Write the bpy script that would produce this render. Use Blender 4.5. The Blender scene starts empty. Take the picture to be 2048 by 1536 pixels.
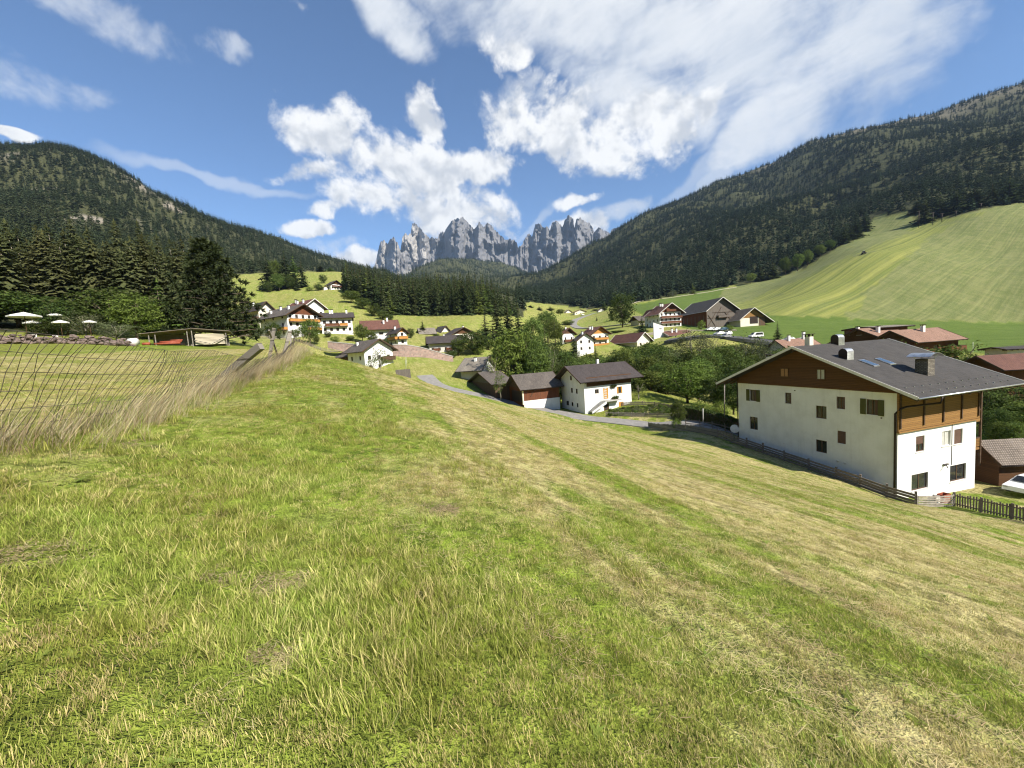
import bpy, bmesh, math, random
import numpy as np
from mathutils import Vector, Matrix, Euler
random.seed(7)
RNG = np.random.default_rng(11)
SC = bpy.context.scene
COL = SC.collection

# ------------------------------------------------------------------ camera
# X right, Y forward, Z up, the lens at the origin; measured on the roof, window and corner lines of the houses
FPX = 780.0
PIT = math.radians(4.52)
ROL = math.radians(-3.93)
FW = np.array([0, math.cos(PIT), -math.sin(PIT)])
RT = np.array([1.0, 0, 0])
UP = np.cross(RT, FW)
RT, UP = math.cos(ROL) * RT + math.sin(ROL) * UP, -math.sin(ROL) * RT + math.cos(ROL) * UP
cam_d = bpy.data.cameras.new('camera')
cam_d.sensor_width = 36.0
cam_d.lens = 36.0 * FPX / 2048.0
cam_d.clip_start = 0.05
cam_d.clip_end = 40000.0
cam = bpy.data.objects.new('camera', cam_d)
COL.objects.link(cam)
cam.matrix_world = Matrix(((RT[0], UP[0], -FW[0], 0), (RT[1], UP[1], -FW[1], 0), (RT[2], UP[2], -FW[2], 0), (0, 0, 0, 1)))
SC.camera = cam
def ray(px, py):
    return FW + RT * ((px - 1024) / FPX) - UP * ((py - 768) / FPX)
def at(px, py, Y):
    d = ray(px, py)
    return d * (Y / d[1])
def on_plane(px, py, P, n):
    d = ray(px, py)
    n = np.asarray(n, float)
    return d * (float(np.dot(P, n)) / float(np.dot(d, n)))
def project(P):
    P = np.asarray(P, float)
    w = np.maximum(P @ FW, 1e-3)
    return 1024 + FPX * (P @ RT) / w, 768 - FPX * (P @ UP) / w

# ------------------------------------------------------------------ sky and sun
SUN_EL = math.radians(40.0)
SUN_AZ = math.radians(131.0)          # clockwise from the view direction
sun_to = Vector((math.sin(SUN_AZ) * math.cos(SUN_EL), math.cos(SUN_AZ) * math.cos(SUN_EL), math.sin(SUN_EL)))
sun_d = bpy.data.lights.new('sun', 'SUN')
sun_d.energy = 5.0
sun_d.angle = math.radians(0.53)
sun_d.color = (1.0, 0.93, 0.80)
sun = bpy.data.objects.new('sun', sun_d)
COL.objects.link(sun)
sun.rotation_euler = sun_to.to_track_quat('Z', 'Y').to_euler()
SC.view_settings.view_transform = 'Standard'
SC.view_settings.look = 'None'
SC.view_settings.exposure = 0.92
SC.view_settings.gamma = 1.0
SC.cycles.use_denoising = True
SC.cycles.filter_width = 1.15
SC.cycles.max_bounces = 4
SC.cycles.diffuse_bounces = 2
SC.cycles.glossy_bounces = 2
SC.cycles.transmission_bounces = 3
SC.cycles.transparent_max_bounces = 6
SC.cycles.volume_bounces = 0
SC.cycles.use_adaptive_sampling = True
SC.cycles.adaptive_threshold = 0.016
SC.cycles.adaptive_min_samples = 16
SC.cycles.caustics_reflective = False
SC.cycles.caustics_refractive = False

world = bpy.data.worlds.new('World')
SC.world = world
world.use_nodes = True
WT = world.node_tree
WT.nodes.clear()
class NT:
    """small helper for node trees"""
    def __init__(s, t): s.t = t
    def n(s, kind, **kw):
        nd = s.t.nodes.new(kind)
        for k, v in kw.items(): setattr(nd, k, v)
        return nd
    def l(s, a, b): s.t.links.new(a, b)
    def put(s, sock, v):
        if hasattr(v, 'is_output'): s.l(v, sock)
        else: sock.default_value = v
    def math(s, op, a, b=None, c=None, clamp=False):
        nd = s.n('ShaderNodeMath', operation=op, use_clamp=clamp)
        for i, v in enumerate((a, b, c)):
            if v is not None: s.put(nd.inputs[i], v)
        return nd.outputs[0]
    def mix(s, f, a, b, typ='MIX'):
        nd = s.n('ShaderNodeMix', data_type='RGBA', blend_type=typ)
        s.put(nd.inputs[0], f)
        for i, v in ((6, a), (7, b)):
            s.put(nd.inputs[i], (*v, 1) if isinstance(v, tuple) and len(v) == 3 else v)
        return nd.outputs[2]
    def noise(s, vec, scale, detail=4, rough=0.55, dist=0.0, lac=2.0):
        nd = s.n('ShaderNodeTexNoise')
        s.l(vec, nd.inputs['Vector'])
        nd.inputs['Scale'].default_value = scale
        nd.inputs['Detail'].default_value = detail
        nd.inputs['Roughness'].default_value = rough
        nd.inputs['Distortion'].default_value = dist
        nd.inputs['Lacunarity'].default_value = lac
        return nd.outputs[0]
    def mapr(s, v, a, b, c=0.0, d=1.0, smooth=True):
        nd = s.n('ShaderNodeMapRange', interpolation_type='SMOOTHSTEP' if smooth else 'LINEAR')
        s.put(nd.inputs[0], v)
        for i, q in ((1, a), (2, b), (3, c), (4, d)): s.put(nd.inputs[i], q)
        return nd.outputs[0]
    def vmap(s, vec, loc=(0, 0, 0), rot=(0, 0, 0), sc=(1, 1, 1), typ='POINT'):
        nd = s.n('ShaderNodeMapping', vector_type=typ)
        s.l(vec, nd.inputs[0])
        nd.inputs[1].default_value = loc; nd.inputs[2].default_value = rot; nd.inputs[3].default_value = sc
        return nd.outputs[0]

W = NT(WT)
sky = W.n('ShaderNodeTexSky', sky_type='NISHITA', sun_disc=False)
sky.sun_elevation = SUN_EL
sky.sun_rotation = SUN_AZ
sky.altitude = 1300.0
sky.air_density = 1.0
sky.dust_density = 0.0
sky.ozone_density = 4.0
SKY_STRENGTH = 0.092
tc = W.n('ShaderNodeTexCoord').outputs['Generated']
nrm = W.n('ShaderNodeVectorMath', operation='NORMALIZE'); W.l(tc, nrm.inputs[0])
D = nrm.outputs[0]
wb = W.n('ShaderNodeTexNoise'); wb.inputs['Scale'].default_value = 7.0; wb.inputs['Detail'].default_value = 4; W.l(D, wb.inputs['Vector'])
wb2 = W.n('ShaderNodeVectorMath', operation='SUBTRACT'); W.l(wb.outputs['Color'], wb2.inputs[0]); wb2.inputs[1].default_value = (.5, .5, .5)
wb3 = W.n('ShaderNodeVectorMath', operation='MULTIPLY_ADD'); W.l(wb2.outputs[0], wb3.inputs[0]); wb3.inputs[1].default_value = (.16, .16, .12); W.l(D, wb3.inputs[2])
DB = wb3.outputs[0]
def blob(px, py, rx, ry, rot=0.0):
    """1 in the middle of an ellipse on the sky, 0 at its rim, negative outside"""
    c = Vector(ray(px, py)).normalized()
    ca, sa = math.cos(math.radians(rot)), math.sin(math.radians(rot))
    a = Vector(ray(px + rx * ca, py + rx * sa)).normalized()
    b = Vector(ray(px - ry * sa, py + ry * ca)).normalized()
    u = (a - c * a.dot(c)); su = u.length; u.normalize()
    v = c.cross(u); sv = abs((b - c * b.dot(c)).dot(v))
    def dot(w):
        nd = W.n('ShaderNodeVectorMath', operation='DOT_PRODUCT'); W.l(DB, nd.inputs[0]); nd.inputs[1].default_value = tuple(w)
        return nd.outputs['Value']
    a, b = dot(u / su), dot(v / sv)
    return W.math('SUBTRACT', 1.0, W.math('MULTIPLY_ADD', b, b, W.math('MULTIPLY', a, a)))
def blobs(lst):
    out = None
    for b in lst:
        v = blob(*b)
        out = v if out is None else W.math('MAXIMUM', out, v)
    return out
CUMULUS = [(665, 268, 105, 62, 8), (760, 312, 125, 58, 22), (870, 330, 130, 42, 10), (975, 350, 80, 44, 12), (640, 335, 95, 26, 0),
           (745, 385, 125, 50, 5), (880, 425, 135, 62, 4), (838, 235, 36, 52, -30), (655, 413, 46, 20, 0), (620, 452, 56, 16, 0),
           (1075, 255, 110, 75, 20), (1190, 262, 170, 92, 4), (1300, 235, 95, 62, -10), (1150, 396, 42, 15, 0),
           (1200, 452, 46, 34, 0), (1130, 455, 50, 26, 0), (700, 525, 120, 26, 0), (1000, 110, 60, 45, 0), (1410, 205, 45, 32, 0), (20, 265, 50, 14, 0)]
CIRRUS = [(1100, 40, 300, 110, 8), (1480, 120, 430, 150, -20), (1700, 130, 340, 160, -28), (1830, 60, 200, 90, -25), (1390, 60, 420, 130, -5), (1560, 260, 230, 70, -28), (780, 40, 110, 60, 40), (1230, 150, 180, 90, 5)]
WISPS = [(250, 60, 190, 90, 25), (90, 165, 190, 60, 20), (400, 70, 120, 60, 20), (1270, 415, 130, 26, -12), (640, 490, 120, 30, 0), (1030, 200, 90, 60, 0), (1420, 370, 130, 40, -30)]
STREAKS = [(420, 340, 250, 16, 12), (1395, 335, 150, 20, -46), (1440, 300, 160, 30, -40), (1060, 440, 90, 14, -40)]
warp = W.n('ShaderNodeTexNoise'); warp.inputs['Scale'].default_value = 5.0; warp.inputs['Detail'].default_value = 3
W.l(D, warp.inputs['Vector'])
wv = W.n('ShaderNodeVectorMath', operation='MULTIPLY_ADD'); W.l(warp.outputs['Color'], wv.inputs[0]); wv.inputs[1].default_value = (.07, .07, .07); W.l(D, wv.inputs[2])
DW = wv.outputs[0]
f1 = W.noise(DW, 11.0, 7, 0.60)
f2 = W.noise(DW, 26.0, 5, 0.60)
cu = blobs(CUMULUS)
cov = W.math('ADD', W.math('MULTIPLY', W.math('MAXIMUM', cu, -0.9), 0.60), W.math('MULTIPLY', W.math('SUBTRACT', f1, 0.5), 2.5))
cov = W.math('ADD', cov, W.math('MULTIPLY', W.math('SUBTRACT', f2, 0.5), 1.1))
a_cu = W.mapr(cov, -0.14, 0.52)
# streaked high cloud: noise drawn out along the wind
th = Vector(ray(1900, 0)) - Vector(ray(1100, 420)); 
cv = Vector(ray(1480, 120)).normalized(); th = (th - cv * th.dot(cv)).normalized(); tv = cv.cross(th)
es = Matrix((th, tv, cv)).transposed().to_euler('XYZ')
DS = W.vmap(DW, rot=tuple(es), sc=(2.6, 0.75, 1.0), typ='TEXTURE')
g1 = W.noise(DS, 6.0, 7, 0.62)
g2 = W.noise(DW, 7.0, 6, 0.6)
ci = blobs(CIRRUS)
cc = W.math('ADD', W.math('MULTIPLY', W.math('MAXIMUM', ci, -0.9), 1.05), W.math('MULTIPLY', W.math('SUBTRACT', g1, 0.5), 1.9))
cc = W.math('ADD', cc, W.math('MULTIPLY', W.math('SUBTRACT', g2, 0.5), 2.2))
a_ci = W.math('MULTIPLY', W.mapr(cc, -0.05, 1.10), 0.95)
wi = blobs(WISPS)
cw = W.math('ADD', W.math('MULTIPLY', W.math('MAXIMUM', wi, -0.9), 0.55), W.math('MULTIPLY', W.math('SUBTRACT', g2, 0.5), 2.4))
a_wi = W.math('MULTIPLY', W.mapr(cw, 0.28, 0.75), 0.62)
st = blobs(STREAKS)
a_st = W.math('MULTIPLY', W.mapr(W.math('ADD', W.math('MAXIMUM', st, -1.0), W.math('MULTIPLY', W.math('SUBTRACT', g2, 0.5), 0.8)), 0.0, 0.9), 0.40)
thin = W.math('MAXIMUM', W.math('MAXIMUM', a_ci, a_wi), a_st)
# grey undersides: the density a little further from the sun
off = W.n('ShaderNodeVectorMath', operation='ADD'); W.l(DW, off.inputs[0]); off.inputs[1].default_value = tuple(Vector((0.010, 0.0, 0.028)))
f1b = W.noise(off.outputs[0], 11.0, 3, 0.55)
lit = W.math('SUBTRACT', f1, f1b)
core = W.mapr(cov, 0.35, 1.1)
shade = W.math('ADD', W.mapr(lit, -0.16, 0.10), W.math('MULTIPLY', core, -0.10), clamp=True)
c_cu = W.mix(shade, (0.60, 0.63, 0.68), (0.97, 0.97, 0.96))
c_thin = W.mix(W.mapr(g1, 0.3, 0.7), (0.66, 0.71, 0.78), (0.86, 0.88, 0.90))
CL = 1.0 / SKY_STRENGTH * 0.58
def up_(c):
    nd = W.n('ShaderNodeVectorMath', operation='SCALE'); W.l(c, nd.inputs[0]); nd.inputs['Scale'].default_value = CL
    return nd.outputs[0]
hsv = W.n('ShaderNodeHueSaturation'); W.l(sky.outputs[0], hsv.inputs['Color']); hsv.inputs['Saturation'].default_value = 1.06
skc = W.mix(thin, hsv.outputs[0], up_(c_thin))
skc = W.mix(a_cu, skc, up_(c_cu))
bg = W.n('ShaderNodeBackground'); W.l(skc, bg.inputs[0]); bg.inputs[1].default_value = SKY_STRENGTH
wo = W.n('ShaderNodeOutputWorld'); W.l(bg.outputs[0], wo.inputs[0])
world.cycles.sampling_method = 'NONE'

# ------------------------------------------------------------------ helpers
def tag(o, label=None, cat=None, group=None, kind=None):
    if label: o['label'] = label
    if cat: o['category'] = cat
    if group: o['group'] = group
    if kind: o['kind'] = kind
    return o
def empty(name, loc, rz=0.0):
    o = bpy.data.objects.new(name, None)
    o.empty_display_size = 0.2
    COL.objects.link(o)
    o.location = tuple(float(c) for c in loc)
    o.rotation_euler = (0, 0, rz)
    return o
def link_mesh(name, me, parent=None, loc=None, rz=0.0):
    o = bpy.data.objects.new(name, me)
    COL.objects.link(o)
    if parent is not None: o.parent = parent
    if loc is not None: o.location = tuple(float(c) for c in loc)
    if rz: o.rotation_euler = (0, 0, rz)
    return o
class MB:
    """collects boxes, quads and tubes; build() links them as one mesh object"""
    def __init__(s): s.v = []; s.f = []; s.sm = []
    def add(s, vs, fs, smooth=False):
        b = len(s.v)
        s.v += [tuple(float(c) for c in v) for v in vs]
        s.f += [tuple(i + b for i in f) for f in fs]
        s.sm += [smooth] * len(fs)
        return s
    def quad(s, a, b, c, d): return s.add((a, b, c, d), ((0, 1, 2, 3),))
    def box(s, x0, x1, y0, y1, z0, z1):
        return s.add([(x, y, z) for z in (z0, z1) for y in (y0, y1) for x in (x0, x1)],
                     [(0, 2, 3, 1), (4, 5, 7, 6), (0, 1, 5, 4), (2, 6, 7, 3), (0, 4, 6, 2), (1, 3, 7, 5)])
    def bar(s, p, q, w, h, up=(0, 0, 1)):
        """a square bar from p to q, w wide, h high"""
        p = Vector(p); q = Vector(q); d = (q - p).normalized(); u = Vector(up)
        r = d.cross(u)
        if r.length < 1e-4: r = d.cross(Vector((1, 0, 0)))
        r.normalize(); u = r.cross(d)
        vs = [c + r * (i * w / 2) + u * (j * h / 2) for c in (p, q) for i, j in ((-1, -1), (1, -1), (1, 1), (-1, 1))]
        return s.add(vs, [(0, 1, 2, 3), (7, 6, 5, 4), (0, 4, 5, 1), (1, 5, 6, 2), (2, 6, 7, 3), (3, 7, 4, 0)])
    def tube(s, pts, rad, n=8, cap=True):
        pts = [Vector(p) for p in pts]
        if not hasattr(rad, '__len__'): rad = [rad] * len(pts)
        vs = []; fs = []
        for i, p in enumerate(pts):
            d = (pts[min(i + 1, len(pts) - 1)] - pts[max(i - 1, 0)]).normalized()
            r = d.cross(Vector((0.3, 0.1, 1)) if abs(d.z) < .9 else Vector((1, 0.1, 0))).normalized(); u = r.cross(d)
            for k in range(n):
                a = 2 * math.pi * k / n
                vs.append(p + (r * math.cos(a) + u * math.sin(a)) * rad[i])
        for i in range(len(pts) - 1):
            for k in range(n):
                fs.append((i * n + k, i * n + (k + 1) % n, (i + 1) * n + (k + 1) % n, (i + 1) * n + k))
        if cap:
            fs.append(tuple(range(n))[::-1]); fs.append(tuple(range((len(pts) - 1) * n, len(pts) * n)))
        return s.add(vs, fs, True)
    def prism(s, poly, d):
        """polygon (3-D points) pushed along d"""
        n = len(poly); d = Vector(d)
        vs = [Vector(p) for p in poly] + [Vector(p) + d for p in poly]
        fs = [tuple(range(n))[::-1], tuple(range(n, 2 * n))] + [(i, (i + 1) % n, n + (i + 1) % n, n + i) for i in range(n)]
        return s.add(vs, fs)
    def mesh(s, name, m):
        me = bpy.data.meshes.new(name)
        me.from_pydata(s.v, [], s.f)
        me.polygons.foreach_set('use_smooth', s.sm)
        me.materials.append(m)
        me.update()
        return me
    def build(s, name, m, parent=None, loc=None, rz=0.0):
        return link_mesh(name, s.mesh(name, m), parent, loc, rz)
def np_mesh(name, v, f, m, smooth=True):
    me = bpy.data.meshes.new(name)
    me.vertices.add(len(v)); me.vertices.foreach_set('co', np.asarray(v, np.float32).ravel())
    f = np.asarray(f, np.int32); k = f.shape[1]
    me.loops.add(f.size); me.loops.foreach_set('vertex_index', f.ravel())
    me.polygons.add(len(f)); me.polygons.foreach_set('loop_start', np.arange(0, f.size, k, dtype=np.int32))
    me.polygons.foreach_set('use_smooth', np.full(len(f), smooth))
    if m is not None: me.materials.append(m)
    me.update(calc_edges=True)
    return me
def attr(me, name, vals):
    a = me.attributes.new(name, 'FLOAT', 'POINT')
    a.data.foreach_set('value', np.asarray(vals, np.float32))
# value noise for placing things
_P = RNG.random((256, 256))
def vnoise(x, y):
    x = np.asarray(x, float); y = np.asarray(y, float)
    xi = np.floor(x).astype(int); yi = np.floor(y).astype(int)
    fx = x - xi; fy = y - yi
    fx = fx * fx * (3 - 2 * fx); fy = fy * fy * (3 - 2 * fy)
    g = lambda i, j: _P[i % 256, j % 256]
    return (g(xi, yi) * (1 - fx) + g(xi + 1, yi) * fx) * (1 - fy) + (g(xi, yi + 1) * (1 - fx) + g(xi + 1, yi + 1) * fx) * fy
def fbm(x, y, oct=5, gain=0.5):
    s = 0; a = 1; t = 0
    for i in range(oct):
        s = s + a * vnoise(x * 2 ** i + 17.3 * i, y * 2 ** i + 9.1 * i); t += a; a *= gain
    return s / t
def sstep(x, a, b):
    t = np.clip((np.asarray(x, float) - a) / (b - a), 0, 1)
    return t * t * (3 - 2 * t)
def in_poly(px, py, poly):
    px = np.asarray(px, float); py = np.asarray(py, float)
    r = np.zeros(px.shape, bool); n = len(poly)
    for i in range(n):
        x1, y1 = poly[i]; x2, y2 = poly[(i + 1) % n]
        if y1 == y2: continue
        c = ((y1 > py) != (y2 > py)) & (px < (x2 - x1) * (py - y1) / (y2 - y1) + x1)
        r ^= c
    return r

# ------------------------------------------------------------------ materials
MATS = {}
def new_mat(name):
    m = bpy.data.materials.new(name); m.use_nodes = True
    t = NT(m.node_tree); b = m.node_tree.nodes['Principled BSDF']
    MATS[name] = m
    return m, t, b
def mat(name, c1, c2=None, scale=6.0, rough=0.8, bump=0.0, bscale=40.0, metal=0.0, detail=5, stretch=(1, 1, 1), lo=0.3, hi=0.7, spec=0.3, rand=0.0):
    """two colours mixed by noise in the thing's own space, with a fine bump"""
    m, t, b = new_mat(name)
    c2 = c2 or tuple(min(1, c * 0.72) for c in c1)
    v = t.n('ShaderNodeTexCoord').outputs['Object']
    v = t.vmap(v, sc=stretch)
    nz = t.noise(v, scale, detail, 0.6)
    col = t.mix(t.mapr(nz, lo, hi), c1, c2)
    if rand:
        oi = t.n('ShaderNodeObjectInfo').outputs['Random']
        hs = t.n('ShaderNodeHueSaturation'); t.l(col, hs.inputs['Color'])
        t.l(t.mapr(oi, 0, 1, 1 - rand, 1 + rand, False), hs.inputs['Value'])
        col = hs.outputs[0]
    t.l(col, b.inputs['Base Color'])
    b.inputs['Roughness'].default_value = rough
    b.inputs['Metallic'].default_value = metal
    b.inputs['Specular IOR Level'].default_value = spec
    if bump:
        n2 = t.noise(v, bscale, 4, 0.6)
        bp = t.n('ShaderNodeBump'); bp.inputs['Strength'].default_value = bump; bp.inputs['Distance'].default_value = 0.03
        t.l(n2, bp.inputs['Height']); t.l(bp.outputs[0], b.inputs['Normal'])
    return m
def boards(name, c1, c2, pitch=0.16, axis='Z', rough=0.75, dark=0.35, along=0.4):
    """painted or weathered boarding: a groove every pitch metres and grain along the board"""
    m, t, b = new_mat(name)
    v = t.n('ShaderNodeTexCoord').outputs['Object']
    sx = t.n('ShaderNodeSeparateXYZ'); t.l(v, sx.inputs[0])
    co = sx.outputs['XYZ'.index(axis)] if axis != 'H' else t.math('ADD', sx.outputs[0], sx.outputs[1])
    u = t.math('DIVIDE', co, pitch)
    fr = t.math('FRACT', u); fl = t.math('FLOOR', u)
    wn = t.n('ShaderNodeTexWhiteNoise', noise_dimensions='1D'); t.l(fl, wn.inputs['W'])
    st = (along, along, 9) if axis == 'Z' else ((9, 9, along) if axis == 'H' else (9, 9, along))
    nz = t.noise(t.vmap(v, sc=st), 5.0, 6, 0.65)
    f = t.math('ADD', t.math('MULTIPLY', wn.outputs[0], 0.55), t.math('MULTIPLY', t.mapr(nz, 0.25, 0.75), 0.6))
    col = t.mix(t.math('MINIMUM', f, 1.0), c1, c2)
    gr = t.math('MINIMUM', t.mapr(fr, 0.0, 0.09), t.mapr(fr, 1.0, 0.91))
    col2 = t.mix(gr, tuple(c * dark for c in c2), col)
    t.l(col2, b.inputs['Base Color'])
    b.inputs['Roughness'].default_value = rough
    b.inputs['Specular IOR Level'].default_value = 0.25
    bp = t.n('ShaderNodeBump'); bp.inputs['Strength'].default_value = 0.6; bp.inputs['Distance'].default_value = 0.02
    t.l(gr, bp.inputs['Height']); t.l(bp.outputs[0], b.inputs['Normal'])
    return m
def roofing(name, c1, c2, row=0.33, tile=0.3, mortar=0.02, rough=0.8, stain=0.5, bump=0.5):
    """courses of shingles or tiles on the roof's own sheet (UV in metres)"""
    m, t, b = new_mat(name)
    v = t.n('ShaderNodeUVMap').outputs[0]
    br = t.n('ShaderNodeTexBrick'); t.l(v, br.inputs['Vector'])
    br.inputs['Color1'].default_value = (*c1, 1); br.inputs['Color2'].default_value = (*c2, 1)
    br.inputs['Mortar'].default_value = (*[c * 0.45 for c in c2], 1)
    br.inputs['Scale'].default_value = 1.0; br.inputs['Mortar Size'].default_value = mortar
    br.inputs['Brick Width'].default_value = tile; br.inputs['Row Height'].default_value = row
    nz = t.noise(t.vmap(v, sc=(0.25, 0.12, 1)), 2.0, 8, 0.65)
    col = t.mix(t.math('MULTIPLY', t.mapr(nz, 0.35, 0.75), stain), br.outputs['Color'], tuple(c * 1.5 + .01 for c in c1))
    n3 = t.noise(v, 18.0, 4, 0.6)
    col = t.mix(t.math('MULTIPLY', n3, 0.35), col, tuple(c * 0.6 for c in c2))
    t.l(col, b.inputs['Base Color']); b.inputs['Roughness'].default_value = rough
    b.inputs['Specular IOR Level'].default_value = 0.3
    bp = t.n('ShaderNodeBump'); bp.inputs['Strength'].default_value = bump; bp.inputs['Distance'].default_value = 0.02
    t.l(t.math('SUBTRACT', t.math('MULTIPLY', n3, 0.3), br.outputs['Fac']), bp.inputs['Height']); t.l(bp.outputs[0], b.inputs['Normal'])
    return m
def uv_plane(me, fn):
    uv = me.uv_layers.new(name='UVMap')
    for lp in me.loops:
        uv.data[lp.index].uv = fn(me.vertices[lp.vertex_index].co)

# ------------------------------------------------------------------ the lie of the land
# control points: pixel of the photograph and its distance, or plain metres
HC = at(1795.2, 863.1, 34.0)                       # near corner of the big white house
HA = np.array([math.cos(math.radians(105.6)), math.sin(math.radians(105.6)), 0])   # along its gable wall
HB = np.array([HA[1], -HA[0], 0])                  # along its sunny side
ctl = []
def cp(*pts):
    for p in pts: ctl.append(at(*p))
def cw_(*pts):
    for p in pts: ctl.append(np.array(p, float))
# the meadow at our feet
g0 = lambda x, y: (x, y, -1.62 - 0.25 * x - 0.10 * y)
cw_((0, 0, -1.62), g0(2, 2), g0(-2, 2), g0(0, 3), g0(-2, -2), g0(2, -2), g0(0, -4), g0(-4, 2), g0(5, 1.5))
cp((0, 885, 4.3), (200, 848, 5.8), (400, 778, 12), (480, 757, 14.5), (580, 708, 23), (610, 708, 29), (660, 722, 35), (700, 731, 41), (760, 745, 48), (820, 758, 58),
   (880, 779, 89), (960, 796, 84.5), (1040, 814, 80), (1110, 829, 74.5), (1170, 843, 69.5), (1300, 861, 62.5))
for px, py in ((1420, 868), (1480, 890), (1560, 918), (1640, 947), (1700, 967), (1760, 990), (1820, 1010)):
    ctl.append(on_plane(px, py, HC - HB * 1.6, -HB))
cp((2048, 1044, 27))
cw_((6.6, 5, -3.85), (13.2, 10, -6.5), (5.9, 9.6, -4.2), (9, 22, -6.6), (16, 24, -8.9), (22, 19, -9.6), (2, 30, -5.4), (12, 45, -10.0))
cw_((60, 20, -17), (45, -5, -12.5), (15, -15, -2.2), (-20, -20, 3), (-30, 10, 3.2), (-60, -30, 11))
# round the big house and the gardens, the stream hollow
cw_((46, 38, -16.2), (58, 50, -16.2), (40, 58, -15.0), (70, 70, -16), (95, 60, -16), (60, 95, -16.5), (85, 95, -15), (45, 85, -15.5), (75, 118, -14), (110, 90, -14), (35, 110, -14.5), (20, 125, -12), (5, 125, -10))
cp((1290, 780, 90), (1400, 812, 74), (1330, 800, 82), (1180, 815, 84), (1000, 785, 98))
cp((1430, 683, 138), (1500, 682, 140), (1580, 684, 138), (1650, 700, 128), (1800, 705, 112), (1960, 700, 112), (2048, 716, 100))
cp((1250, 690, 170), (1180, 700, 165), (1100, 690, 190), (1280, 668, 185))
cp((1330, 656, 192), (1420, 656, 188), (1500, 648, 190), (1560, 640, 200), (1450, 668, 158), (1600, 665, 158), (1750, 665, 150), (1900, 668, 148), (2048, 670, 145))
cp((1650, 636, 204), (1800, 640, 198), (1930, 643, 194), (2048, 647, 192))
# the big hay meadow
cp((1500, 604, 300), (1600, 606, 232), (1600, 560, 330), (1728, 508, 335), (1728, 570, 262), (1850, 590, 235), (1850, 500, 330), (1990, 590, 228), (2000, 510, 310), (2048, 406, 440), (1940, 428, 430), (1900, 445, 430), (1860, 452, 460),
   (1800, 425, 560), (1740, 470, 520), (1700, 482, 480), (1610, 540, 440), (1530, 565, 440), (1440, 580, 440), (1350, 594, 425), (1270, 608, 400), (1400, 612, 300), (1330, 618, 300), (1220, 634, 330))
# middle of the valley
cp((1180, 648, 320), (1140, 660, 290), (1120, 632, 460), (1180, 622, 480), (1060, 606, 470), (1095, 614, 460), (1045, 598, 520), (1040, 660, 260), (1000, 690, 190), (960, 700, 160))
# the village on the left bank
cp((600, 692, 104), (625, 706, 98), (600, 684, 122), (700, 697, 124), (655, 737, 112), (690, 745, 112), (720, 750, 106), (790, 748, 106), (870, 740, 110), (860, 722, 118), (780, 715, 119), (925, 760, 104), (960, 740, 118), (900, 722, 130))
cp((480, 680, 128), (520, 678, 130), (580, 678, 130), (650, 684, 130), (760, 693, 134), (830, 705, 140), (900, 712, 145), (880, 680, 175), (800, 676, 165), (720, 665, 160), (640, 650, 165), (560, 645, 170), (500, 640, 170))
cp((690, 642, 212), (780, 650, 205), (860, 658, 205), (950, 660, 208), (960, 632, 245), (860, 634, 250), (760, 632, 232), (700, 612, 240), (740, 590, 330), (850, 600, 330), (960, 600, 330), (850, 580, 450), (1000, 590, 480),
   (620, 612, 235), (560, 618, 225), (480, 608, 245), (480, 562, 330), (560, 578, 310), (640, 582, 300), (680, 575, 320), (620, 550, 385), (690, 548, 400), (460, 546, 380))
# the field above the fence, the wood's edge
cp((0, 692, 48), (140, 691, 50), (280, 693, 55), (440, 696, 58), (0, 760, 16), (150, 770, 17), (300, 755, 19), (420, 720, 30), (520, 700, 45), (520, 690, 90))
cp((-200, 690, 48), (0, 660, 62), (150, 655, 72), (300, 660, 80), (420, 660, 100), (0, 590, 110), (200, 560, 150), (330, 560, 190), (420, 580, 210), (-300, 600, 100))
# left mountain
cp((0, 272, 900), (60, 272, 930), (130, 285, 950), (220, 322, 980), (290, 372, 1000), (400, 430, 1080), (500, 468, 1200), (600, 510, 1350), (680, 540, 1500), (740, 560, 1700), (-250, 240, 900),
   (100, 400, 520), (250, 430, 560), (400, 500, 560), (520, 530, 640), (-150, 400, 480))
for px, py, d in ((0, 272, 900), (130, 285, 950), (290, 372, 1000), (500, 468, 1200), (680, 540, 1500), (-250, 240, 900)):
    p = at(px, py, d); ctl.append(np.array([p[0] * 1.7, p[1] * 1.7, p[2] * 0.9]))
# right mountain: crest, the nearer wooded hump, its foot
RCREST = [(1100, 556, 2300), (1160, 515, 2200), (1215, 480, 2100), (1290, 436, 2000), (1400, 382, 1900), (1470, 355, 1850), (1540, 332, 1800), (1600, 294, 1750), (1680, 270, 1700), (1740, 259, 1650), (1850, 240, 1600), (1950, 206, 1650), (2048, 190, 1700), (2250, 172, 1700)]
cp(*RCREST)
for px, py, d in RCREST[::2]:
    p = at(px, py, d); ctl.append(np.array([p[0] * 1.6, p[1] * 1.6, p[2] * 0.9]))
cp((1080, 596, 900), (1200, 560, 900), (1300, 530, 850), (1400, 470, 900), (1180, 520, 1500), (1330, 440, 1500), (1460, 452, 900), (1530, 432, 850), (1600, 440, 800), (1560, 480, 640), (1660, 400, 1000), (1600, 350, 1350), (1750, 380, 800), (1800, 340, 900), (1900, 330, 750), (2000, 290, 850), (2000, 370, 560), (2048, 230, 1150), (1900, 260, 1150), (1720, 310, 1150), (2250, 330, 560), (2250, 400, 400))
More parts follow.
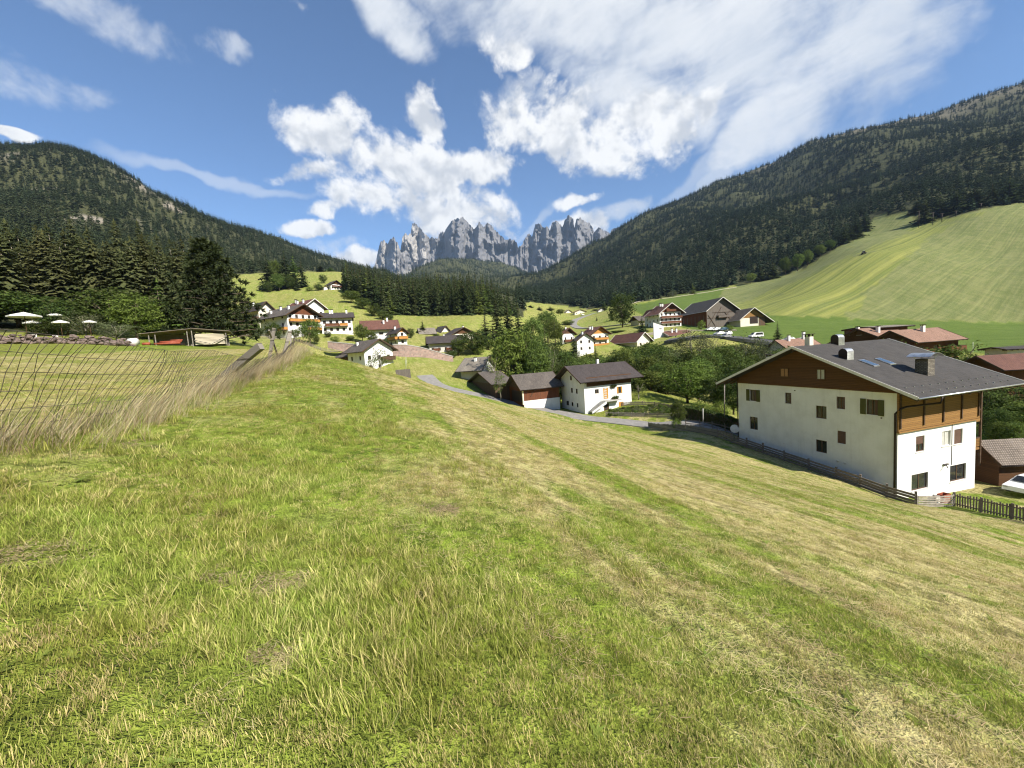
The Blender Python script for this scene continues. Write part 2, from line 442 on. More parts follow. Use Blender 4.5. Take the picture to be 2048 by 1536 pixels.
# the wooded knolls before the peaks
cp((1000, 560, 1900), (960, 545, 2300), (900, 518, 2500), (850, 535, 2400), (800, 560, 2300), (980, 540, 3300), (1040, 550, 3400), (940, 590, 900), (820, 575, 900))
cw_((-500, 200, 180), (-250, -100, 90), (-60, -200, 40), (120, -150, -10), (200, 30, -14), (330, 60, 8), (330, 160, 26), (500, 100, 90), (900, 300, 380), (-900, 200, 480), (300, -200, -5))
ctl = np.array(ctl)
def warp_xy(x, y):
    r = np.hypot(x, y)
    return np.stack([np.arctan2(x, y) * 2.0, np.log(r + 4.0)], -1), r
CU, CR = warp_xy(ctl[:, 0], ctl[:, 1])
CT = ctl[:, 2] / (CR + 4.0)
def _k(a, b):
    d2 = ((a[:, None, :] - b[None, :, :]) ** 2).sum(-1)
    return 0.5 * d2 * np.log(d2 + 1e-12)
_n = len(CU)
_A = np.zeros((_n + 3, _n + 3))
_A[:_n, :_n] = _k(CU, CU) + np.eye(_n) * 2e-4
_A[:_n, _n] = 1; _A[:_n, _n + 1:] = CU; _A[_n, :_n] = 1; _A[_n + 1:, :_n] = CU.T
_W = np.linalg.solve(_A, np.concatenate([CT, [0, 0, 0]]))
def height(x, y):
    x = np.atleast_1d(np.asarray(x, float)); y = np.atleast_1d(np.asarray(y, float))
    sh = x.shape; x = x.ravel(); y = y.ravel()
    out = np.empty(len(x))
    for i in range(0, len(x), 20000):
        u, r = warp_xy(x[i:i + 20000], y[i:i + 20000])
        t = _k(u, CU) @ _W[:_n] + _W[_n] + u @ _W[_n + 1:]
        z = t * (r + 4.0)
        m = sstep(r, 420, 900)
        xx = x[i:i + 20000]; yy = y[i:i + 20000]
        z = z + m * (fbm(xx / 190, yy / 190, 5) - 0.5) * 115 * sstep(r, 500, 1500) + (fbm(xx / 45, yy / 45, 3) - 0.5) * 5 * sstep(r, 200, 500)
        z = z + (fbm(xx / 1.1, yy / 1.1, 2) - 0.5) * 0.06 * (1 - sstep(r, 25, 80)) + (fbm(xx / 6, yy / 6, 3) - 0.5) * 0.16 * (1 - sstep(r, 60, 160))
        out[i:i + 20000] = z
    return out.reshape(sh)
def ground(x, y): return float(height(x, y)[0])
def drop(px, py, Y):
    """the ground right under or over a pixel's point at distance Y"""
    p = at(px, py, Y)
    return np.array([p[0], p[1], ground(p[0], p[1])])
# a sheet whose cells grow with the distance
th_in = np.arange(-62, 62.01, 0.25)
ths = np.concatenate([np.arange(-180, -62, 4), th_in, np.arange(66, 180.1, 4)])
rs = np.concatenate([[0.0, 0.4, 0.8], np.exp(np.linspace(math.log(1.2), math.log(3600), 330))])
TH, RR = np.meshgrid(np.radians(ths), rs)
GX = RR * np.sin(TH); GY = RR * np.cos(TH)
GZ = height(GX, GY)
nr, nt = GX.shape
gi = np.arange(nr * nt).reshape(nr, nt)
gf = np.stack([gi[:-1, :-1], gi[:-1, 1:], gi[1:, 1:], gi[1:, :-1]], -1).reshape(-1, 4)
gv = np.stack([GX, GY, GZ], -1).reshape(-1, 3)
gpx, gpy = project(gv)
front = gv[:, 1] > 0.2
gr_ = RR.ravel()
# depth seen at each pixel cell, to know which ground is in view

# ------------------------------------------------------------------ what grows where
ROW = math.radians(22.0)
def row_s(x, y): return x * math.cos(ROW) + y * math.sin(ROW)
def row_l(x, y): return -x * math.sin(ROW) + y * math.cos(ROW)
FENCE = [np.array(p) for p in ((-5.0, 0.8), (-5.7, 4.0), (-6.3, 6.0), (-7.9, 9.4), (-9.4, 13.2), (-10.6, 17.5), (-12.4, 22.5), (-14.6, 28.0))]
def fence_side(x, y):
    """metres to the left (uphill side) of the wire fence; negative on the meadow"""
    fx = np.array([p[0] for p in FENCE]); fy = np.array([p[1] for p in FENCE])
    return np.interp(y, fy, fx, left=None) - x
def dryness(x, y):
    x = np.asarray(x, float); y = np.asarray(y, float)
    s = row_s(x, y); l = row_l(x, y)
    base = 0.22 + 0.46 * sstep(s, -2.0, 4.5) - 0.20 * sstep(s, 24, 36)
    streak = fbm(s / 0.75, l / 7.0, 4)
    broad = fbm(s / 3.2, l / 25.0, 3)
    patch = fbm(x / 1.9 + 40, y / 1.9, 4)
    k = 0.55 + 0.45 * sstep(s, -2, 6)
    d = base + (streak - 0.5) * 2.0 * k + (broad - 0.5) * 1.0 * k + (patch - 0.5) * 1.15
    up_field = sstep(fence_side(x, y), 0.6, 2.0) * (y > -6)
    d = d * (1 - up_field) + up_field * (0.62 + (fbm(x / 3, y / 3, 3) - 0.5) * 0.9 - 0.45 * sstep(np.hypot(x, y), 55, 70))
    return np.clip(d, 0, 1)
L_EDGE = ([-600, 0, 280, 430, 448, 470, 620, 690, 760], [690, 664, 664, 640, 575, 549, 543, 542, 545])
R_EDGE = ([1030, 1060, 1180, 1270, 1440, 1530, 1610, 1690, 1725, 1745, 1800, 1850, 1900, 1940, 2048, 2400], [612, 604, 618, 606, 576, 561, 536, 486, 470, 438, 424, 440, 436, 424, 404, 350])
MID_WOOD = [(684, 520), (760, 500), (1060, 560), (1046, 634), (960, 629), (860, 631), (800, 630), (772, 632), (748, 612), (716, 600), (694, 590), (684, 572)]
def forest_mask(px, py, r, z):
    f = (px < 760) & (py < np.interp(px, *L_EDGE)) & (r > 62)
    f |= (px >= 1030) & (py < np.interp(px, *R_EDGE)) & (r > 330)
    f |= in_poly(px, py, MID_WOOD) & (r > 225)
    f |= r > 1000
    return f
HAY = [(1400, 640), (1452, 577), (1530, 558), (1610, 534), (1690, 480), (1720, 466), (1745, 430), (1800, 415), (1850, 430), (1900, 430), (1940, 420), (2048, 398), (2300, 340), (2300, 660), (2048, 646), (1930, 643), (1700, 637), (1560, 630), (1480, 624)]
VIVID = [(1260, 612), (1445, 572), (1452, 577), (1400, 640), (1480, 624), (1560, 630), (1700, 637), (2048, 646), (2300, 655), (2300, 740), (2048, 712), (1600, 690), (1420, 668), (1300, 640)]
_j3 = (fbm(gv[:, 0] / 5, gv[:, 1] / 5, 2) - 0.5) * 10; _j4 = (fbm(gv[:, 0] / 5 + 9, gv[:, 1] / 5, 2) - 0.5) * 4
a_forest = (forest_mask(gpx, gpy, gr_, gv[:, 2]) & (front | (gr_ > 300))).astype(float)
a_hay = (in_poly(gpx + _j3, gpy + _j4, HAY) & front & (gr_ > 150) & (gr_ < 900)).astype(float) * (1 - a_forest)
a_vivid = (in_poly(gpx + _j3, gpy + _j4, VIVID) & front & (gr_ > 95) & (gr_ < 700)).astype(float) * (1 - a_forest) * (1 - a_hay)
near = sstep(gr_, 110, 60)
a_dry = np.where(gr_ < 130, dryness(gv[:, 0], gv[:, 1]) * near, 0)
a_dry = np.maximum(a_dry, (1 - near) * 0.42 * (1 - a_vivid))
a_alp = sstep(gv[:, 2] + (fbm(gv[:, 0] / 90, gv[:, 1] / 90, 4) - 0.5) * 200, 690, 800) * (gpx > 1350) * (gr_ > 700)
a_rock = sstep(fbm(gv[:, 0] / 60 + 5, gv[:, 1] / 60, 4), 0.66, 0.74) * (gpx < 420) * (gr_ > 350)
_rk = np.maximum(np.exp(-(((gpx - 262) / 42) ** 2 + ((gpy - 352 - 0.75 * (gpx - 262)) / 13) ** 2)), np.exp(-(((gpx - 18) / 24) ** 2 + ((gpy - 292) / 22) ** 2)))
a_rock = np.clip(a_rock + _rk * front * (gr_ > 400) * (gr_ < 1100) * (fbm(gv[:, 0] / 12, gv[:, 1] / 12, 3) > 0.42) * 1.3, 0, 1)
# hay rows: distance across the swaths of the big meadow
h0 = at(1485, 626, 208); h1 = at(1900, 440, 430)
hd = (h1 - h0)[:2]; hd /= np.linalg.norm(hd)
a_row = (gv[:, 0] - h0[0]) * hd[1] - (gv[:, 1] - h0[1]) * hd[0]
_jx = (fbm(gv[:, 0] / 14, gv[:, 1] / 14, 3) - 0.5) * 60; _jy = (fbm(gv[:, 0] / 14 + 50, gv[:, 1] / 14, 3) - 0.5) * 16
SWATH = [(1470, 634), (1500, 612), (1700, 520), (1880, 432), (1960, 420), (1900, 450), (1800, 520), (1690, 640)]
SWATH2 = [(1470, 612), (1600, 558), (1700, 512), (1712, 512), (1760, 498), (1830, 478), (1826, 484), (1740, 512), (1600, 570), (1470, 624)]
a_swath = np.maximum(in_poly(gpx + _jx, gpy + _jy, SWATH), in_poly(gpx + _jx * .3, gpy + _jy * .3, SWATH2)).astype(float) * a_hay

m_ground, t, b = new_mat('ground_grass')
def A_(nm):
    nd = t.n('ShaderNodeAttribute', attribute_name=nm); return nd.outputs['Fac']
pos = t.n('ShaderNodeNewGeometry').outputs['Position']
n_big = t.noise(pos, 0.035, 3, 0.6); n_mid = t.noise(pos, 0.35, 4, 0.6); n_f = t.noise(pos, 3.5, 5, 0.7); n_ff = t.noise(pos, 30.0, 2, 0.7)
rowv = t.vmap(t.vmap(pos, rot=(0, 0, -ROW)), sc=(1.5, 0.10, 0.1))
n_row = t.noise(rowv, 1.0, 4, 0.6)
green = t.mix(t.mapr(n_f, 0.3, 0.7), (0.125, 0.195, 0.018), (0.215, 0.290, 0.036))
green = t.mix(t.mapr(n_big, 0.35, 0.65), green, (0.215, 0.235, 0.045))
straw = t.mix(t.mapr(n_f, 0.3, 0.7), (0.33, 0.285, 0.115), (0.52, 0.455, 0.215))
dryv = t.math('ADD', A_('dry'), t.math('ADD', t.math('MULTIPLY', t.math('SUBTRACT', n_mid, 0.5), 0.7), t.math('MULTIPLY', t.math('SUBTRACT', n_row, 0.5), 0.5)))
c = t.mix(t.mapr(dryv, 0.2, 0.8), green, straw)
n_c = t.noise(pos, 1.0, 5, 0.75)
fl = t.mapr(t.math('ADD', t.math('MULTIPLY', n_ff, 0.7), n_f), 0.70, 1.05)
hsg = t.n('ShaderNodeHueSaturation'); t.l(c, hsg.inputs['Color']); t.l(t.mapr(fl, 0.0, 1.0, 0.55, 1.55, False), hsg.inputs['Value']); c = hsg.outputs[0]
c = t.mix(t.mapr(n_c, 0.35, 0.75), t.mix(0.22, c, (0.07, 0.09, 0.018)), c)
soil = t.math('MULTIPLY', t.mapr(t.math('ADD', n_ff, n_f), 1.12, 1.25), 0.7)
c = t.mix(soil, c, (0.060, 0.048, 0.026))
n_h0 = t.noise(t.vmap(pos, sc=(0.02, 0.35, 0.35)), 1.0, 4, 0.65)
vivid = t.mix(t.mapr(t.math('ADD', t.math('MULTIPLY', n_mid, 0.5), t.math('MULTIPLY', n_h0, 0.5)), 0.35, 0.65), (0.075, 0.118, 0.022), (0.108, 0.152, 0.035))
c = t.mix(A_('vivid'), c, vivid)
hv = t.vmap(pos, rot=(0, 0, math.atan2(hd[0], hd[1])))
n_h = t.noise(t.vmap(hv, sc=(0.30, 0.03, 0.03)), 1.0, 4, 0.65)
n_h2 = t.noise(t.vmap(pos, sc=(0.25, 0.05, 0.05)), 1.0, 4, 0.7)
hay = t.mix(t.mapr(t.math('ADD', n_h, t.math('MULTIPLY', n_h2, 0.8)), 0.65, 1.15), (0.100, 0.128, 0.042), (0.190, 0.198, 0.082))
hay = t.mix(t.mapr(n_f, 0.40, 0.70), hay, (0.165, 0.180, 0.066))
cxr = t.n('ShaderNodeCombineXYZ'); t.l(A_('row'), cxr.inputs[0])
sw = t.mapr(t.noise(cxr.outputs[0], 0.16, 5, 0.65), 0.40, 0.60)
swc = t.mix(sw, (0.120, 0.150, 0.036), (0.250, 0.255, 0.070))
hay = t.mix(t.math('MULTIPLY', A_('swath'), t.mapr(n_h, 0.25, 0.6, 0.35, 0.95)), hay, swc)
n_l = t.noise(cxr.outputs[0], 0.55, 3, 0.6)
hsh = t.n('ShaderNodeHueSaturation'); t.l(hay, hsh.inputs['Color']); t.l(t.math('ADD', t.mapr(n_l, 0.3, 0.7, 0.80, 1.22, False), t.math('MULTIPLY', t.math('SUBTRACT', n_f, 0.5), 0.5)), hsh.inputs['Value']); hay = hsh.outputs[0]
c = t.mix(A_('hay'), c, hay)
duff = t.mix(t.mapr(n_mid, 0.35, 0.7), (0.030, 0.036, 0.016), (0.085, 0.085, 0.038))
c = t.mix(A_('forest'), c, duff)
alp = t.mix(t.mapr(n_mid, 0.35, 0.65), (0.085, 0.078, 0.045), (0.150, 0.135, 0.100))
c = t.mix(A_('alp'), c, alp)
rock = t.mix(t.mapr(n_f, 0.3, 0.7), (0.20, 0.17, 0.14), (0.36, 0.32, 0.27))
c = t.mix(t.math('MULTIPLY', A_('rock'), 0.8), c, rock)
t.l(c, b.inputs['Base Color']); b.inputs['Roughness'].default_value = 0.95; b.inputs['Specular IOR Level'].default_value = 0.1
bp = t.n('ShaderNodeBump'); bp.inputs['Strength'].default_value = 0.8; bp.inputs['Distance'].default_value = 0.06
t.l(t.math('ADD', n_ff, t.math('MULTIPLY', n_f, 2.0)), bp.inputs['Height']); t.l(bp.outputs[0], b.inputs['Normal'])

fc = gi[:-1, :-1].ravel()
cls = np.zeros(len(gf), int)
fpx, fy_, fr_ = gpx[fc], gv[fc, 1], gr_[fc]
cls[(a_hay[fc] > 0.5)] = 1
cls[(fr_ > 240) & (gv[fc, 0] < 0) & (a_forest[fc] > 0.5)] = 2
cls[(fr_ > 330) & (gv[fc, 0] >= 0) & (a_forest[fc] > 0.5)] = 3
cls[(fr_ > 330) & (cls == 0) & (fr_ > 700)] = 3
cls[(fence_side(gv[fc, 0], gv[fc, 1]) > 0) & (fr_ < 62) & (fy_ > 0)] = 4
for k, nm, lab in ((0, 'ground', 'mown green and straw coloured meadow and valley grass'), (1, 'hay_meadow', 'pale striped hay meadow climbing the slope on the right'),
                   (2, 'mountain_left', 'wooded mountainside on the left'), (3, 'mountain_right', 'dark wooded mountainside on the right'), (4, 'upper_field', 'pale stubble field above the wire fence')):
    q = gf[cls == k]
    ids, inv = np.unique(q, return_inverse=True)
    me = np_mesh(nm, gv[ids], inv.reshape(-1, 4), m_ground)
    for an, av in (('dry', a_dry), ('hay', a_hay), ('vivid', a_vivid), ('forest', a_forest), ('alp', a_alp), ('rock', a_rock), ('row', a_row), ('swath', a_swath)):
        attr(me, an, av[ids])
    tag(link_mesh(nm, me), lab, kind='structure')

# ------------------------------------------------------------------ trees
def foliage(name, c1, c2, trans=0.25, var=0.25, hue=0.02, scale=0.5):
    m, t, b = new_mat(name)
    m.node_tree.nodes.remove(b)
    oi = t.n('ShaderNodeObjectInfo').outputs['Random']
    pos = t.n('ShaderNodeNewGeometry')
    nz = t.noise(pos.outputs['Position'], scale, 2, 0.6)
    rp = pos.outputs['Random Per Island']
    f = t.math('ADD', t.math('MULTIPLY', t.mapr(nz, 0.3, 0.7), 0.5), t.math('MULTIPLY', rp, 0.5))
    col = t.mix(f, c1, c2)
    hs = t.n('ShaderNodeHueSaturation'); t.l(col, hs.inputs['Color'])
    t.l(t.mapr(oi, 0, 1, 1 - var, 1 + var, False), hs.inputs['Value'])
    wn = t.n('ShaderNodeTexWhiteNoise', noise_dimensions='1D'); t.l(oi, wn.inputs['W'])
    t.l(t.mapr(wn.outputs[0], 0, 1, 0.5 - hue, 0.5 + hue, False), hs.inputs['Hue'])
    d = t.n('ShaderNodeBsdfDiffuse'); t.l(hs.outputs[0], d.inputs[0])
    tr = t.n('ShaderNodeBsdfTranslucent'); t.l(hs.outputs[0], tr.inputs[0])
    mx = t.n('ShaderNodeMixShader'); mx.inputs[0].default_value = trans
    t.l(d.outputs[0], mx.inputs[1]); t.l(tr.outputs[0], mx.inputs[2])
    t.l(mx.outputs[0], m.node_tree.nodes['Material Output'].inputs[0])
    return m
M_SPR = foliage('spruce_needles', (0.026, 0.043, 0.018), (0.078, 0.095, 0.036), 0.15, 0.30, 0.018)
M_SPR2 = foliage('far_spruce_needles', (0.028, 0.043, 0.023), (0.076, 0.092, 0.044), 0.12, 0.38, 0.025, 0.012)
M_LAR = foliage('larch_needles', (0.080, 0.125, 0.028), (0.150, 0.190, 0.050), 0.28, 0.25, 0.02)
M_PINE = foliage('pine_needles', (0.030, 0.044, 0.021), (0.085, 0.098, 0.042), 0.15, 0.15, 0.01)
M_WPINE = foliage('wood_conifer_needles', (0.040, 0.050, 0.022), (0.105, 0.112, 0.046), 0.18, 0.30, 0.02)
M_LEAF = foliage('leaves_mid_green', (0.066, 0.105, 0.024), (0.160, 0.205, 0.056), 0.34, 0.28, 0.02)
M_LEAFB = foliage('leaves_bright_green', (0.085, 0.140, 0.025), (0.200, 0.265, 0.065), 0.35, 0.15, 0.015)
M_LEAFD = foliage('leaves_dark_green', (0.042, 0.070, 0.019), (0.108, 0.140, 0.042), 0.28, 0.2, 0.015)
M_WIL = foliage('leaves_grey_green', (0.085, 0.105, 0.045), (0.170, 0.185, 0.095), 0.28, 0.2, 0.015)
M_BARK = mat('bark', (0.075, 0.055, 0.040), (0.14, 0.11, 0.085), 8, 0.95, 0.5, 30, stretch=(1, 1, 0.2))
M_BARKP = mat('pale_bark', (0.30, 0.27, 0.22), (0.14, 0.12, 0.10), 5, 0.9, 0.3, 30, stretch=(1, 1, 0.3))

def tri_mesh(name, tris, m):
    v = np.asarray(tris, float).reshape(-1, 3)
    return np_mesh(name, v, np.arange(len(v)).reshape(-1, 3), m, False)
def quad_mesh(name, quads, m):
    v = np.asarray(quads, float).reshape(-1, 3)
    return np_mesh(name, v, np.arange(len(v)).reshape(-1, 4), m, False)
def trunk_mesh(name, h, r, m, bend=0.02, n=7, rng=None, limbs=()):
    mb = MB(); rng = rng or RNG
    p = [(rng.normal(0, bend) * k / 5, rng.normal(0, bend) * k / 5, h * k / 5 - (0.02 if k == 0 else 0)) for k in range(6)]
    mb.tube(p, [r * (1 - 0.85 * k / 5) * (1.25 if k == 0 else 1) for k in range(6)], n)
    for a, b_, ra in limbs: mb.tube([a, (Vector(a) + Vector(b_)) * 0.5 + Vector((0, 0, 0.015)), b_], [ra, ra * 0.7, ra * 0.3], 5)
    return mb.mesh(name, m)
def spruce(seed, whorls, per, seg, rad=0.17, bare=0.06, droop=0.35, gap=0.0, pw=0.9):
    """unit-high conifer: whorls of drooping sprays, each spray a row of small twigs"""
    g = np.random.default_rng(seed); T = []
    for i in range(whorls):
        u = (i + g.random() * 0.6) / whorls
        h = bare + (1 - bare) * u * 0.985
        R = rad * ((1 - u) ** pw + 0.02) * (0.75 + 0.5 * g.random())
        k = max(3, int(round(per * (1 - 0.45 * u))))
        h0 = h
        for j in range(k):
            if g.random() < gap: continue
            h = min(0.985, h0 + g.normal(0, 0.55) * (1 - bare) / whorls)
            a = 2 * math.pi * (j + g.random() * 0.8) / k + i * 1.9
            L = R * (0.65 + 0.55 * g.random())
            d = np.array([math.cos(a), math.sin(a), 0]); s = np.array([-d[1], d[0], 0])
            dr = droop * (0.2 + 1.5 * g.random()) * (1.1 - 0.9 * u)
            for q in range(seg):
                f0 = (q + 0.15) / seg; f1 = min(1.12, f0 + 1.25 / seg)
                c0 = d * L * f0 + np.array([0, 0, h - dr * L * f0 ** 1.3 * (1 if u < .9 else .2)])
                w = L * (0.24 if seg > 5 else 0.34 if seg > 2 else 0.45) * (1 - 0.55 * f0) * (0.7 + 0.6 * g.random())
                tip = d * L * f1 + np.array([0, 0, h - dr * L * f1 ** 1.3 - 0.02 * g.random()])
                for sg in (-1, 1):
                    e = c0 + s * sg * w + d * L * 0.16 + np.array([0, 0, -w * (0.15 + 1.25 * g.random())])
                    T.append((c0, e, tip) if sg > 0 else (c0, tip, e))
    for j in range(3):
        a = 2.1 * j; d = np.array([math.cos(a), math.sin(a), 0]) * 0.012
        T.append((np.array([0, 0, 0.93]) + d, np.array([0, 0, 0.93]) - d[[1, 0, 2]], np.array([0, 0, 1.01])))
    return np.array(T)
def leafy(seed, n_cl, per, size, cr=(0.40, 0.40), cz=(0.18, 1.0), lobes=5, spread=0.085, bottom=0.35, gaps=0.5):
    """unit-high broad-leaved crown: clumps of leaf-sized faces on a lobed outline"""
    g = np.random.default_rng(seed); Q = []
    lob = [(g.normal(0, 1, 3)) for _ in range(lobes)]
    lob = [l / np.linalg.norm(l) for l in lob]
    cen = []
    zc = (cz[0] + cz[1]) / 2; rz = (cz[1] - cz[0]) / 2
    while len(cen) < n_cl:
        v = g.normal(0, 1, 3); v /= np.linalg.norm(v)
        k = 0.78 + 0.30 * max(0, max(float(v @ l) for l in lob)) ** 4 + 0.10 * g.normal()
        rr = k * (0.45 + 0.55 * g.random() ** 0.45)
        p = np.array([v[0] * cr[0] * rr, v[1] * cr[1] * rr, zc + v[2] * rz * rr])
        if p[2] < zc: 
            f = 1 - bottom * ((zc - p[2]) / rz) ** 2; p[0] *= f; p[1] *= f
        if p[2] > 1.0: p[2] = 1.0 - 0.03 * g.random()
        if vnoise(p[0] * 9 + seed, p[1] * 9 + p[2] * 7) < gaps * 0.55: continue
        cen.append(p)
    for c in cen:
        n = int(per * (0.6 + 0.8 * g.random()))
        o = c + g.normal(0, spread * 0.55, (n, 3)) * np.array([1, 1, 0.7])
        nr_ = g.normal(0, 1, (n, 3)) + (c - np.array([0, 0, zc])) * 3.0 + np.array([0, 0, 0.7])
        nr_ /= np.linalg.norm(nr_, axis=1)[:, None]
        a = np.cross(nr_, g.normal(0, 1, (n, 3))); a /= np.linalg.norm(a, axis=1)[:, None]
        b_ = np.cross(nr_, a)
        s = size * (0.6 + 0.8 * g.random((n, 1)))
        Q.append(np.stack([o - a * s, o - b_ * s * 0.55, o + a * s, o + b_ * s * 0.55], 1))
    return np.concatenate(Q), cen
def limbs_for(seed, cen, z0=0.22, k=11, r=0.011):
    g = np.random.default_rng(seed); out = []
    for i in g.choice(len(cen), min(k, len(cen)), False):
        c = cen[i]; h = z0 + g.random() * 0.3
        out.append(((0, 0, min(h, c[2] - 0.02)), tuple(c), r * (0.5 + g.random() * 0.6)))
    return out
class Kind:
    def __init__(s, trunk, crown): s.trunk = trunk; s.crown = crown
K = {}
K['spruce'] = [Kind(trunk_mesh('spruce_trunk', 0.88, 0.014, M_BARK, 0.002), tri_mesh('spruce_crown', spruce(s, 26, 8, 4, 0.15 + 0.02 * (s % 3), 0.04), M_SPR)) for s in range(6)]
K['larch'] = [Kind(trunk_mesh('larch_trunk', 0.88, 0.013, M_BARK, 0.004), tri_mesh('larch_crown', spruce(20 + s, 24, 7, 4, 0.19, 0.08, 0.1, 0.15), M_LAR)) for s in range(3)]
K['wood_pine'] = [Kind(trunk_mesh('pine_trunk', 0.86, 0.013, M_BARKP, 0.006), tri_mesh('pine_crown', spruce(40 + s, 40, 11, 6, 0.155 + 0.015 * (s % 3), 0.14 + 0.05 * (s % 4), 0.55, 0.25, 0.70), M_WPINE)) for s in range(6)]
def pine_tufts(seed):
    g = np.random.default_rng(seed); T = []; L = []
    for i in range(120):
        u = (i / 120) ** 0.95; h = 0.05 + 0.93 * u
        R = 0.34 * (1 - u) ** 0.75 * (0.6 + 0.55 * g.random()) + 0.02
        a = i * 2.4 + g.normal(0, .3)
        d = np.array([math.cos(a), math.sin(a), 0.0])
        end = d * R + np.array([0, 0, h + 0.03 * (1 - u) + g.normal(0, .012)])
        L.append(((0, 0, h - 0.02), tuple(end), 0.006 * (1.2 - u)))
        for q in range(6):
            f = 0.42 + 0.62 * q / 5
            c = d * R * f + np.array([0, 0, h + 0.03 * f]) + g.normal(0, 0.017, 3) * (1 + 2 * (1 - u))
            for w in range(32):
                v = g.normal(0, 1, 3) + d * 0.7 + np.array([0, 0, 0.55]); v /= np.linalg.norm(v)
                s = np.cross(v, g.normal(0, 1, 3)); s /= np.linalg.norm(s)
                l = 0.042 * (0.6 + 0.7 * g.random())
                T.append((c + s * 0.007, c - s * 0.007, c + v * l + s * 0.002))
    return np.array(T), L
_pt, _pl = pine_tufts(3)
K['pine'] = [Kind(trunk_mesh('pine_trunk', 0.95, 0.022, M_BARK, 0.01, 9, None, _pl), tri_mesh('pine_crown', _pt, M_PINE))]
def leaf_kind(nm, seeds, m, bark, n_cl, per, size, **kw):
    K[nm] = []
    for s in seeds:
        q, cen = leafy(s, n_cl, per, size, **kw)
        K[nm].append(Kind(trunk_mesh(nm + '_trunk', 0.8, 0.022, bark, 0.02, 7, None, limbs_for(s, cen, kw.get('cz', (0.18, 1))[0])), quad_mesh(nm + '_crown', q, m)))
leaf_kind('broadleaf', range(60, 65), M_LEAF, M_BARK, 300, 20, 0.019, spread=0.075)
leaf_kind('darkleaf', range(70, 73), M_LEAFD, M_BARK, 310, 20, 0.018, spread=0.07, cz=(0.06, 1.0))
leaf_kind('chestnut', (80, 81), M_LEAFB, M_BARK, 330, 20, 0.018, spread=0.055, cz=(0.12, 1.0), gaps=0.25, cr=(0.42, 0.42))
leaf_kind('willow', range(90, 93), M_WIL, M_BARKP, 150, 22, 0.015, spread=0.085, gaps=0.8, cz=(0.15, 1.0), cr=(0.42, 0.42))
leaf_kind('shrub', range(100, 103), M_LEAFB, M_BARK, 120, 20, 0.030, spread=0.12, cz=(0.0, 1.0), cr=(0.55, 0.55), bottom=0.0)
leaf_kind('sapling', range(110, 112), M_LEAF, M_BARKP, 90, 10, 0.018, spread=0.07, gaps=0.8, cz=(0.25, 1.0), cr=(0.3, 0.3))
RT_TREE = random.Random(5)
def tree(kind, loc, h, w=None, label=None, group=None, cat='tree', name=None, var=None, rz=None):
    """w: full crown width in metres"""
    k = K[kind][var if var is not None else RT_TREE.randrange(len(K[kind]))]
    e = empty(name or {'spruce': 'spruce_tree', 'larch': 'larch_tree', 'wood_pine': 'pine_tree', 'pine': 'pine_tree', 'willow': 'willow_tree', 'shrub': 'bush', 'chestnut': 'chestnut_tree', 'sapling': 'young_tree'}.get(kind, 'leafy_tree'), loc, rz if rz is not None else RT_TREE.uniform(0, 6.28))
    base = {'spruce': 0.34, 'larch': 0.36, 'wood_pine': 0.36, 'pine': 0.66, 'shrub': 1.1, 'sapling': 0.62}.get(kind, 0.84)
    sx = h if w is None else w / base
    e.scale = (sx, sx, h)
    for nm, me in (('trunk', k.trunk), ('crown', k.crown)):
        o = bpy.data.objects.new(nm, me); COL.objects.link(o); o.parent = e
    tag(e, label, cat, group)
    return e
def tree_at(kind, px, py, Y, wpx, label, group=None, **kw):
    """the crown's top at a pixel of the photograph, the foot on the ground below it"""
    p = at(px, py, Y); z = ground(p[0], p[1])
    h = max(1.0, float(p[2]) - z)
    w = wpx / FPX * Y * (1.0 + 0.25 * max(0, abs(p[0] / Y) - 0.5)) if wpx else None
    return tree(kind, (p[0], p[1], z - 0.1), h + 0.1, w, label, group, **kw)

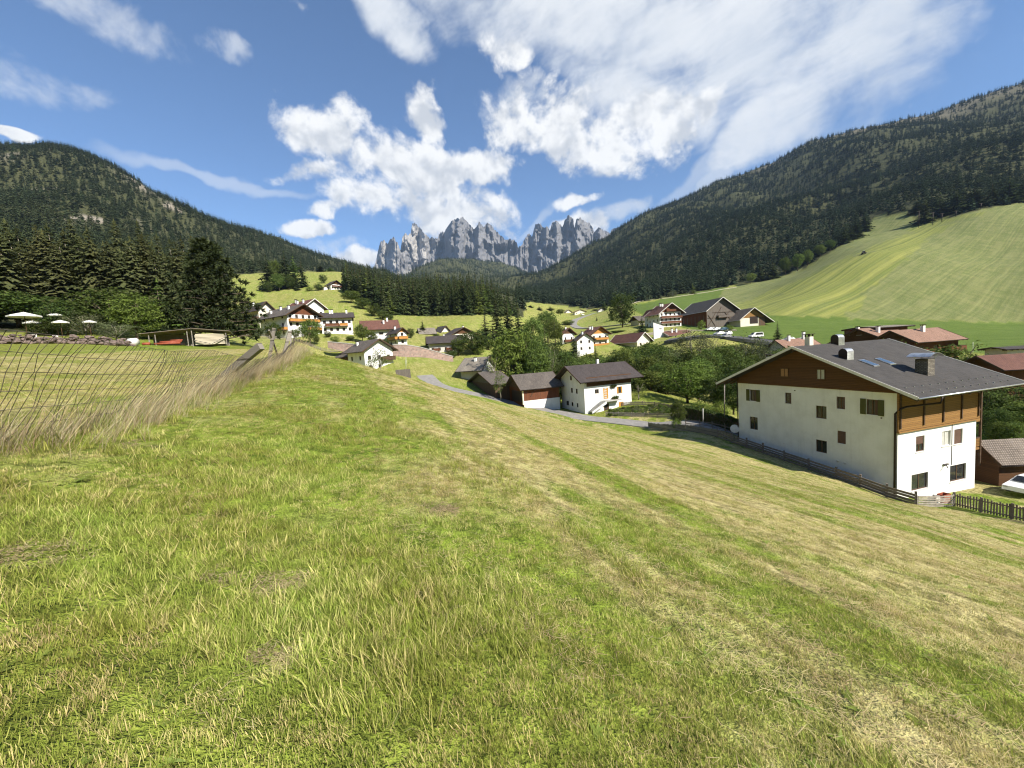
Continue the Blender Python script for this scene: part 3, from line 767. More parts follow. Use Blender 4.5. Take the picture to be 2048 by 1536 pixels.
# forest: countless conifers of the mountainsides, one object per wood
def scatter(name, pts, scl, rots, metas, label, extra_tilt=0.0):
    src = bpy.data.collections.new(name + '_source')
    for i, me in enumerate(metas):
        o = bpy.data.objects.new('%s_piece_%02d' % (name, i), me); src.objects.link(o)
    me = bpy.data.meshes.new(name)
    me.vertices.add(len(pts)); me.vertices.foreach_set('co', np.asarray(pts, np.float32).ravel())
    a = me.attributes.new('scl', 'FLOAT_VECTOR', 'POINT'); a.data.foreach_set('vector', np.asarray(scl, np.float32).ravel())
    a = me.attributes.new('rot', 'FLOAT_VECTOR', 'POINT'); a.data.foreach_set('vector', np.asarray(rots, np.float32).ravel())
    a = me.attributes.new('pick', 'INT', 'POINT'); a.data.foreach_set('value', RNG.integers(0, len(metas), len(pts)).astype(np.int32))
    me.update()
    ob = link_mesh(name, me)
    ng = bpy.data.node_groups.new(name, 'GeometryNodeTree')
    ng.interface.new_socket('Geometry', in_out='INPUT', socket_type='NodeSocketGeometry')
    ng.interface.new_socket('Geometry', in_out='OUTPUT', socket_type='NodeSocketGeometry')
    N = NT(ng)
    gi_ = N.n('NodeGroupInput'); go = N.n('NodeGroupOutput')
    ci_ = N.n('GeometryNodeCollectionInfo'); ci_.inputs['Collection'].default_value = src
    ci_.inputs['Separate Children'].default_value = True; ci_.inputs['Reset Children'].default_value = True
    ip = N.n('GeometryNodeInstanceOnPoints'); ip.inputs['Pick Instance'].default_value = True
    def na(nm, typ):
        nd = N.n('GeometryNodeInputNamedAttribute', data_type=typ); nd.inputs['Name'].default_value = nm
        return nd.outputs['Attribute']
    N.l(gi_.outputs[0], ip.inputs['Points']); N.l(ci_.outputs[0], ip.inputs['Instance'])
    N.l(na('pick', 'INT'), ip.inputs['Instance Index']); N.l(na('scl', 'FLOAT_VECTOR'), ip.inputs['Scale'])
    er = N.n('FunctionNodeEulerToRotation'); N.l(na('rot', 'FLOAT_VECTOR'), er.inputs[0]); N.l(er.outputs[0], ip.inputs['Rotation'])
    N.l(ip.outputs[0], go.inputs[0])
    md = ob.modifiers.new('scatter', 'NODES'); md.node_group = ng
    tag(ob, label, None, None, 'stuff')
    return ob
far_meshes = [tri_mesh('far_spruce', spruce(200 + s, 11, 5, 2, 0.17 + 0.02 * (s % 3), 0.03, 0.5), M_SPR2) for s in range(6)]
M_SPR3 = foliage('shaded_spruce_needles', (0.019, 0.033, 0.020), (0.056, 0.072, 0.040), 0.10, 0.38, 0.025, 0.012)  # darker needles for the right slope, its shade put into the colour
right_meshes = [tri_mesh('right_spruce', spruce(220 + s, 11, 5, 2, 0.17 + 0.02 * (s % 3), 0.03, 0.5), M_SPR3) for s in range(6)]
def wood(name, mask, dens, hts, label, n_max, metas=None):
    """trees spread by area over the ground cells of a mask"""
    q = gf[mask]
    A = gv[q[:, 0]]; B = gv[q[:, 1]]; C = gv[q[:, 2]]; Dd = gv[q[:, 3]]
    ar = np.linalg.norm(np.cross(C - A, Dd - B), axis=1) * 0.5 * dens[mask]
    n = int(min(ar.sum(), n_max)); 
    idx = RNG.choice(len(q), n, p=ar / ar.sum())
    u = RNG.random((n, 1)); v = RNG.random((n, 1))
    p = A[idx] * (1 - u) * (1 - v) + B[idx] * u * (1 - v) + C[idx] * u * v + Dd[idx] * (1 - u) * v
    h = hts[0] + (hts[1] - hts[0]) * RNG.random(n) ** 0.8 * (0.55 + 0.6 * fbm(p[:, 0] / 60, p[:, 1] / 60, 3))
    w = h * (0.85 + 0.5 * RNG.random(n))
    p[:, 2] -= 0.3
    r = np.zeros((n, 3)); r[:, 2] = RNG.random(n) * 6.28; r[:, 0] = RNG.normal(0, .03, n)
    return scatter(name, p, np.stack([w, w, h], -1), r, metas or far_meshes, label)
cen_r = gr_[fc]; cen_px = gpx[fc]; cen_py = gpy[fc]
is_f = (a_forest[fc] > 0.5) & (np.abs(np.degrees(np.arctan2(gv[fc, 0], gv[fc, 1]))) < 66)
cl = fbm(gv[fc, 0] / 55, gv[fc, 1] / 55, 4)
thin_l = np.where(a_rock[fc] > 0.3, 0.15, 1.0) * (0.5 + 1.0 * cl)
mid = in_poly(cen_px, cen_py, MID_WOOD) & (cen_r < 520)
L_ = is_f & (cen_px < 1030) & (cen_r > 150) & (cen_r < 2900) & ~mid & ~((cen_r < 420) & (cen_px > 440))
R_ = is_f & (cen_px >= 1030) & (cen_r > 340) & (cen_r < 3000)
dens = np.where(cen_r < 600, 1 / 34.0, np.where(cen_r < 1300, 1 / 60.0, 1 / 130.0)) * thin_l
dens_r = np.where(cen_r < 700, 1 / 38.0, np.where(cen_r < 1400, 1 / 62.0, 1 / 110.0)) * (0.6 + 0.8 * cl) * np.where(a_alp[fc] > 0.4, 0.45, 1.0)
wood('left_mountain_forest', L_ & (cen_r < 1700), dens, (9, 19), 'spruce and pine forest covering the left mountainside', 24000)
wood('far_valley_forest', L_ & (cen_r >= 1700), dens, (15, 26), 'dark forest on the knolls below the rock peaks', 9000)
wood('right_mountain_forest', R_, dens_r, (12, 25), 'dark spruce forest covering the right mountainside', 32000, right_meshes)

# ------------------------------------------------------------------ the rock peaks at the head of the valley
SKYL = [(700, 560), (742, 552), (752, 522), (760, 485), (766, 481), (777, 486), (785, 472), (794, 484), (801, 500), (805, 475), (811, 467), (821, 469), (824.5, 448), (830, 446), (846, 463), (857, 475), (868, 476), (874, 478), (880, 466), (892, 460), (902, 444), (917, 434), (926, 435), (934, 444), (946, 457), (953, 454), (958, 444), (968, 454), (972, 445), (981, 450), (993, 463), (1005, 475), (1012, 481), (1025, 477), (1033, 485), (1037, 494), (1043, 489), (1057, 467), (1064, 472), (1066, 468), (1070, 450), (1081, 448), (1087, 457), (1094, 454), (1100, 459), (1104, 447), (1113, 439), (1120, 448), (1125, 456), (1131, 436), (1139, 430), (1147, 438), (1149, 457), (1153, 436), (1161, 436), (1172, 444), (1180, 447), (1189, 463), (1199, 455), (1218, 466), (1227, 458), (1245, 453), (1254, 457), (1290, 468), (1340, 480)]
m_rock, t, b = new_mat('limestone')
pos = t.n('ShaderNodeNewGeometry').outputs['Position']
nv = t.noise(t.vmap(pos, sc=(0.016, 0.016, 0.006)), 1.0, 7, 0.65)
nb = t.noise(pos, 0.006, 5, 0.6)
c = t.mix(t.mapr(nv, 0.3, 0.7), (0.118, 0.117, 0.124), (0.200, 0.194, 0.194))
c = t.mix(t.mapr(nb, 0.40, 0.68), c, (0.142, 0.140, 0.147))
at_ = lambda nm: t.n('ShaderNodeAttribute', attribute_name=nm).outputs['Fac']
c = t.mix(at_('pale'), c, t.mix(t.mapr(nv, 0.35, 0.65), (0.23, 0.22, 0.21), (0.37, 0.35, 0.325)))  # left towers paler: their sunlight is put into the rock colour
c = t.mix(t.math('MULTIPLY', at_('talus'), t.mapr(nv, 0.28, 0.55)), c, (0.30, 0.295, 0.295))
c = t.mix(t.math('MULTIPLY', at_('green'), t.mapr(nb, 0.35, 0.55)), c, (0.045, 0.060, 0.032))
t.l(c, b.inputs['Base Color']); b.inputs['Roughness'].default_value = 0.95; b.inputs['Specular IOR Level'].default_value = 0.1
sx_ = np.arange(700, 1341, 0.8)
sky_y = np.interp(sx_, [p[0] for p in SKYL], [p[1] for p in SKYL])
sky_y = sky_y + np.abs(fbm(sx_ / 4, sx_ * 0 + 3, 3) - 0.5) * 14 - 2
KN = 110
ks = np.linspace(0, 1, KN)
PX, KK = np.meshgrid(sx_, ks)
SY = np.tile(sky_y, (KN, 1))
crestY = 4900 + (fbm(PX / 24, PX * 0 + 8, 4) - 0.5) * 900
base_py = 612 + 0 * PX
prof = np.where(KK < 0.36, KK / 0.36 * 0.30, 0.30 + (KK - 0.36) / 0.64 * 0.70)       # talus, then the walls
depth = np.where(KK < 0.36, 3900 + (KK / 0.36) * (crestY - 330 - 3900), crestY - 330 * (1 - (KK - 0.36) / 0.64))
PYY = base_py + (SY - base_py) * prof
rid = 1 - np.abs(2 * fbm(PX / 27, PYY / 42, 4) - 1)
rid2 = 1 - np.abs(2 * fbm(PX / 7.0 + 9, PYY / 11, 4) - 1)
depth = depth - (rid - 0.7) * 430 * sstep(KK, 0.15, 0.5) * (1 - 0.6 * sstep(KK, 0.9, 1)) - (rid2 - 0.7) * 70 * sstep(KK, 0.2, 0.5)
dirs = FW + RT * ((PX[..., None] - 1024) / FPX) - UP * ((PYY[..., None] - 768) / FPX)
PV = dirs * (depth / dirs[..., 1])[..., None]
# back side
bk = PV[-1].copy(); bk[:, :2] *= 1.12; bk[:, 2] *= 0.45
PV = np.concatenate([PV, bk[None]], 0)
n1, n2 = PV.shape[:2]; ii = np.arange(n1 * n2).reshape(n1, n2)
pf = np.stack([ii[:-1, :-1], ii[:-1, 1:], ii[1:, 1:], ii[1:, :-1]], -1).reshape(-1, 4)
me = np_mesh('rock_peaks', PV.reshape(-1, 3), pf, m_rock, False)
ex_ = lambda a: np.concatenate([a, a[-1:]], 0).ravel()
attr(me, 'pale', ex_(sstep(PX, 885, 850) * sstep(KK, 0.3, 0.5) * sstep(fbm(PX / 10, PYY / 40, 3), 0.35, 0.6)))
attr(me, 'talus', ex_(sstep(KK + (fbm(PX / 12, PYY / 14, 4) - 0.5) * 0.5, 0.50, 0.34)))
attr(me, 'green', ex_(sstep(KK + (fbm(PX / 14, PYY / 14 + 7, 4) - 0.5) * 0.35, 0.30, 0.15)))
tag(link_mesh('rock_peaks', me), 'jagged grey limestone peaks at the head of the valley', kind='structure')

# ------------------------------------------------------------------ roads
m_asph = mat('asphalt', (0.20, 0.19, 0.18), (0.27, 0.255, 0.235), 1.2, 0.9, 0.3, 60)
m_asph_d = mat('dark_asphalt', (0.055, 0.056, 0.060), (0.085, 0.085, 0.088), 0.8, 0.9, 0.2, 50)
m_gravel = mat('gravel_track', (0.30, 0.27, 0.20), (0.42, 0.38, 0.29), 1.0, 0.95, 0.3, 30)
m_kerb = mat('concrete', (0.34, 0.33, 0.31), (0.46, 0.45, 0.42), 2.0, 0.9, 0.2, 40)
def spline(pts, n):
    """evenly spaced points through control points (Catmull-Rom)"""
    P = [np.asarray(p, float)[:2] for p in pts]; P = [2 * P[0] - P[1]] + P + [2 * P[-1] - P[-2]]
    out = []
    for i in range(1, len(P) - 2):
        for k in range(12):
            u = k / 12
            out.append(0.5 * ((2 * P[i]) + (-P[i - 1] + P[i + 1]) * u + (2 * P[i - 1] - 5 * P[i] + 4 * P[i + 1] - P[i + 2]) * u * u + (-P[i - 1] + 3 * P[i] - 3 * P[i + 1] + P[i + 2]) * u ** 3))
    out.append(P[-2]); out = np.array(out)
    s = np.concatenate([[0], np.cumsum(np.linalg.norm(np.diff(out, axis=0), axis=1))])
    q = np.linspace(0, s[-1], n)
    return np.stack([np.interp(q, s, out[:, 0]), np.interp(q, s, out[:, 1])], -1)
def ribbon(name, pts, width, m, lift=0.07, n=120, across=5, label=None):
    c = spline(pts, n)
    tn = np.gradient(c, axis=0); tn /= np.linalg.norm(tn, axis=1)[:, None]
    nm = np.stack([tn[:, 1], -tn[:, 0]], -1)
    w = np.linspace(-0.5, 0.5, across) * width
    xy = c[:, None, :] + nm[:, None, :] * w[None, :, None]
    z = height(xy[..., 0], xy[..., 1])
    z = z * 0.35 + z.mean(1, keepdims=True) * 0.65 + lift
    v = np.concatenate([xy, z[..., None]], -1)
    sk = v[:, [0, -1]].copy(); sk[..., 2] -= 0.5 + lift * 2
    v = np.concatenate([sk[:, :1], v, sk[:, 1:]], 1)
    a_, b_ = v.shape[:2]; i_ = np.arange(a_ * b_).reshape(a_, b_)
    f = np.stack([i_[:-1, :-1], i_[:-1, 1:], i_[1:, 1:], i_[1:, :-1]], -1).reshape(-1, 4)
    o = link_mesh(name, np_mesh(name, v.reshape(-1, 3), f, m, False))
    tag(o, label, kind='structure')
    return o
ROAD = [at(*p) for p in ((850, 764, 104), (880, 773, 93.5), (960, 790, 88.5), (1040, 807.5, 83.5), (1110, 821.5, 78.0), (1170, 834, 73.0), (1240, 845, 69.0), (1300, 852, 66.0), (1371, 855, 62.5), (1440, 864, 57.5), (1520, 880, 51.5))]
ribbon('village_road', ROAD, 4.3, m_asph, 0.10, 160, label='narrow grey asphalt lane along the foot of the meadow')
ribbon('valley_road', [at(*p) for p in ((1260, 672, 240), (1195, 664, 275), (1160, 652, 300), (1146, 641, 335), (1158, 632, 380), (1190, 626, 440))], 6.0, m_asph, 0.3, 80, label='pale road curving through the valley')
ribbon('forest_track', [at(*p) for p in ((1262, 611, 398), (1340, 597, 424), (1440, 577, 440), (1470, 570, 445))], 4.0, m_gravel, 0.4, 60, label='pale gravel track along the wood')
ribbon('car_park', [at(*p) for p in ((1340, 668, 160), (1430, 676, 150), (1520, 681, 143), (1620, 687, 136))], 17.0, m_asph_d, 0.25, 50, label='dark asphalt car park')
ribbon('hotel_forecourt', [at(*p) for p in ((1290, 662, 182), (1390, 659, 178), (1470, 656, 172))], 9.0, m_gravel, 0.25, 40, label='pale gravel forecourt of the hotel and barn')

# ------------------------------------------------------------------ houses
def plaster(name, c1, c2):
    """lime plaster: faint blotches, streaks of damp running down"""
    m, t, b = new_mat(name)
    v = t.n('ShaderNodeTexCoord').outputs['Object']
    n1 = t.noise(v, 0.7, 5, 0.6); n2 = t.noise(t.vmap(v, sc=(2.5, 2.5, 0.12)), 1.0, 4, 0.6)
    f = t.math('ADD', t.math('MULTIPLY', t.mapr(n1, 0.35, 0.7), 0.6), t.math('MULTIPLY', t.mapr(n2, 0.5, 0.8), 0.5))
    t.l(t.mix(f, c1, c2), b.inputs['Base Color']); b.inputs['Roughness'].default_value = 0.95; b.inputs['Specular IOR Level'].default_value = 0.15
    bp = t.n('ShaderNodeBump'); bp.inputs['Strength'].default_value = 0.25; bp.inputs['Distance'].default_value = 0.01
    t.l(t.noise(v, 45.0, 3, 0.6), bp.inputs['Height']); t.l(bp.outputs[0], b.inputs['Normal'])
    return m
P_WHITE = plaster('plaster_white', (0.77, 0.77, 0.77), (0.63, 0.625, 0.615))
P_CREAM = plaster('plaster_cream', (0.74, 0.70, 0.60), (0.64, 0.59, 0.49))
P_GREY = plaster('plaster_grey_white', (0.58, 0.55, 0.52), (0.48, 0.45, 0.42))
B_DARK = boards('boards_dark_brown', (0.125, 0.060, 0.027), (0.075, 0.036, 0.018), 0.17, 'Z')
B_HONEY = boards('boards_honey', (0.30, 0.165, 0.055), (0.22, 0.115, 0.038), 0.16, 'Z')
B_ORANGE = boards('boards_orange', (0.52, 0.25, 0.065), (0.42, 0.19, 0.045), 0.18, 'H')
B_RED = boards('boards_red_brown', (0.17, 0.062, 0.030), (0.11, 0.042, 0.022), 0.2, 'H')
B_OLD = boards('boards_weathered', (0.15, 0.085, 0.050), (0.070, 0.050, 0.038), 0.22, 'H')
B_GREY = boards('boards_grey', (0.175, 0.150, 0.130), (0.105, 0.090, 0.078), 0.2, 'H')
W_BEAM = mat('timber_beam', (0.060, 0.034, 0.020), (0.10, 0.062, 0.038), 4, 0.8, 0.2, 30)
W_FRAME = mat('window_wood', (0.120, 0.065, 0.032), (0.085, 0.045, 0.024), 6, 0.6)
W_WHITE = mat('white_trim', (0.74, 0.72, 0.68), (0.62, 0.60, 0.56), 3, 0.7)
W_OLIVE = boards('shutter_olive', (0.105, 0.105, 0.030), (0.080, 0.082, 0.026), 0.07, 'H')
W_SHUT = boards('shutter_orange', (0.55, 0.28, 0.055), (0.47, 0.22, 0.045), 0.09, 'H')
W_BLIND = mat('blind_brown', (0.115, 0.066, 0.050), (0.095, 0.055, 0.042), 3, 0.7)
W_SKIN = mat('blind_tan', (0.36, 0.20, 0.10), (0.30, 0.165, 0.085), 3, 0.7)
W_CURT = mat('curtain_pale', (0.50, 0.50, 0.47), (0.40, 0.40, 0.38), 3, 0.8)
GLASS = mat('window_glass', (0.016, 0.018, 0.020), (0.035, 0.036, 0.036), 1.5, 0.06, spec=0.6)
M_ZINC = mat('sheet_metal', (0.62, 0.63, 0.64), (0.42, 0.43, 0.45), 3, 0.35, metal=0.8)
M_DARKM = mat('dark_sheet_metal', (0.050, 0.036, 0.032), (0.035, 0.026, 0.024), 3, 0.5, metal=0.4)
R_SLATE = roofing('roof_slate_grey', (0.066, 0.060, 0.056), (0.048, 0.044, 0.041), 0.38, 0.42, 0.012, 0.75, 0.35)
R_BROWN = roofing('roof_dark_brown', (0.072, 0.058, 0.055), (0.050, 0.042, 0.041), 0.30, 0.28, 0.015, 0.8, 0.4)
R_GREYB = roofing('roof_weathered_grey', (0.135, 0.115, 0.100), (0.090, 0.078, 0.070), 0.3, 0.25, 0.02, 0.9, 0.5)
R_PALE = roofing('roof_pale_shingle', (0.25, 0.22, 0.18), (0.18, 0.16, 0.135), 0.28, 0.22, 0.02, 0.9, 0.5)
R_RED = roofing('roof_red_tile', (0.185, 0.085, 0.062), (0.130, 0.062, 0.048), 0.34, 0.26, 0.03, 0.85, 0.3)
R_TERRA = roofing('roof_terracotta', (0.33, 0.195, 0.140), (0.25, 0.150, 0.110), 0.36, 0.24, 0.03, 0.85, 0.3)
BRICK = roofing('chimney_stone', (0.33, 0.30, 0.25), (0.15, 0.13, 0.11), 0.12, 0.26, 0.03, 0.9, 0.3, 1.0)

class House:
    """near corner at a pixel; face 'L' runs back to the left (plane x = 0), face 'R' back to the right (plane y = 0)"""
    def __init__(s, name, label, corner, th, L, R, h, gable='L', rise=2.5, cat='house', floor_ext=4.0, group=None, over=None, lift=0.0):
        th = math.radians(th)
        s.ex = np.array([math.cos(th), math.sin(th), 0]); s.ey = np.array([-s.ex[1], s.ex[0], 0])
        s.C = at(*corner) if len(corner) == 3 and over is None else np.asarray(over, float)
        s.C = s.C + np.array([0, 0, lift])
        s.root = empty(name, s.C, th); tag(s.root, label, cat, group)
        def ln(v, face):
            if v > 150:
                P = s.pix(v, corner[1], face); return abs(P[0])
            return v
        s.ly = ln(L, 'L'); s.lx = ln(R, 'R')
        s.h = h if h < 60 else s.pix(corner[0], h, 'R')[1]
        s.gable = gable; s.rise = rise; s.fe = floor_ext
        s.G, s.D = (s.ly, s.lx) if gable == 'L' else (s.lx, s.ly)
        s.slope = rise / (s.G / 2)
    def pix(s, px, py, face):
        """(u, z) of a pixel on a face"""
        Q = on_plane(px, py, s.C, s.ex if face == 'L' else s.ey) - s.C
        return float(Q @ (s.ey if face == 'L' else s.ex)), float(Q[2])
    def gd(s, g, d, z): return (d, g, z) if s.gable == 'L' else (g, d, z)
    def fp(s, face, u, z, out=0.0):
        """local point on a face, out metres in front of it"""
        return (-out, u, z) if face == 'L' else (u, -out, z)
    def fbox(s, mb, face, u0, u1, z0, z1, o0, o1):
        a = s.fp(face, u0, z0, o0); b_ = s.fp(face, u1, z1, o1)
        mb.box(min(a[0], b_[0]), max(a[0], b_[0]), min(a[1], b_[1]), max(a[1], b_[1]), z0, z1)
    def walls(s, m, holes_L=(), holes_R=(), z0=None, reveal=0.14, top=None, back=None):
        z0 = -s.fe if z0 is None else z0; h = s.h if top is None else top
        s.mw = m
        for face, W, hs in (('L', s.ly, holes_L), ('R', s.lx, holes_R)):
            mb = MB()
            us = sorted({0.0, W, *[max(0, min(W, q)) for hh in hs for q in (hh[0], hh[1])]})
            zs = sorted({z0, h, *[q for hh in hs for q in (hh[2], hh[3])]})
            for i in range(len(us) - 1):
                for j in range(len(zs) - 1):
                    uc = (us[i] + us[i + 1]) / 2; zc = (zs[j] + zs[j + 1]) / 2
                    if any(a < uc < b_ and c_ < zc < d_ for a, b_, c_, d_ in hs): continue
                    mb.quad(s.fp(face, us[i], zs[j]), s.fp(face, us[i + 1], zs[j]), s.fp(face, us[i + 1], zs[j + 1]), s.fp(face, us[i], zs[j + 1]))
            for a, b_, c_, d_ in hs:
                r = -reveal
                for (u1, z1), (u2, z2) in (((a, c_), (b_, c_)), ((b_, c_), (b_, d_)), ((b_, d_), (a, d_)), ((a, d_), (a, c_))):
                    mb.quad(s.fp(face, u1, z1), s.fp(face, u2, z2), s.fp(face, u2, z2, r), s.fp(face, u1, z1, r))
            mb.build('wall', m, s.root)
        mb = MB()
        mb.quad((s.lx, 0, z0), (s.lx, s.ly, z0), (s.lx, s.ly, h), (s.lx, 0, h)); mb.build('wall', back or m, s.root)
        mb = MB()
        mb.quad((0, s.ly, z0), (s.lx, s.ly, z0), (s.lx, s.ly, h), (0, s.ly, h)); mb.build('wall', back or m, s.root)
    def gables(s, m, m_back=None, z_lo=None, out=0.0):
        """the triangles under the roof; z_lo: boarding carried down the wall to that height"""
        for k, d, mm in ((0, -out, m), (1, s.D + out, m_back or m)):
            mb = MB(); z = s.h if z_lo is None or k else z_lo
            pts = [s.gd(0, d, z), s.gd(s.G, d, z), s.gd(s.G, d, s.h), s.gd(s.G / 2, d, s.h + s.rise - 0.02), s.gd(0, d, s.h)]
            if z == s.h: pts = [pts[0], pts[1], pts[3]]
            if out and k == 0:
                mb.prism(pts, Vector(s.gd(0, d + out + 0.05, 0)) - Vector(s.gd(0, d, 0)))
            else: mb.add(pts, [tuple(range(len(pts)))])
            mb.build('gable', mm, s.root)
    def roof_z(s, g): return s.h + s.rise - abs(g - s.G / 2) * s.slope
    def roof(s, m, ove=1.0, ovg=1.0, thick=0.2, ove2=None, ovg2=None, trim=W_WHITE, soffit=None):
        ove2 = ove if ove2 is None else ove2; ovg2 = ovg if ovg2 is None else ovg2
        s.ove, s.ovg, s.thick = ove, ovg, thick
        zr = s.h + s.rise + thick; cg = s.G / 2
        mb = MB()
        for sg, o in ((-1, ove), (1, ove2)):
            ge = cg + sg * (cg + o); ze = zr - (cg + o) * s.slope
            d0, d1 = -ovg, s.D + ovg2
            top = [s.gd(ge, d0, ze), s.gd(ge, d1, ze), s.gd(cg, d1, zr), s.gd(cg, d0, zr)]
            mb.prism(top, (0, 0, -thick))
        o = mb.build('roof', m, s.root); s.roof_o = o
        gi_ = 1 if s.gable == 'L' else 0; di_ = 1 - gi_
        cs = math.sqrt(1 + s.slope ** 2)
        uv_plane(o.data, lambda co: (co[di_], (cg - co[gi_]) * cs))
        if trim:
            w = 0.05
            for d in (-ovg - 0.03, s.D + ovg2 + 0.03):
                for sg, ov in ((-1, ove), (1, ove2)):
                    a = s.gd(cg + sg * (cg + ov), d, zr - (cg + ov) * s.slope - thick / 2 + 0.03); c_ = s.gd(cg, d, zr - thick / 2 + 0.03)
                    tb = MB(); tb.bar(a, c_, w, thick + 0.04); tb.build('verge_board', trim, o)
            for sg, ov in ((-1, ove), (1, ove2)):
                ge = cg + sg * (cg + ov + 0.05); z = zr - (cg + ov) * s.slope - 0.08
                tb = MB(); tb.tube([s.gd(ge, -ovg, z), s.gd(ge, s.D + ovg2, z)], 0.075, 6)
                tb.build('gutter', M_ZINC if trim is not W_BEAM else M_DARKM, o)
        rb = MB()
        for sg, ov in ((-1, ove), (1, ove2)):
            n = max(2, int((s.D + ovg + ovg2) / 1.1))
            for k in range(n + 1):
                d = -ovg + 0.12 + (s.D + ovg + ovg2 - 0.24) * k / n
                a = s.gd(cg + sg * (cg + ov - 0.05), d, zr - (cg + ov - 0.05) * s.slope - thick - 0.08); c_ = s.gd(cg + sg * (cg - 0.3), d, zr - (cg - 0.3) * s.slope - thick - 0.08)
                rb.bar(a, c_, 0.1, 0.14)
        rb.build('rafter', W_BEAM, o)['kind'] = 'stuff'
        for g in (0.15, cg, s.G - 0.15):
            z = s.roof_z(g) - 0.16
            pb = MB(); pb.bar(s.gd(g, -ovg + 0.1, z), s.gd(g, 0.0, z), 0.18, 0.22); pb.build('purlin', W_BEAM, o)
        return o
    def on_roof(s, px, py, side=-1):
        """(g, d, z) of a pixel on the near roof slope (side -1) or the far one"""
        gv_ = s.ey if s.gable == 'L' else s.ex; dv = s.ex if s.gable == 'L' else s.ey
        n = np.array([0, 0, 1.0]) - gv_ * (-side * s.slope)
        P = s.C + gv_ * (s.G / 2) + np.array([0, 0, s.h + s.rise + s.thick])
        Q = on_plane(px, py, P, n) - s.C
        return float(Q @ gv_), float(Q @ dv), float(Q[2])
    def chimney(s, g, d, h=1.2, w=0.6, m=P_WHITE, cap='flat'):
        z = s.roof_z(g) + s.thick
        o = s.gd(g, d, z)
        mb = MB(); mb.box(-w / 2, w / 2, -w / 2, w / 2, -0.6, h)
        c = mb.build('chimney', m, s.roof_o, o)
        if m is BRICK: uv_plane(c.data, lambda co: (co[0] + co[1], co[2]))
        cb = MB()
        for i in (-1, 1):
            for j in (-1, 1): cb.box(i * w * 0.42 - 0.05, i * w * 0.42 + 0.05, j * w * 0.42 - 0.05, j * w * 0.42 + 0.05, h, h + 0.22)
        cb.box(-w * 0.72, w * 0.72, -w * 0.72, w * 0.72, h + 0.22, h + 0.30)
        cb.build('chimney_cap', M_DARKM, s.roof_o, o)
        return c
    def chimney_px(s, px, py, h=1.2, w=0.6, m=P_WHITE, side=-1):
        g, d, _ = s.on_roof(px, py, side); return s.chimney(g, d, h, w, m)
    def window(s, face, box, style='d', frame=W_FRAME, recess=0.10, glass=None, sill=True, gab=False):
        """box in wall metres (u0, u1, z0, z1)"""
        u0, u1, z0, z1 = box; out = -recess; o1 = out + 0.05
        mb = MB(); f = min(0.07, (u1 - u0) * 0.12)
        s.fbox(mb, face, u0, u0 + f, z0, z1, out, o1); s.fbox(mb, face, u1 - f, u1, z0, z1, out, o1)
        s.fbox(mb, face, u0 + f, u1 - f, z1 - f, z1, out, o1); s.fbox(mb, face, u0 + f, u1 - f, z0, z0 + f, out, o1)
        if u1 - u0 > 0.75: s.fbox(mb, face, (u0 + u1) / 2 - f / 2, (u0 + u1) / 2 + f / 2, z0 + f, z1 - f, out, o1)
        w = mb.build('window', frame, s.root)
        pb = MB(); s.fbox(pb, face, u0 + f * 0.5, u1 - f * 0.5, z0 + f * 0.5, z1 - f * 0.5, out - 0.02, out + 0.015)
        pb.build('pane', glass or GLASS, w)
        if 'b' in style or 'B' in style:         # roller blind
            k = 0.45 if 'b' in style else 0.02
            bb = MB(); s.fbox(bb, face, u0 + f, u1 - f, z0 + (z1 - z0) * k + f * 0.5, z1 - f * 0.5, out + 0.02, o1 + 0.012)
            bb.build('blind', W_BLIND, w)
        if 'c' in style:                          # curtain behind the glass, drawn to one side
            bb = MB(); s.fbox(bb, face, u0 + f, u0 + f + (u1 - u0) * 0.28, z0 + f, z1 - f, out + 0.016, out + 0.02)
            bb.build('curtain', W_BLIND, w)
        if 's' in style:
            sm = W_OLIVE if 'o' in style else W_SHUT
            ww = (u1 - u0) / 2
            for a, b_ in ((u0 - ww * 1.02, u0 - 0.02), (u1 + 0.02, u1 + ww * 1.02)):
                bb = MB(); s.fbox(bb, face, a, b_, z0 - 0.02, z1 + 0.02, 0.02, 0.07); bb.build('shutter', sm, s.root)
        if sill and (u1 - u0) > 0.5:
            sb = MB(); s.fbox(sb, face, u0 - 0.06, u1 + 0.06, z0 - 0.06, z0 - 0.003, -recess, 0.06); sb.build('sill', W_WHITE, w)
        return w
    def px_box(s, face, x0, y0, x1, y1):
        a = s.pix(x0, (y0 + y1) / 2, face)[0]; b_ = s.pix(x1, (y0 + y1) / 2, face)[0]
        xm = (x0 + x1) / 2
        return (min(a, b_), max(a, b_), s.pix(xm, y1, face)[1], s.pix(xm, y0, face)[1])
    def balcony(s, face, u0, u1, z, depth=1.2, rail=1.0, m=B_ORANGE, slab=W_BEAM):
        mb = MB(); s.fbox(mb, face, u0, u1, z - 0.16, z, 0.003, depth); e = mb.build('balcony', slab, s.root)
        for a, b_, p, q in ((u0, u1, depth - 0.06, depth), (u0, u0 + 0.05, 0.003, depth - 0.07), (u1 - 0.05, u1, 0.003, depth - 0.07)):
            mb = MB(); s.fbox(mb, face, a, b_, z + 0.06, z + rail, p, q); mb.build('railing', m, e)
        mb = MB(); s.fbox(mb, face, u0 - 0.04, u1 + 0.04, z + rail + 0.003, z + rail + 0.09, depth - 0.1, depth + 0.05); mb.build('handrail', slab, e)
        return e
    def grid(s, face, us, zs, w=0.9, h=1.2, style='d', jitter=0.0):
        return [(u - w / 2, u + w / 2, z, z + h) for z in zs for u in us]

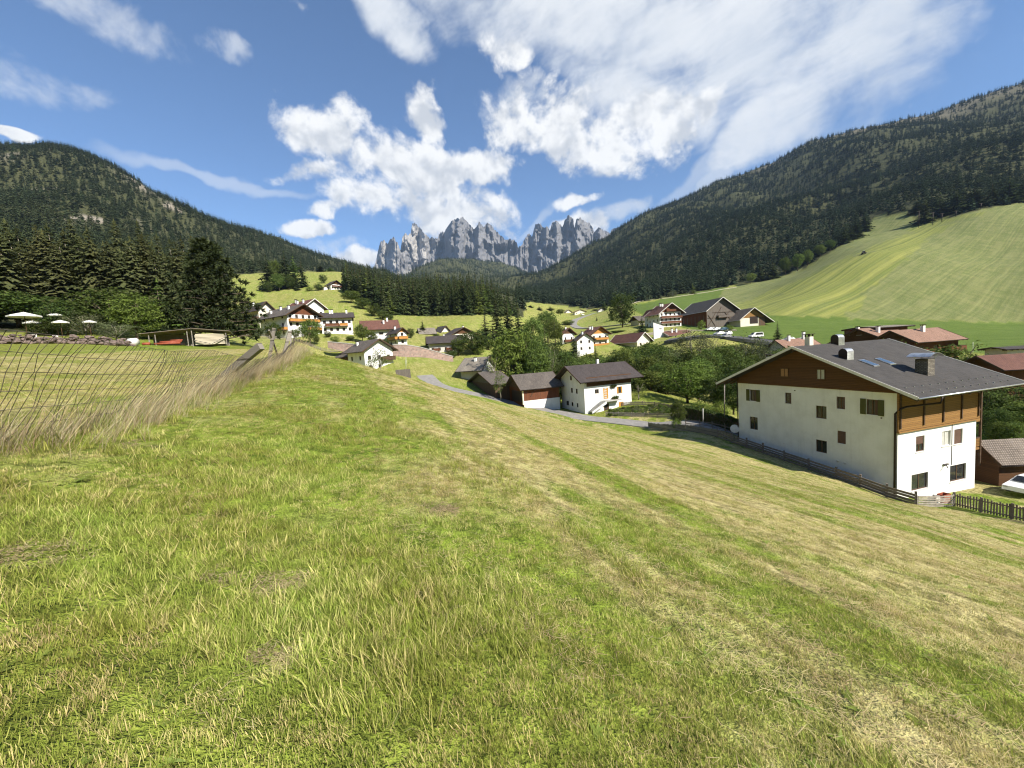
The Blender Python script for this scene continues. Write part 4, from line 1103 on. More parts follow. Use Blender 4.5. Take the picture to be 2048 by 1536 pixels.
# ------------------------------------------------------------------ the big white house by the fence
H = House('big_house', 'big white three-storey house with dark timber gable and grey roof beside the meadow', (1795.2, 863.1, 34.0), 15.6, 17.0, 10.9, 4.07, 'L', 3.63)
winL = [((1570, 785.5, 1582.5, 807.3), 'dc'), ((1673, 793.6, 1690, 818), 'dc'), ((1631.7, 812, 1653, 837), 'd'), ((1499.7, 834, 1515.3, 859), 'd'), ((1674.7, 862.3, 1691.5, 887.3), 'dB'), ((1631.7, 880.6, 1653.6, 905), 'd'),
        ((1499.7, 779.5, 1513.0, 802), 'dcso'), ((1732.5, 799, 1756, 829.5), 'dcso')]
winR = [((1832, 872, 1849, 903), 'db'), ((1884, 862, 1901.5, 891.5), 'd'), ((1908.5, 858, 1925, 887.6), 'dB'), ((1823, 947, 1856, 979), 'd'), ((1900, 929, 1931.6, 961), 'd')]
bl = [H.px_box('L', *w[0]) for w in winL]; br_ = [H.px_box('R', *w[0]) for w in winR]
H.walls(P_WHITE, bl, br_, -9.0, 0.18)
for (w, s_), q in zip(winL, bl): H.window('L', q, s_, recess=0.14, sill=False)
for i, ((w, s_), q) in enumerate(zip(winR, br_)): H.window('R', q, s_, recess=0.15, frame=W_WHITE if i == 1 else W_FRAME, glass=W_CURT if i == 1 else None)
H.gables(B_DARK, B_DARK, 3.41, 0.08)
for x in ((1562.5, 736.5, 1578.6, 753.7, W_SKIN), (1635, 738, 1652, 759, W_CURT)):
    q = H.px_box('L', *x[:4]); H.window('L', q, 'd', recess=-0.10, glass=x[4], sill=False)
mb = MB(); H.fbox(mb, 'R', -0.12, 10.98, 0.0, 4.2, 0.003, 0.14); mb.build('timber_cladding', B_HONEY, H.root)
mb = MB(); H.fbox(mb, 'R', -0.16, 11.02, -0.14, -0.003, 0.003, 0.22); mb.build('cornice', B_HONEY, H.root)
for u in (0.05, 3.1, 5.75, 8.35, 10.85):
    mb = MB(); H.fbox(mb, 'R', u - 0.07, u + 0.07, 0.25, 4.2, 0.143, 0.24); mb.build('batten', W_BEAM, H.root)
H.roof(R_SLATE, 2.18, 1.45, 0.22, 2.1, 2.4)
c = H.chimney(1.05, 5.45, 1.35, 0.95, BRICK)
for ch in list(H.roof_o.children):
    if ch.name.startswith('chimney_cap'): bpy.data.objects.remove(ch)
def hood(mb, w, l, h, z):
    n = 10
    for k in range(n):
        a0 = -1 + 2 * k / n; a1 = -1 + 2 * (k + 1) / n
        f = lambda a: (a * w, z + h * (1 - a * a))
        (x0, z0), (x1, z1) = f(a0), f(a1)
        mb.add([(x0, -l, z0), (x1, -l, z1), (x1, l, z1), (x0, l, z0), (x0, -l, z0 - .03), (x1, -l, z1 - .03), (x1, l, z1 - .03), (x0, l, z0 - .03)], [(0, 1, 2, 3), (7, 6, 5, 4), (0, 4, 5, 1), (3, 2, 6, 7)])
mb = MB(); hood(mb, 0.95, 0.9, 0.32, 1.60)
for i in (-1, 1):
    for j in (-1, 1): mb.bar((i * 0.42, j * 0.42, 1.3), (i * 0.62, j * 0.6, 1.72), 0.05, 0.05)
mb.build('chimney_hood', M_ZINC, H.roof_o, c.location)
for px, py in ((1692, 716), (1671, 686)):                # round-topped ventilators
    g, d, z = H.on_roof(px, py) if py > 700 else (8.3, 4.9, 7.9)
    mb = MB(); n = 12; w = 0.42; l = 0.45
    ring = [(w * math.cos(math.pi * k / n), 0.55 + w * math.sin(math.pi * k / n)) for k in range(n + 1)]
    ring = [(w, -0.5)] + ring + [(-w, -0.5)]
    for (y0, z0), (y1, z1) in zip(ring, ring[1:]): mb.quad((-l, y0, z0), (l, y0, z0), (l, y1, z1), (-l, y1, z1))
    v = mb.build('roof_vent', M_ZINC, H.roof_o, (d, g, z))
    mb = MB(); mb.add([(-l + 0.05, y, zz) for y, zz in ring], [tuple(range(len(ring)))]); mb.build('vent_mouth', M_DARKM, v)
for a, b_ in (((1723, 719.5), (1742, 729)), ((1749.5, 717.5), (1787, 730))):
    g0, d0, z0 = H.on_roof(*a); g1, d1, z1 = H.on_roof(*b_)
    dm = 2.35 if a[0] < 1730 else 4.62
    gs = (3.0, 4.35)
    P = [(dm + i * 0.40, g, H.roof_z(g) + H.thick + 0.10) for i, g in ((-1, gs[0]), (1, gs[0]), (1, gs[1]), (-1, gs[1]))]
    mb = MB(); mb.prism(P, (0, 0, -0.14)); o = mb.build('skylight', M_ZINC, H.roof_o)
    P2 = [(dm + i * 0.32, g, H.roof_z(g) + H.thick + 0.112) for i, g in ((-1, gs[0] + 0.1), (1, gs[0] + 0.1), (1, gs[1] - 0.1), (-1, gs[1] - 0.1))]
    mb = MB(); mb.prism(P2, (0, 0, -0.01)); mb.build('pane', mat('skylight_glass', (0.05, 0.08, 0.12), (0.06, 0.09, 0.13), 2, 0.03, spec=1.0), o)
H.chimney(8.7, 1.25, 1.0, 0.55, P_CREAM)
H.chimney(14.2, 2.2, 1.15, 0.6, P_WHITE)
sg_ = MB(); sg_.box(-0.04, 0.04, -0.05, 0.05, 0.0, 0.07); sgm = sg_.mesh('snow_guard', M_ZINC)
for row, g in enumerate((-1.6, -0.75)):
    for k in range(13):
        d = -0.9 + k * 1.06 + row * 0.5
        link_mesh('snow_guard', sgm, H.roof_o, (d, g, H.roof_z(g) + H.thick))
# rainwater pipe bending back to the wall
mb = MB(); ze = H.roof_z(-2.18) + 0.05
mb.tube([(1.55, -2.2, ze), (1.5, -2.1, ze - 0.55), (0.35, -0.45, ze - 0.95), (-0.05, -0.20, ze - 1.15), (-0.12, 0.12, ze - 1.6), (-0.12, 0.12, -7.5)], 0.085, 8)
mb.build('drainpipe', M_DARKM, H.root)
mb = MB(); mb.tube([(-0.05, 17.08, 3.6), (-0.05, 17.08, -5.5)], 0.06, 6); mb.build('drainpipe', M_DARKM, H.root)
mb = MB(); mb.tube([(7.35, -0.03, -0.2), (7.35, -0.03, -4.1)], 0.022, 5); mb.build('cable', M_DARKM, H.root)
# balconies at the far end, posts, dishes, lamp
for z in (-0.35, -3.15):
    mb = MB(); mb.box(10.95, 12.5, 0.4, 8.5, z - 0.2, z); e = mb.build('balcony', B_HONEY, H.root)
    mb = MB()
    for y in np.arange(0.45, 8.4, 0.16): mb.box(12.40, 12.44, y, y + 0.12, z + 0.1, z + 0.95)
    mb.build('railing', B_HONEY, e)['kind'] = 'stuff'
    mb = MB()
    for x in np.arange(11.0, 12.4, 0.16): mb.box(x, x + 0.12, 0.40, 0.44, z + 0.1, z + 0.95)
    mb.build('railing', B_HONEY, e)['kind'] = 'stuff'
    mb = MB(); mb.box(10.95, 12.5, 0.36, 0.48, z + 0.955, z + 1.05); mb.build('handrail', W_BEAM, e)
for y in (0.42, 4.4, 8.4):
    mb = MB(); mb.box(12.42, 12.58, y - 0.08, y + 0.08, -5.0, 4.2); mb.build('post', W_BEAM, H.root)
def dish(r, parent, loc, rz, tilt=0.35, m=None):
    mb = MB(); n = 16; vs = [(0, 0.0, 0)]; fs = []
    for k, (q, dp) in enumerate(((0.4, 0.03), (0.75, 0.10), (1.0, 0.18))):
        for j in range(n): vs.append((r * q * math.cos(2 * math.pi * j / n), -dp * r, r * q * math.sin(2 * math.pi * j / n)))
    fs += [(0, 1 + j, 1 + (j + 1) % n) for j in range(n)]
    for k in range(2): fs += [(1 + k * n + j, 1 + (k + 1) * n + j, 1 + (k + 1) * n + (j + 1) % n, 1 + k * n + (j + 1) % n) for j in range(n)]
    mb.add(vs, fs, True)
    mb.bar((0, -0.18 * r, -r), (0, -r * 0.95, -0.1 * r), 0.03, 0.03); mb.box(-0.05, 0.05, -r * 1.0, -r * 0.85, -0.15 * r, 0.02)
    mb.bar((0, 0, 0), (0, 0.3, -0.3), 0.05, 0.05)
    o = mb.build('satellite_dish', m or W_WHITE, parent, loc); o.rotation_euler = (tilt, 0, rz); return o
dish(0.48, H.root, (12.9, 1.0, 0.85), math.radians(-40))
dish(0.55, H.root, (-0.45, 17.2, -2.6), math.radians(140))
q = H.pix(1479, 848, 'L'); mb = MB(); mb.tube([(-0.02, q[0], q[1]), (-0.25, q[0], q[1] + 0.1)], 0.03, 6); mb.tube([(-0.25, q[0], q[1] + 0.12), (-0.25, q[0], q[1] - 0.12)], [0.04, 0.12], 8); mb.build('wall_lamp', W_BEAM, H.root)
q = H.pix(1890, 928, 'R'); mb = MB(); mb.box(q[0] - 0.35, q[0] + 0.3, -0.16, -0.003, q[1] - 0.05, q[1] + 0.03); mb.bar((q[0], -0.05, q[1]), (q[0] - 0.4, -0.4, q[1] - 0.2), 0.05, 0.05); mb.build('awning_bracket', M_DARKM, H.root)
for px, py in ((1676, 922), (1690, 926), (1568, 887), (1590, 781), (1763, 836)):
    u, z = H.pix(px, py, 'L'); mb = MB(); r = 0.12 if py > 900 else 0.06
    mb.tube([(0.02, u, z), (-0.05, u, z)], r, 12); mb.build('vent_cover', W_WHITE if py > 880 else W_BEAM, H.root)

# ------------------------------------------------------------------ the small white house with orange shutters, its barns
S = House('small_house', 'small white house with orange shutters, outside stair and dark brown roof', (1170.5, 823, 77.0), 19.8, 9.8, 11.15, 6.4, 'L', 2.51)
wl = [(1142, 776, 1145.4, 785.5), (1151.7, 777.6, 1155, 787.3), (1132.7, 802, 1137.7, 810.4), (1143.3, 804.3, 1146.5, 812.3), (1153.5, 806.4, 1156.6, 814.6)]
wr = [(1189.6, 778.5, 1197.5, 786.7), (1206.6, 775.6, 1216.5, 797.9), (1236.5, 773.2, 1241.6, 786.1), (1237.6, 803.7, 1247, 816.6), (1207.7, 806.6, 1218.3, 824)]
bl = [S.px_box('L', *w) for w in wl]; br_ = [S.px_box('R', *w) for w in wr]
S.walls(P_WHITE, bl, br_, -3.0, 0.15)
for q in bl: S.window('L', q, 'd', frame=W_FRAME, sill=False)
for i, q in enumerate(br_):
    if i in (1, 4):
        mb = MB(); S.fbox(mb, 'R', q[0], q[1], q[2], q[3], -0.12, -0.06); dr = mb.build('door', W_SHUT if i == 1 else W_FRAME, S.root)
        for k in range(5):
            z = q[2] + (q[3] - q[2]) * (k + 0.35) / 5; mb = MB(); S.fbox(mb, 'R', q[0] + 0.25, q[1] - 0.35, z, z + 0.24, -0.06, -0.045); mb.build('pane', W_CURT if i == 1 else GLASS, dr)
    elif i == 3:
        for a, b_ in ((q[0], (q[0] + q[1]) / 2 - 0.02), ((q[0] + q[1]) / 2 + 0.02, q[1])):
            mb = MB(); S.fbox(mb, 'R', a, b_, q[2], q[3], -0.05, 0.02); mb.build('shutter', W_SHUT, S.root)
        mb = MB(); S.fbox(mb, 'R', q[0], q[1], q[2], q[3], -0.15, -0.10); mb.build('pane', GLASS, S.root)
    else: S.window('R', q, 's' if i == 2 else 'd')
zt = S.pix(1175, 773.5, 'R')[1]
mb = MB(); S.fbox(mb, 'R', 0.6, 11.15, zt, 6.7, 0.003, 0.10); mb.build('timber_band', B_DARK, S.root)
S.gables(P_WHITE)
S.window('L', S.px_box('L', 1141, 751.6, 1143.6, 760.4), 'd', recess=-0.03, sill=False)
S.roof(R_BROWN, 1.27, 1.5, 0.2, 4.6, 2.3, trim=W_BEAM)
S.chimney(5.1, 6.6, 1.0, 0.5, P_WHITE)
zl = S.pix(1212, 800, 'R')[1]; u0 = S.pix(1207, 800, 'R')[0]; u1 = S.pix(1236, 801, 'R')[0]; us = S.pix(1178, 822, 'R')[0]
mb = MB(); S.fbox(mb, 'R', u0 - 0.1, u1, zl - 0.2, zl, 0.003, 1.25); mb.build('landing', m_kerb, S.root)
n = 13
stp = empty('stair_dummy', (0, 0, 0)); bpy.data.objects.remove(stp)
for k in range(n):
    ua = us + (u0 - 0.1 - us) * k / n; ub = us + (u0 - 0.1 - us) * (k + 1) / n; zk = (zl + 0.1) * (k + 1) / n - 0.1
    mb = MB(); S.fbox(mb, 'R', ua, ub, zk - 0.17, zk, 0.1, 1.15); mb.build('step', m_kerb, S.root)
mb = MB(); mb.add([(us, -1.16, -0.4), (u0 - 0.1, -1.16, zl - 0.55), (u0 - 0.1, -1.16, zl - 0.1), (us, -1.16, -0.05), (us, -1.28, -0.4), (u0 - 0.1, -1.28, zl - 0.55), (u0 - 0.1, -1.28, zl - 0.1), (us, -1.28, -0.05)], [(0, 1, 2, 3), (7, 6, 5, 4), (0, 4, 5, 1), (2, 6, 7, 3), (0, 3, 7, 4), (1, 5, 6, 2)]); mb.build('stair_string', P_WHITE, S.root)
mb = MB(); mb.bar((us, -1.22, 0.75), (u0, -1.22, zl + 0.95), 0.05, 0.06); mb.bar((u0, -1.22, zl + 0.95), (u1, -1.22, zl + 0.95), 0.05, 0.06)
for k in range(9): mb.bar((us + (u0 - us) * k / 8, -1.22, zl * k / 8 - 0.1), (us + (u0 - us) * k / 8, -1.22, zl * k / 8 + 0.78), 0.03, 0.03)
mb.build('stair_rail', M_ZINC, S.root)
for z, w in ((zl + 0.15, 1.3), (zl + 2.5, 1.0)):
    mb = MB(); S.fbox(mb, 'R', u1 - 1.6, u1 - 1.6 + w, z - 0.12, z + 0.12, 0.3 if z < zl + 1 else 0.003, 0.62 if z < zl + 1 else 0.3); pl_ = mb.build('planter', W_BEAM, S.root)
    q, _ = leafy(7, 26, 16, 0.10, cr=(0.7, 0.22), cz=(0.0, 0.5), spread=0.25, gaps=0)
    link_mesh('flowers', quad_mesh('planter_leaves', q, M_LEAFD), pl_, ((u1 - 1.6 + w / 2), -0.46 if z < zl + 1 else -0.18, z))['kind'] = 'stuff'

def sh(name, label, corner, th, L, R, top, gable, rise, wall, roofm, gabm, ove=0.9, ovg=0.9, nL=(0, 0), nR=(0, 0), balc=(), chim=(), trim=W_WHITE, cat='house', z0=0.9, style='d', wsz=(0.95, 1.15), ove2=None, ovg2=None, floor=2.7, fe=6.0, wallL=None, lift=0.0):
    h = House(name, label, corner, th, L, R, top, gable, rise, cat, lift=lift)
    hl = []
    for face, W, (nc, nrw) in (('L', h.ly, nL), ('R', h.lx, nR)):
        us = [W * (k + 0.5) / nc for k in range(nc)]
        hl.append([b for b in h.grid(face, us, [z0 + floor * k for k in range(nrw)], *wsz) if b[3] < h.h - 0.05])
    h.walls(wall, hl[0], hl[1], -fe)
    for face, q in (('L', hl[0]), ('R', hl[1])):
        for b_ in q: h.window(face, b_, style)
    if wallL is not None:
        mb = MB(); h.fbox(mb, 'L', 0.0, h.ly, -fe, h.h, 0.003, 0.08); mb.build('boarding', wallL, h.root)
    h.gables(gabm)
    h.roof(roofm, ove, ovg, 0.2, ove2, ovg2, trim=trim)
    for f, a, b_, z, m in balc:
        W = h.ly if f == 'L' else h.lx
        h.balcony(f, W * a, W * b_, z, 1.1, 0.95, m)
    for g, d, hh in chim: h.chimney(h.G * g, h.D * d, hh, 0.6)
    return h
A = sh('hay_barn', 'dark red-brown board barn with grey roof joined to the small white house', (1047.6, 800, 81), 20, 1020, 1119, 777, 'L', 2.6, B_RED, R_GREYB, B_OLD, 0.7, 0.9, trim=W_BEAM, cat='barn')
mb = MB(); A.fbox(mb, 'R', 0.0, A.lx, -3.0, -0.25, 0.003, 0.12); mb.build('plinth', P_WHITE, A.root)
for a in ((0.6, 1.6, 0.6, 2.0), (1.6, 0.6, 2.6, 2.0)):
    mb = MB(); mb.bar((a[0], -0.05, a[1]), (a[2], -0.05, a[3]), 0.12, 0.14, (0, 1, 0)); mb.build('brace', W_BEAM, A.root)
mb = MB(); A.fbox(mb, 'L', 0.4, A.ly * 0.8, -0.6, 1.7, 0.003, 0.04); mb.build('dark_bay_panel', M_DARKM, A.root)  # flat dark panel on the wall stands for the shade inside the bay
mb = MB(); A.fbox(mb, 'L', -0.1, 0.22, -1.0, A.h, 0.003, 0.25); mb.build('corner_post', P_CREAM, A.root)
sh('log_hut', 'old dark wooden hut with mossy grey shingle roof beside the lane', (991, 788, 88), 24, 946, 1021, 768, 'L', 2.4, B_OLD, R_GREYB, B_GREY, 0.7, 1.1, trim=W_BEAM, cat='hut')
sh('garden_house', 'small white house with pale shingle roof, half behind the bright leafy tree', (963, 759, 104), 72, 923, 990, 735, 'R', 2.6, P_GREY, R_PALE, P_WHITE, 1.7, 0.9, chim=((0.30, 0.45, 0.9),), trim=W_BEAM)
C3 = sh('chalet', 'white house with grey roof, dark balcony and green shutters just beyond the meadow crest', (732, 746, 108), 50, 699, 789, 699, 'R', 2.7, P_WHITE, R_GREYB, P_WHITE, 1.2, 1.2, (2, 2), (3, 2), (('R', 0.55, 1.02, 3.3, W_BEAM),), ((0.25, 0.8, 0.9),), trim=W_BEAM)
sh('wooden_annex', 'low dark timber annex with grey roof at the left of the white crest house', (700, 738, 116), 50, 655, 8.0, 711, 'R', 2.2, P_GREY, R_GREYB, B_DARK, 1.0, 1.0, trim=W_BEAM, wallL=B_DARK, cat='annex')
sh('guest_house', 'large white guest house with long orange balcony and carved brown gable', (578, 673, 132), 60, 524, 640, 628, 'R', 3.4, P_WHITE, R_GREYB, B_RED, 1.3, 1.5, (3, 3), (5, 3), (('R', 0.04, 1.0, 5.0, B_ORANGE), ('R', 0.55, 1.03, 2.2, B_ORANGE), ('L', 0.02, 0.28, 2.3, B_ORANGE)), ((0.3, 0.25, 1.1), (0.35, 0.6, 1.1), (0.2, 0.8, 1.0)), trim=W_BEAM, wallL=None)
sh('white_house', 'white house with red roof rising behind the large guest house', (611, 650, 152), 60, 572, 651, 613, 'R', 3.0, P_WHITE, R_RED, P_WHITE, 1.2, 1.2, (0, 0), (3, 2), (), ((0.3, 0.3, 1.2), (0.3, 0.6, 1.2), (0.42, 0.8, 1.2)), z0=1.6)
sh('white_house', 'white house with dark roof and two chimneys, left of the large guest house', (520, 652, 150), 60, 478, 549, 617, 'R', 2.6, P_CREAM, R_BROWN, P_CREAM, 1.3, 1.2, (2, 2), (3, 2), (('L', 0.0, 0.5, 2.6, W_BEAM),), ((0.3, 0.4, 1.2), (0.35, 0.62, 1.2)), trim=W_BEAM)
sh('white_house', 'white house with low brown roof, one dark and one orange balcony', (645, 668, 142), 24, 9.0, 707, 635, 'L', 2.0, P_WHITE, R_BROWN, P_WHITE, 1.1, 0.9, (2, 2), (5, 2), (('R', 0.12, 0.56, 2.6, B_RED), ('R', 0.58, 0.84, 2.6, B_ORANGE)), ((0.4, 0.30, 1.2), (0.4, 0.38, 1.2), (0.4, 0.85, 1.1)), trim=W_BEAM)
sh('white_house', 'white house with broad red roof and three rooflights near the stone wall', (731, 690, 146), 22, 10.0, 797, 657, 'L', 3.2, P_WHITE, R_RED, P_WHITE, 1.3, 1.2, (2, 2), (3, 2), (), ((0.25, 0.62, 1.2), (0.42, 0.75, 1.2)), trim=W_BEAM, wsz=(1.5, 0.9))
sh('chalet', 'white chalet end with orange balconies right of the broad red roof', (797, 692, 140), 40, 8.0, 815, 664, 'R', 1.4, P_WHITE, R_BROWN, B_ORANGE, 0.8, 1.0, (2, 2), (1, 2), (('R', 0.0, 1.0, 2.4, B_ORANGE), ('L', 0.0, 0.9, 2.4, B_ORANGE)), ((0.4, 0.6, 1.0),), trim=W_BEAM)
sh('farmhouse', 'pale farmhouse with long grey-brown roof and flower balconies, half behind a dark tree', (860, 707, 150), 14, 9.0, 925, 685, 'L', 2.4, P_GREY, R_BROWN, P_GREY, 1.3, 1.0, (1, 1), (5, 1), (('R', 0.1, 0.3, 0.8, B_RED), ('R', 0.5, 0.72, 0.8, B_RED)), ((0.6, 0.5, 0.9),), trim=W_BEAM)
sh('barn', 'small barn with pale shingle roof on the far village slope', (842, 673, 186), 20, 8.0, 870, 667, 'L', 2.6, B_OLD, R_PALE, B_OLD, 1.0, 0.9, trim=W_BEAM, cat='barn')
sh('white_house', 'white gabled house with black roof beside the pale shingle barn', (883, 672, 195), 50, 872, 899, 662, 'R', 2.4, P_WHITE, R_SLATE, P_WHITE, 1.2, 1.0, (1, 1), (2, 1), trim=W_BEAM)
sh('chalet', 'brown gabled chalet with two pale chimneys at the meadow foot', (905, 680, 178), 42, 893, 948, 668, 'R', 2.8, P_CREAM, R_BROWN, B_DARK, 1.6, 1.3, (1, 1), (4, 1), (), ((0.6, 0.3, 1.2), (0.7, 0.6, 1.2)), trim=W_BEAM)
sh('farmhouse', 'lone white and brown farmhouse high on the hill meadow beside the wood', (662, 579, 305), 55, 654, 684, 568, 'R', 3.0, P_WHITE, R_BROWN, B_DARK, 1.2, 1.4, (1, 1), (4, 2), (('R', 0.1, 0.95, 2.3, B_RED),), trim=W_BEAM)
sh('shed', 'low white shed left of the lone hill farmhouse', (648, 578, 303), 55, 640, 655, 574, 'R', 0.5, P_WHITE, R_PALE, P_WHITE, 0.6, 0.5, trim=W_BEAM, cat='shed')
HT = sh('hotel', 'white hotel with red roof and three rows of red-brown balconies', (1320, 657, 195), 12, 1297, 1363, 625, 'R', 4.2, P_WHITE, R_RED, B_RED, 1.6, 1.7, (3, 3), (5, 3), (('R', 0.04, 1.0, 4.9, B_RED), ('R', 0.04, 0.96, 2.3, B_RED), ('R', 0.28, 0.72, 8.2, B_RED)), ((0.35, 0.35, 1.4), (0.4, 0.6, 1.2), (0.45, 0.75, 1.2)), cat='hotel')
sh('hotel_wing', 'small white wing with red gable roof at the left end of the hotel', (1300, 655, 206), 12, 1290, 1312, 628, 'R', 2.2, P_WHITE, R_RED, P_GREY, 0.8, 0.8, (1, 3), (1, 3), trim=W_BEAM, cat='annex')
BN = sh('great_barn', 'great timber barn with slate grey roof next to the hotel', (1414, 655, 188), 10, 1362, 1472, 620, 'R', 5.4, B_RED, R_SLATE, B_GREY, 1.3, 1.6, cat='barn', wallL=B_RED)
mb = MB(); BN.fbox(mb, 'R', 0.0, BN.lx, -4.0, BN.h, 0.003, 0.06); mb.build('boarding', B_GREY, BN.root)
for k in range(6):
    u = BN.ly * (k + 0.7) / 6.6; mb = MB(); BN.fbox(mb, 'L', u, u + 0.35, 1.0, 6.0, 0.09, 0.14); mb.build('batten', B_GREY, BN.root)
for u0, z0_, u1, z1_ in ((0.3, 0.3, 4.5, 6.5), (4.5, 0.3, 0.6, 6.0), (9, 4, 13, 8), (13.5, 2, 9.5, 7), (5, 5, 8, 9.5), (0.3, 4.4, 16, 4.4), (3, 6.9, 14, 6.9)):
    mb = MB(); mb.bar((u0, -0.12, z0_), (u1, -0.12, z1_), 0.12, 0.25, (0, 1, 0)); mb.build('brace', W_BEAM, BN.root)
BN.balcony('R', 5.5, 11.0, 4.4, 1.2, 1.0, B_GREY)
SH = sh('machine_shed', 'low tan machine shed with brown roof and dark doorway right of the great barn', (1481, 648, 182), 5, 1440, 1530, 637, 'R', 4.4, P_CREAM, R_GREYB, B_HONEY, 1.4, 1.4, cat='shed', ove2=3.8)
mb = MB(); SH.fbox(mb, 'R', 4.6, 8.6, -0.2, 3.1, 0.003, 0.05); mb.build('doorway', M_DARKM, SH.root)  # no opening: a dark panel on the wall imitates the shade within
mb = MB(); SH.fbox(mb, 'R', 9.0, SH.lx, -2, 2.6, 0.06, 0.12); mb.build('boarding', B_OLD, SH.root)
sh('side_barn', 'grey-roofed outbuilding behind the big dark tree, left of the hotel', (1278, 652, 220), 15, 1262, 1296, 640, 'L', 2.4, P_CREAM, R_GREYB, B_OLD, 1.2, 1.0, trim=W_BEAM, cat='barn')
sh('roof_hall', 'hall with wide red-brown roof and pale end wall above the trees', (1275, 696, 162), 22, 1222, 1301, 680, 'R', 2.9, P_CREAM, R_RED, P_CREAM, 1.2, 1.0, (0, 0), (2, 1), cat='building')
p = at(1318, 668, 168); e = empty('end_wall', p, math.radians(8)); tag(e, 'white slanting end wall below the hotel terrace', 'wall')
mb = MB(); mb.prism([(-2.4, 0, -4), (2.2, 0, -4), (2.2, 0, 3.3), (-2.4, 0, 5.0)], (0, 0.4, 0)); mb.build('wall_panel', P_WHITE, e)
mb = MB(); mb.box(0.2, 1.3, -0.05, -0.003, 2.0, 2.5); mb.build('wall_mark', M_ZINC, e)
sh('low_house', 'low building with brown roof and two pale chimneys under the hotel', (1340, 682, 165), 10, 1318, 1385, 671, 'L', 1.8, P_CREAM, R_RED, P_CREAM, 1.0, 1.0, chim=((0.3, 0.25, 1.5), (0.3, 0.45, 1.5)), cat='house')
sh('chalet', 'honey timber chalet with red roof and two orange balconies among the valley trees', (1183, 694, 172), 22, 1165, 1218, 668, 'R', 3.0, P_CREAM, R_RED, B_ORANGE, 1.0, 1.3, (1, 2), (3, 2), (('R', 0.0, 0.92, 2.9, B_ORANGE), ('R', 0.0, 0.95, 0.3, B_ORANGE)), ((0.3, 0.4, 1.4), (0.35, 0.75, 1.2)), trim=W_BEAM)
sh('white_house', 'small white gabled house behind young spruces in front of the honey chalet', (1155, 705, 158), 22, 1149, 1188, 680, 'R', 2.5, P_WHITE, R_BROWN, P_WHITE, 0.9, 1.0, (1, 1), (2, 2), (), ((0.4, 0.3, 1.0),), trim=W_BEAM)
sh('chalet', 'white and brown chalet with red roof left of the honey chalet', (1126, 695, 186), 30, 1120, 1150, 668, 'R', 2.6, P_WHITE, R_RED, B_DARK, 1.0, 1.2, (1, 2), (2, 2), (('R', 0.1, 0.9, 2.6, B_RED),), ((0.4, 0.4, 1.0),), trim=W_BEAM)
for nm, lab, cr, th_, L, R, top, wl_, rf in (('chalet', 'far white chalet with brown roof among trees left of the curving road', (1070, 634, 420), 40, 1063, 1082, 625, P_WHITE, R_BROWN),
        ('far_house', 'far cream hotel beside the curving road', (1150, 634, 470), 15, 1146, 1172, 624, P_CREAM, R_TERRA), ('far_house', 'far white house right of the cream hotel', (1172, 630, 500), 15, 1169, 1183, 621, P_WHITE, R_PALE),
        ('far_barn', 'far white barn on the green rise above the road', (1197, 629, 440), 15, 1194, 1212, 621, P_WHITE, R_BROWN), ('far_house', 'far small house with pale roof left of the cream hotel', (1132, 630, 490), 25, 1129, 1143, 624, P_CREAM, R_PALE), ('far_house', 'far grey-roofed house at the dark wood foot', (1112, 630, 500), 25, 1108, 1122, 624, P_WHITE, R_GREYB)):
    sh(nm, lab, cr, th_, L, R, top, 'R', 2.6, wl_, rf, wl_, 1.0, 1.0, (2, 1), (3, 2), trim=W_BEAM)
# brown house beyond the big roof
B1 = sh('brown_house', 'brown timber house with broad gable and terracotta roof behind the big grey roof', (1800, 712, 90), 15.6, 1652, 9.0, 688, 'L', 4.0, B_RED, R_TERRA, B_DARK, 1.4, 1.2, (3, 0), (2, 1), (), ((0.35, 0.25, 1.3), (0.62, 0.25, 1.3), (0.85, 0.4, 1.2)), trim=W_BEAM, ovg2=1.5)
for px in (1689, 1713):
    B1.window('L', B1.px_box('L', px, 661, px + 11, 670), 'd', recess=-0.03, frame=B_RED, glass=W_FRAME)
B2 = sh('brown_house', 'lower brown timber wing with terracotta roof and pale chimney, right of the broad gable', (1828, 712, 86), 10, 8.5, 1916, 681, 'L', 2.3, B_RED, R_TERRA, B_DARK, 1.2, 0.8, (1, 1), (3, 1), (('R', 0.7, 1.05, 0.6, B_RED),), ((0.35, 0.55, 1.3),), trim=W_BEAM)
B3 = sh('flat_shed', 'flat-roofed upper storey with posts on the brown timber house', (1755, 668, 98), 12, 7.0, 1815, 656, 'L', 0.35, B_RED, R_PALE, B_RED, 1.0, 1.0, trim=W_BEAM, cat='loggia', fe=0.8)
sh('low_house', 'low house with terracotta roof and pale chimneys left of the brown timber house', (1575, 712, 108), 8, 7.0, 1640, 696, 'L', 2.2, P_CREAM, R_TERRA, P_CREAM, 0.8, 0.8, chim=((0.4, 0.3, 1.4), (0.45, 0.8, 1.9)), trim=W_BEAM)
sh('hut', 'small pale grey hut with flat roof at the far right edge', (2014, 716, 92), -8, 5.0, 9.0, 699, 'L', 0.4, P_GREY, R_BROWN, P_GREY, 0.8, 0.9, (0, 0), (2, 1), trim=W_BEAM, cat='hut')
sh('red_roof_house', 'dark timber house with dull red roof at the right edge', (2012, 760, 62), -6, 6.5, 10.0, 735, 'L', 1.7, B_RED, R_RED, B_DARK, 1.0, 1.3, (0, 0), (2, 1), trim=W_BEAM)
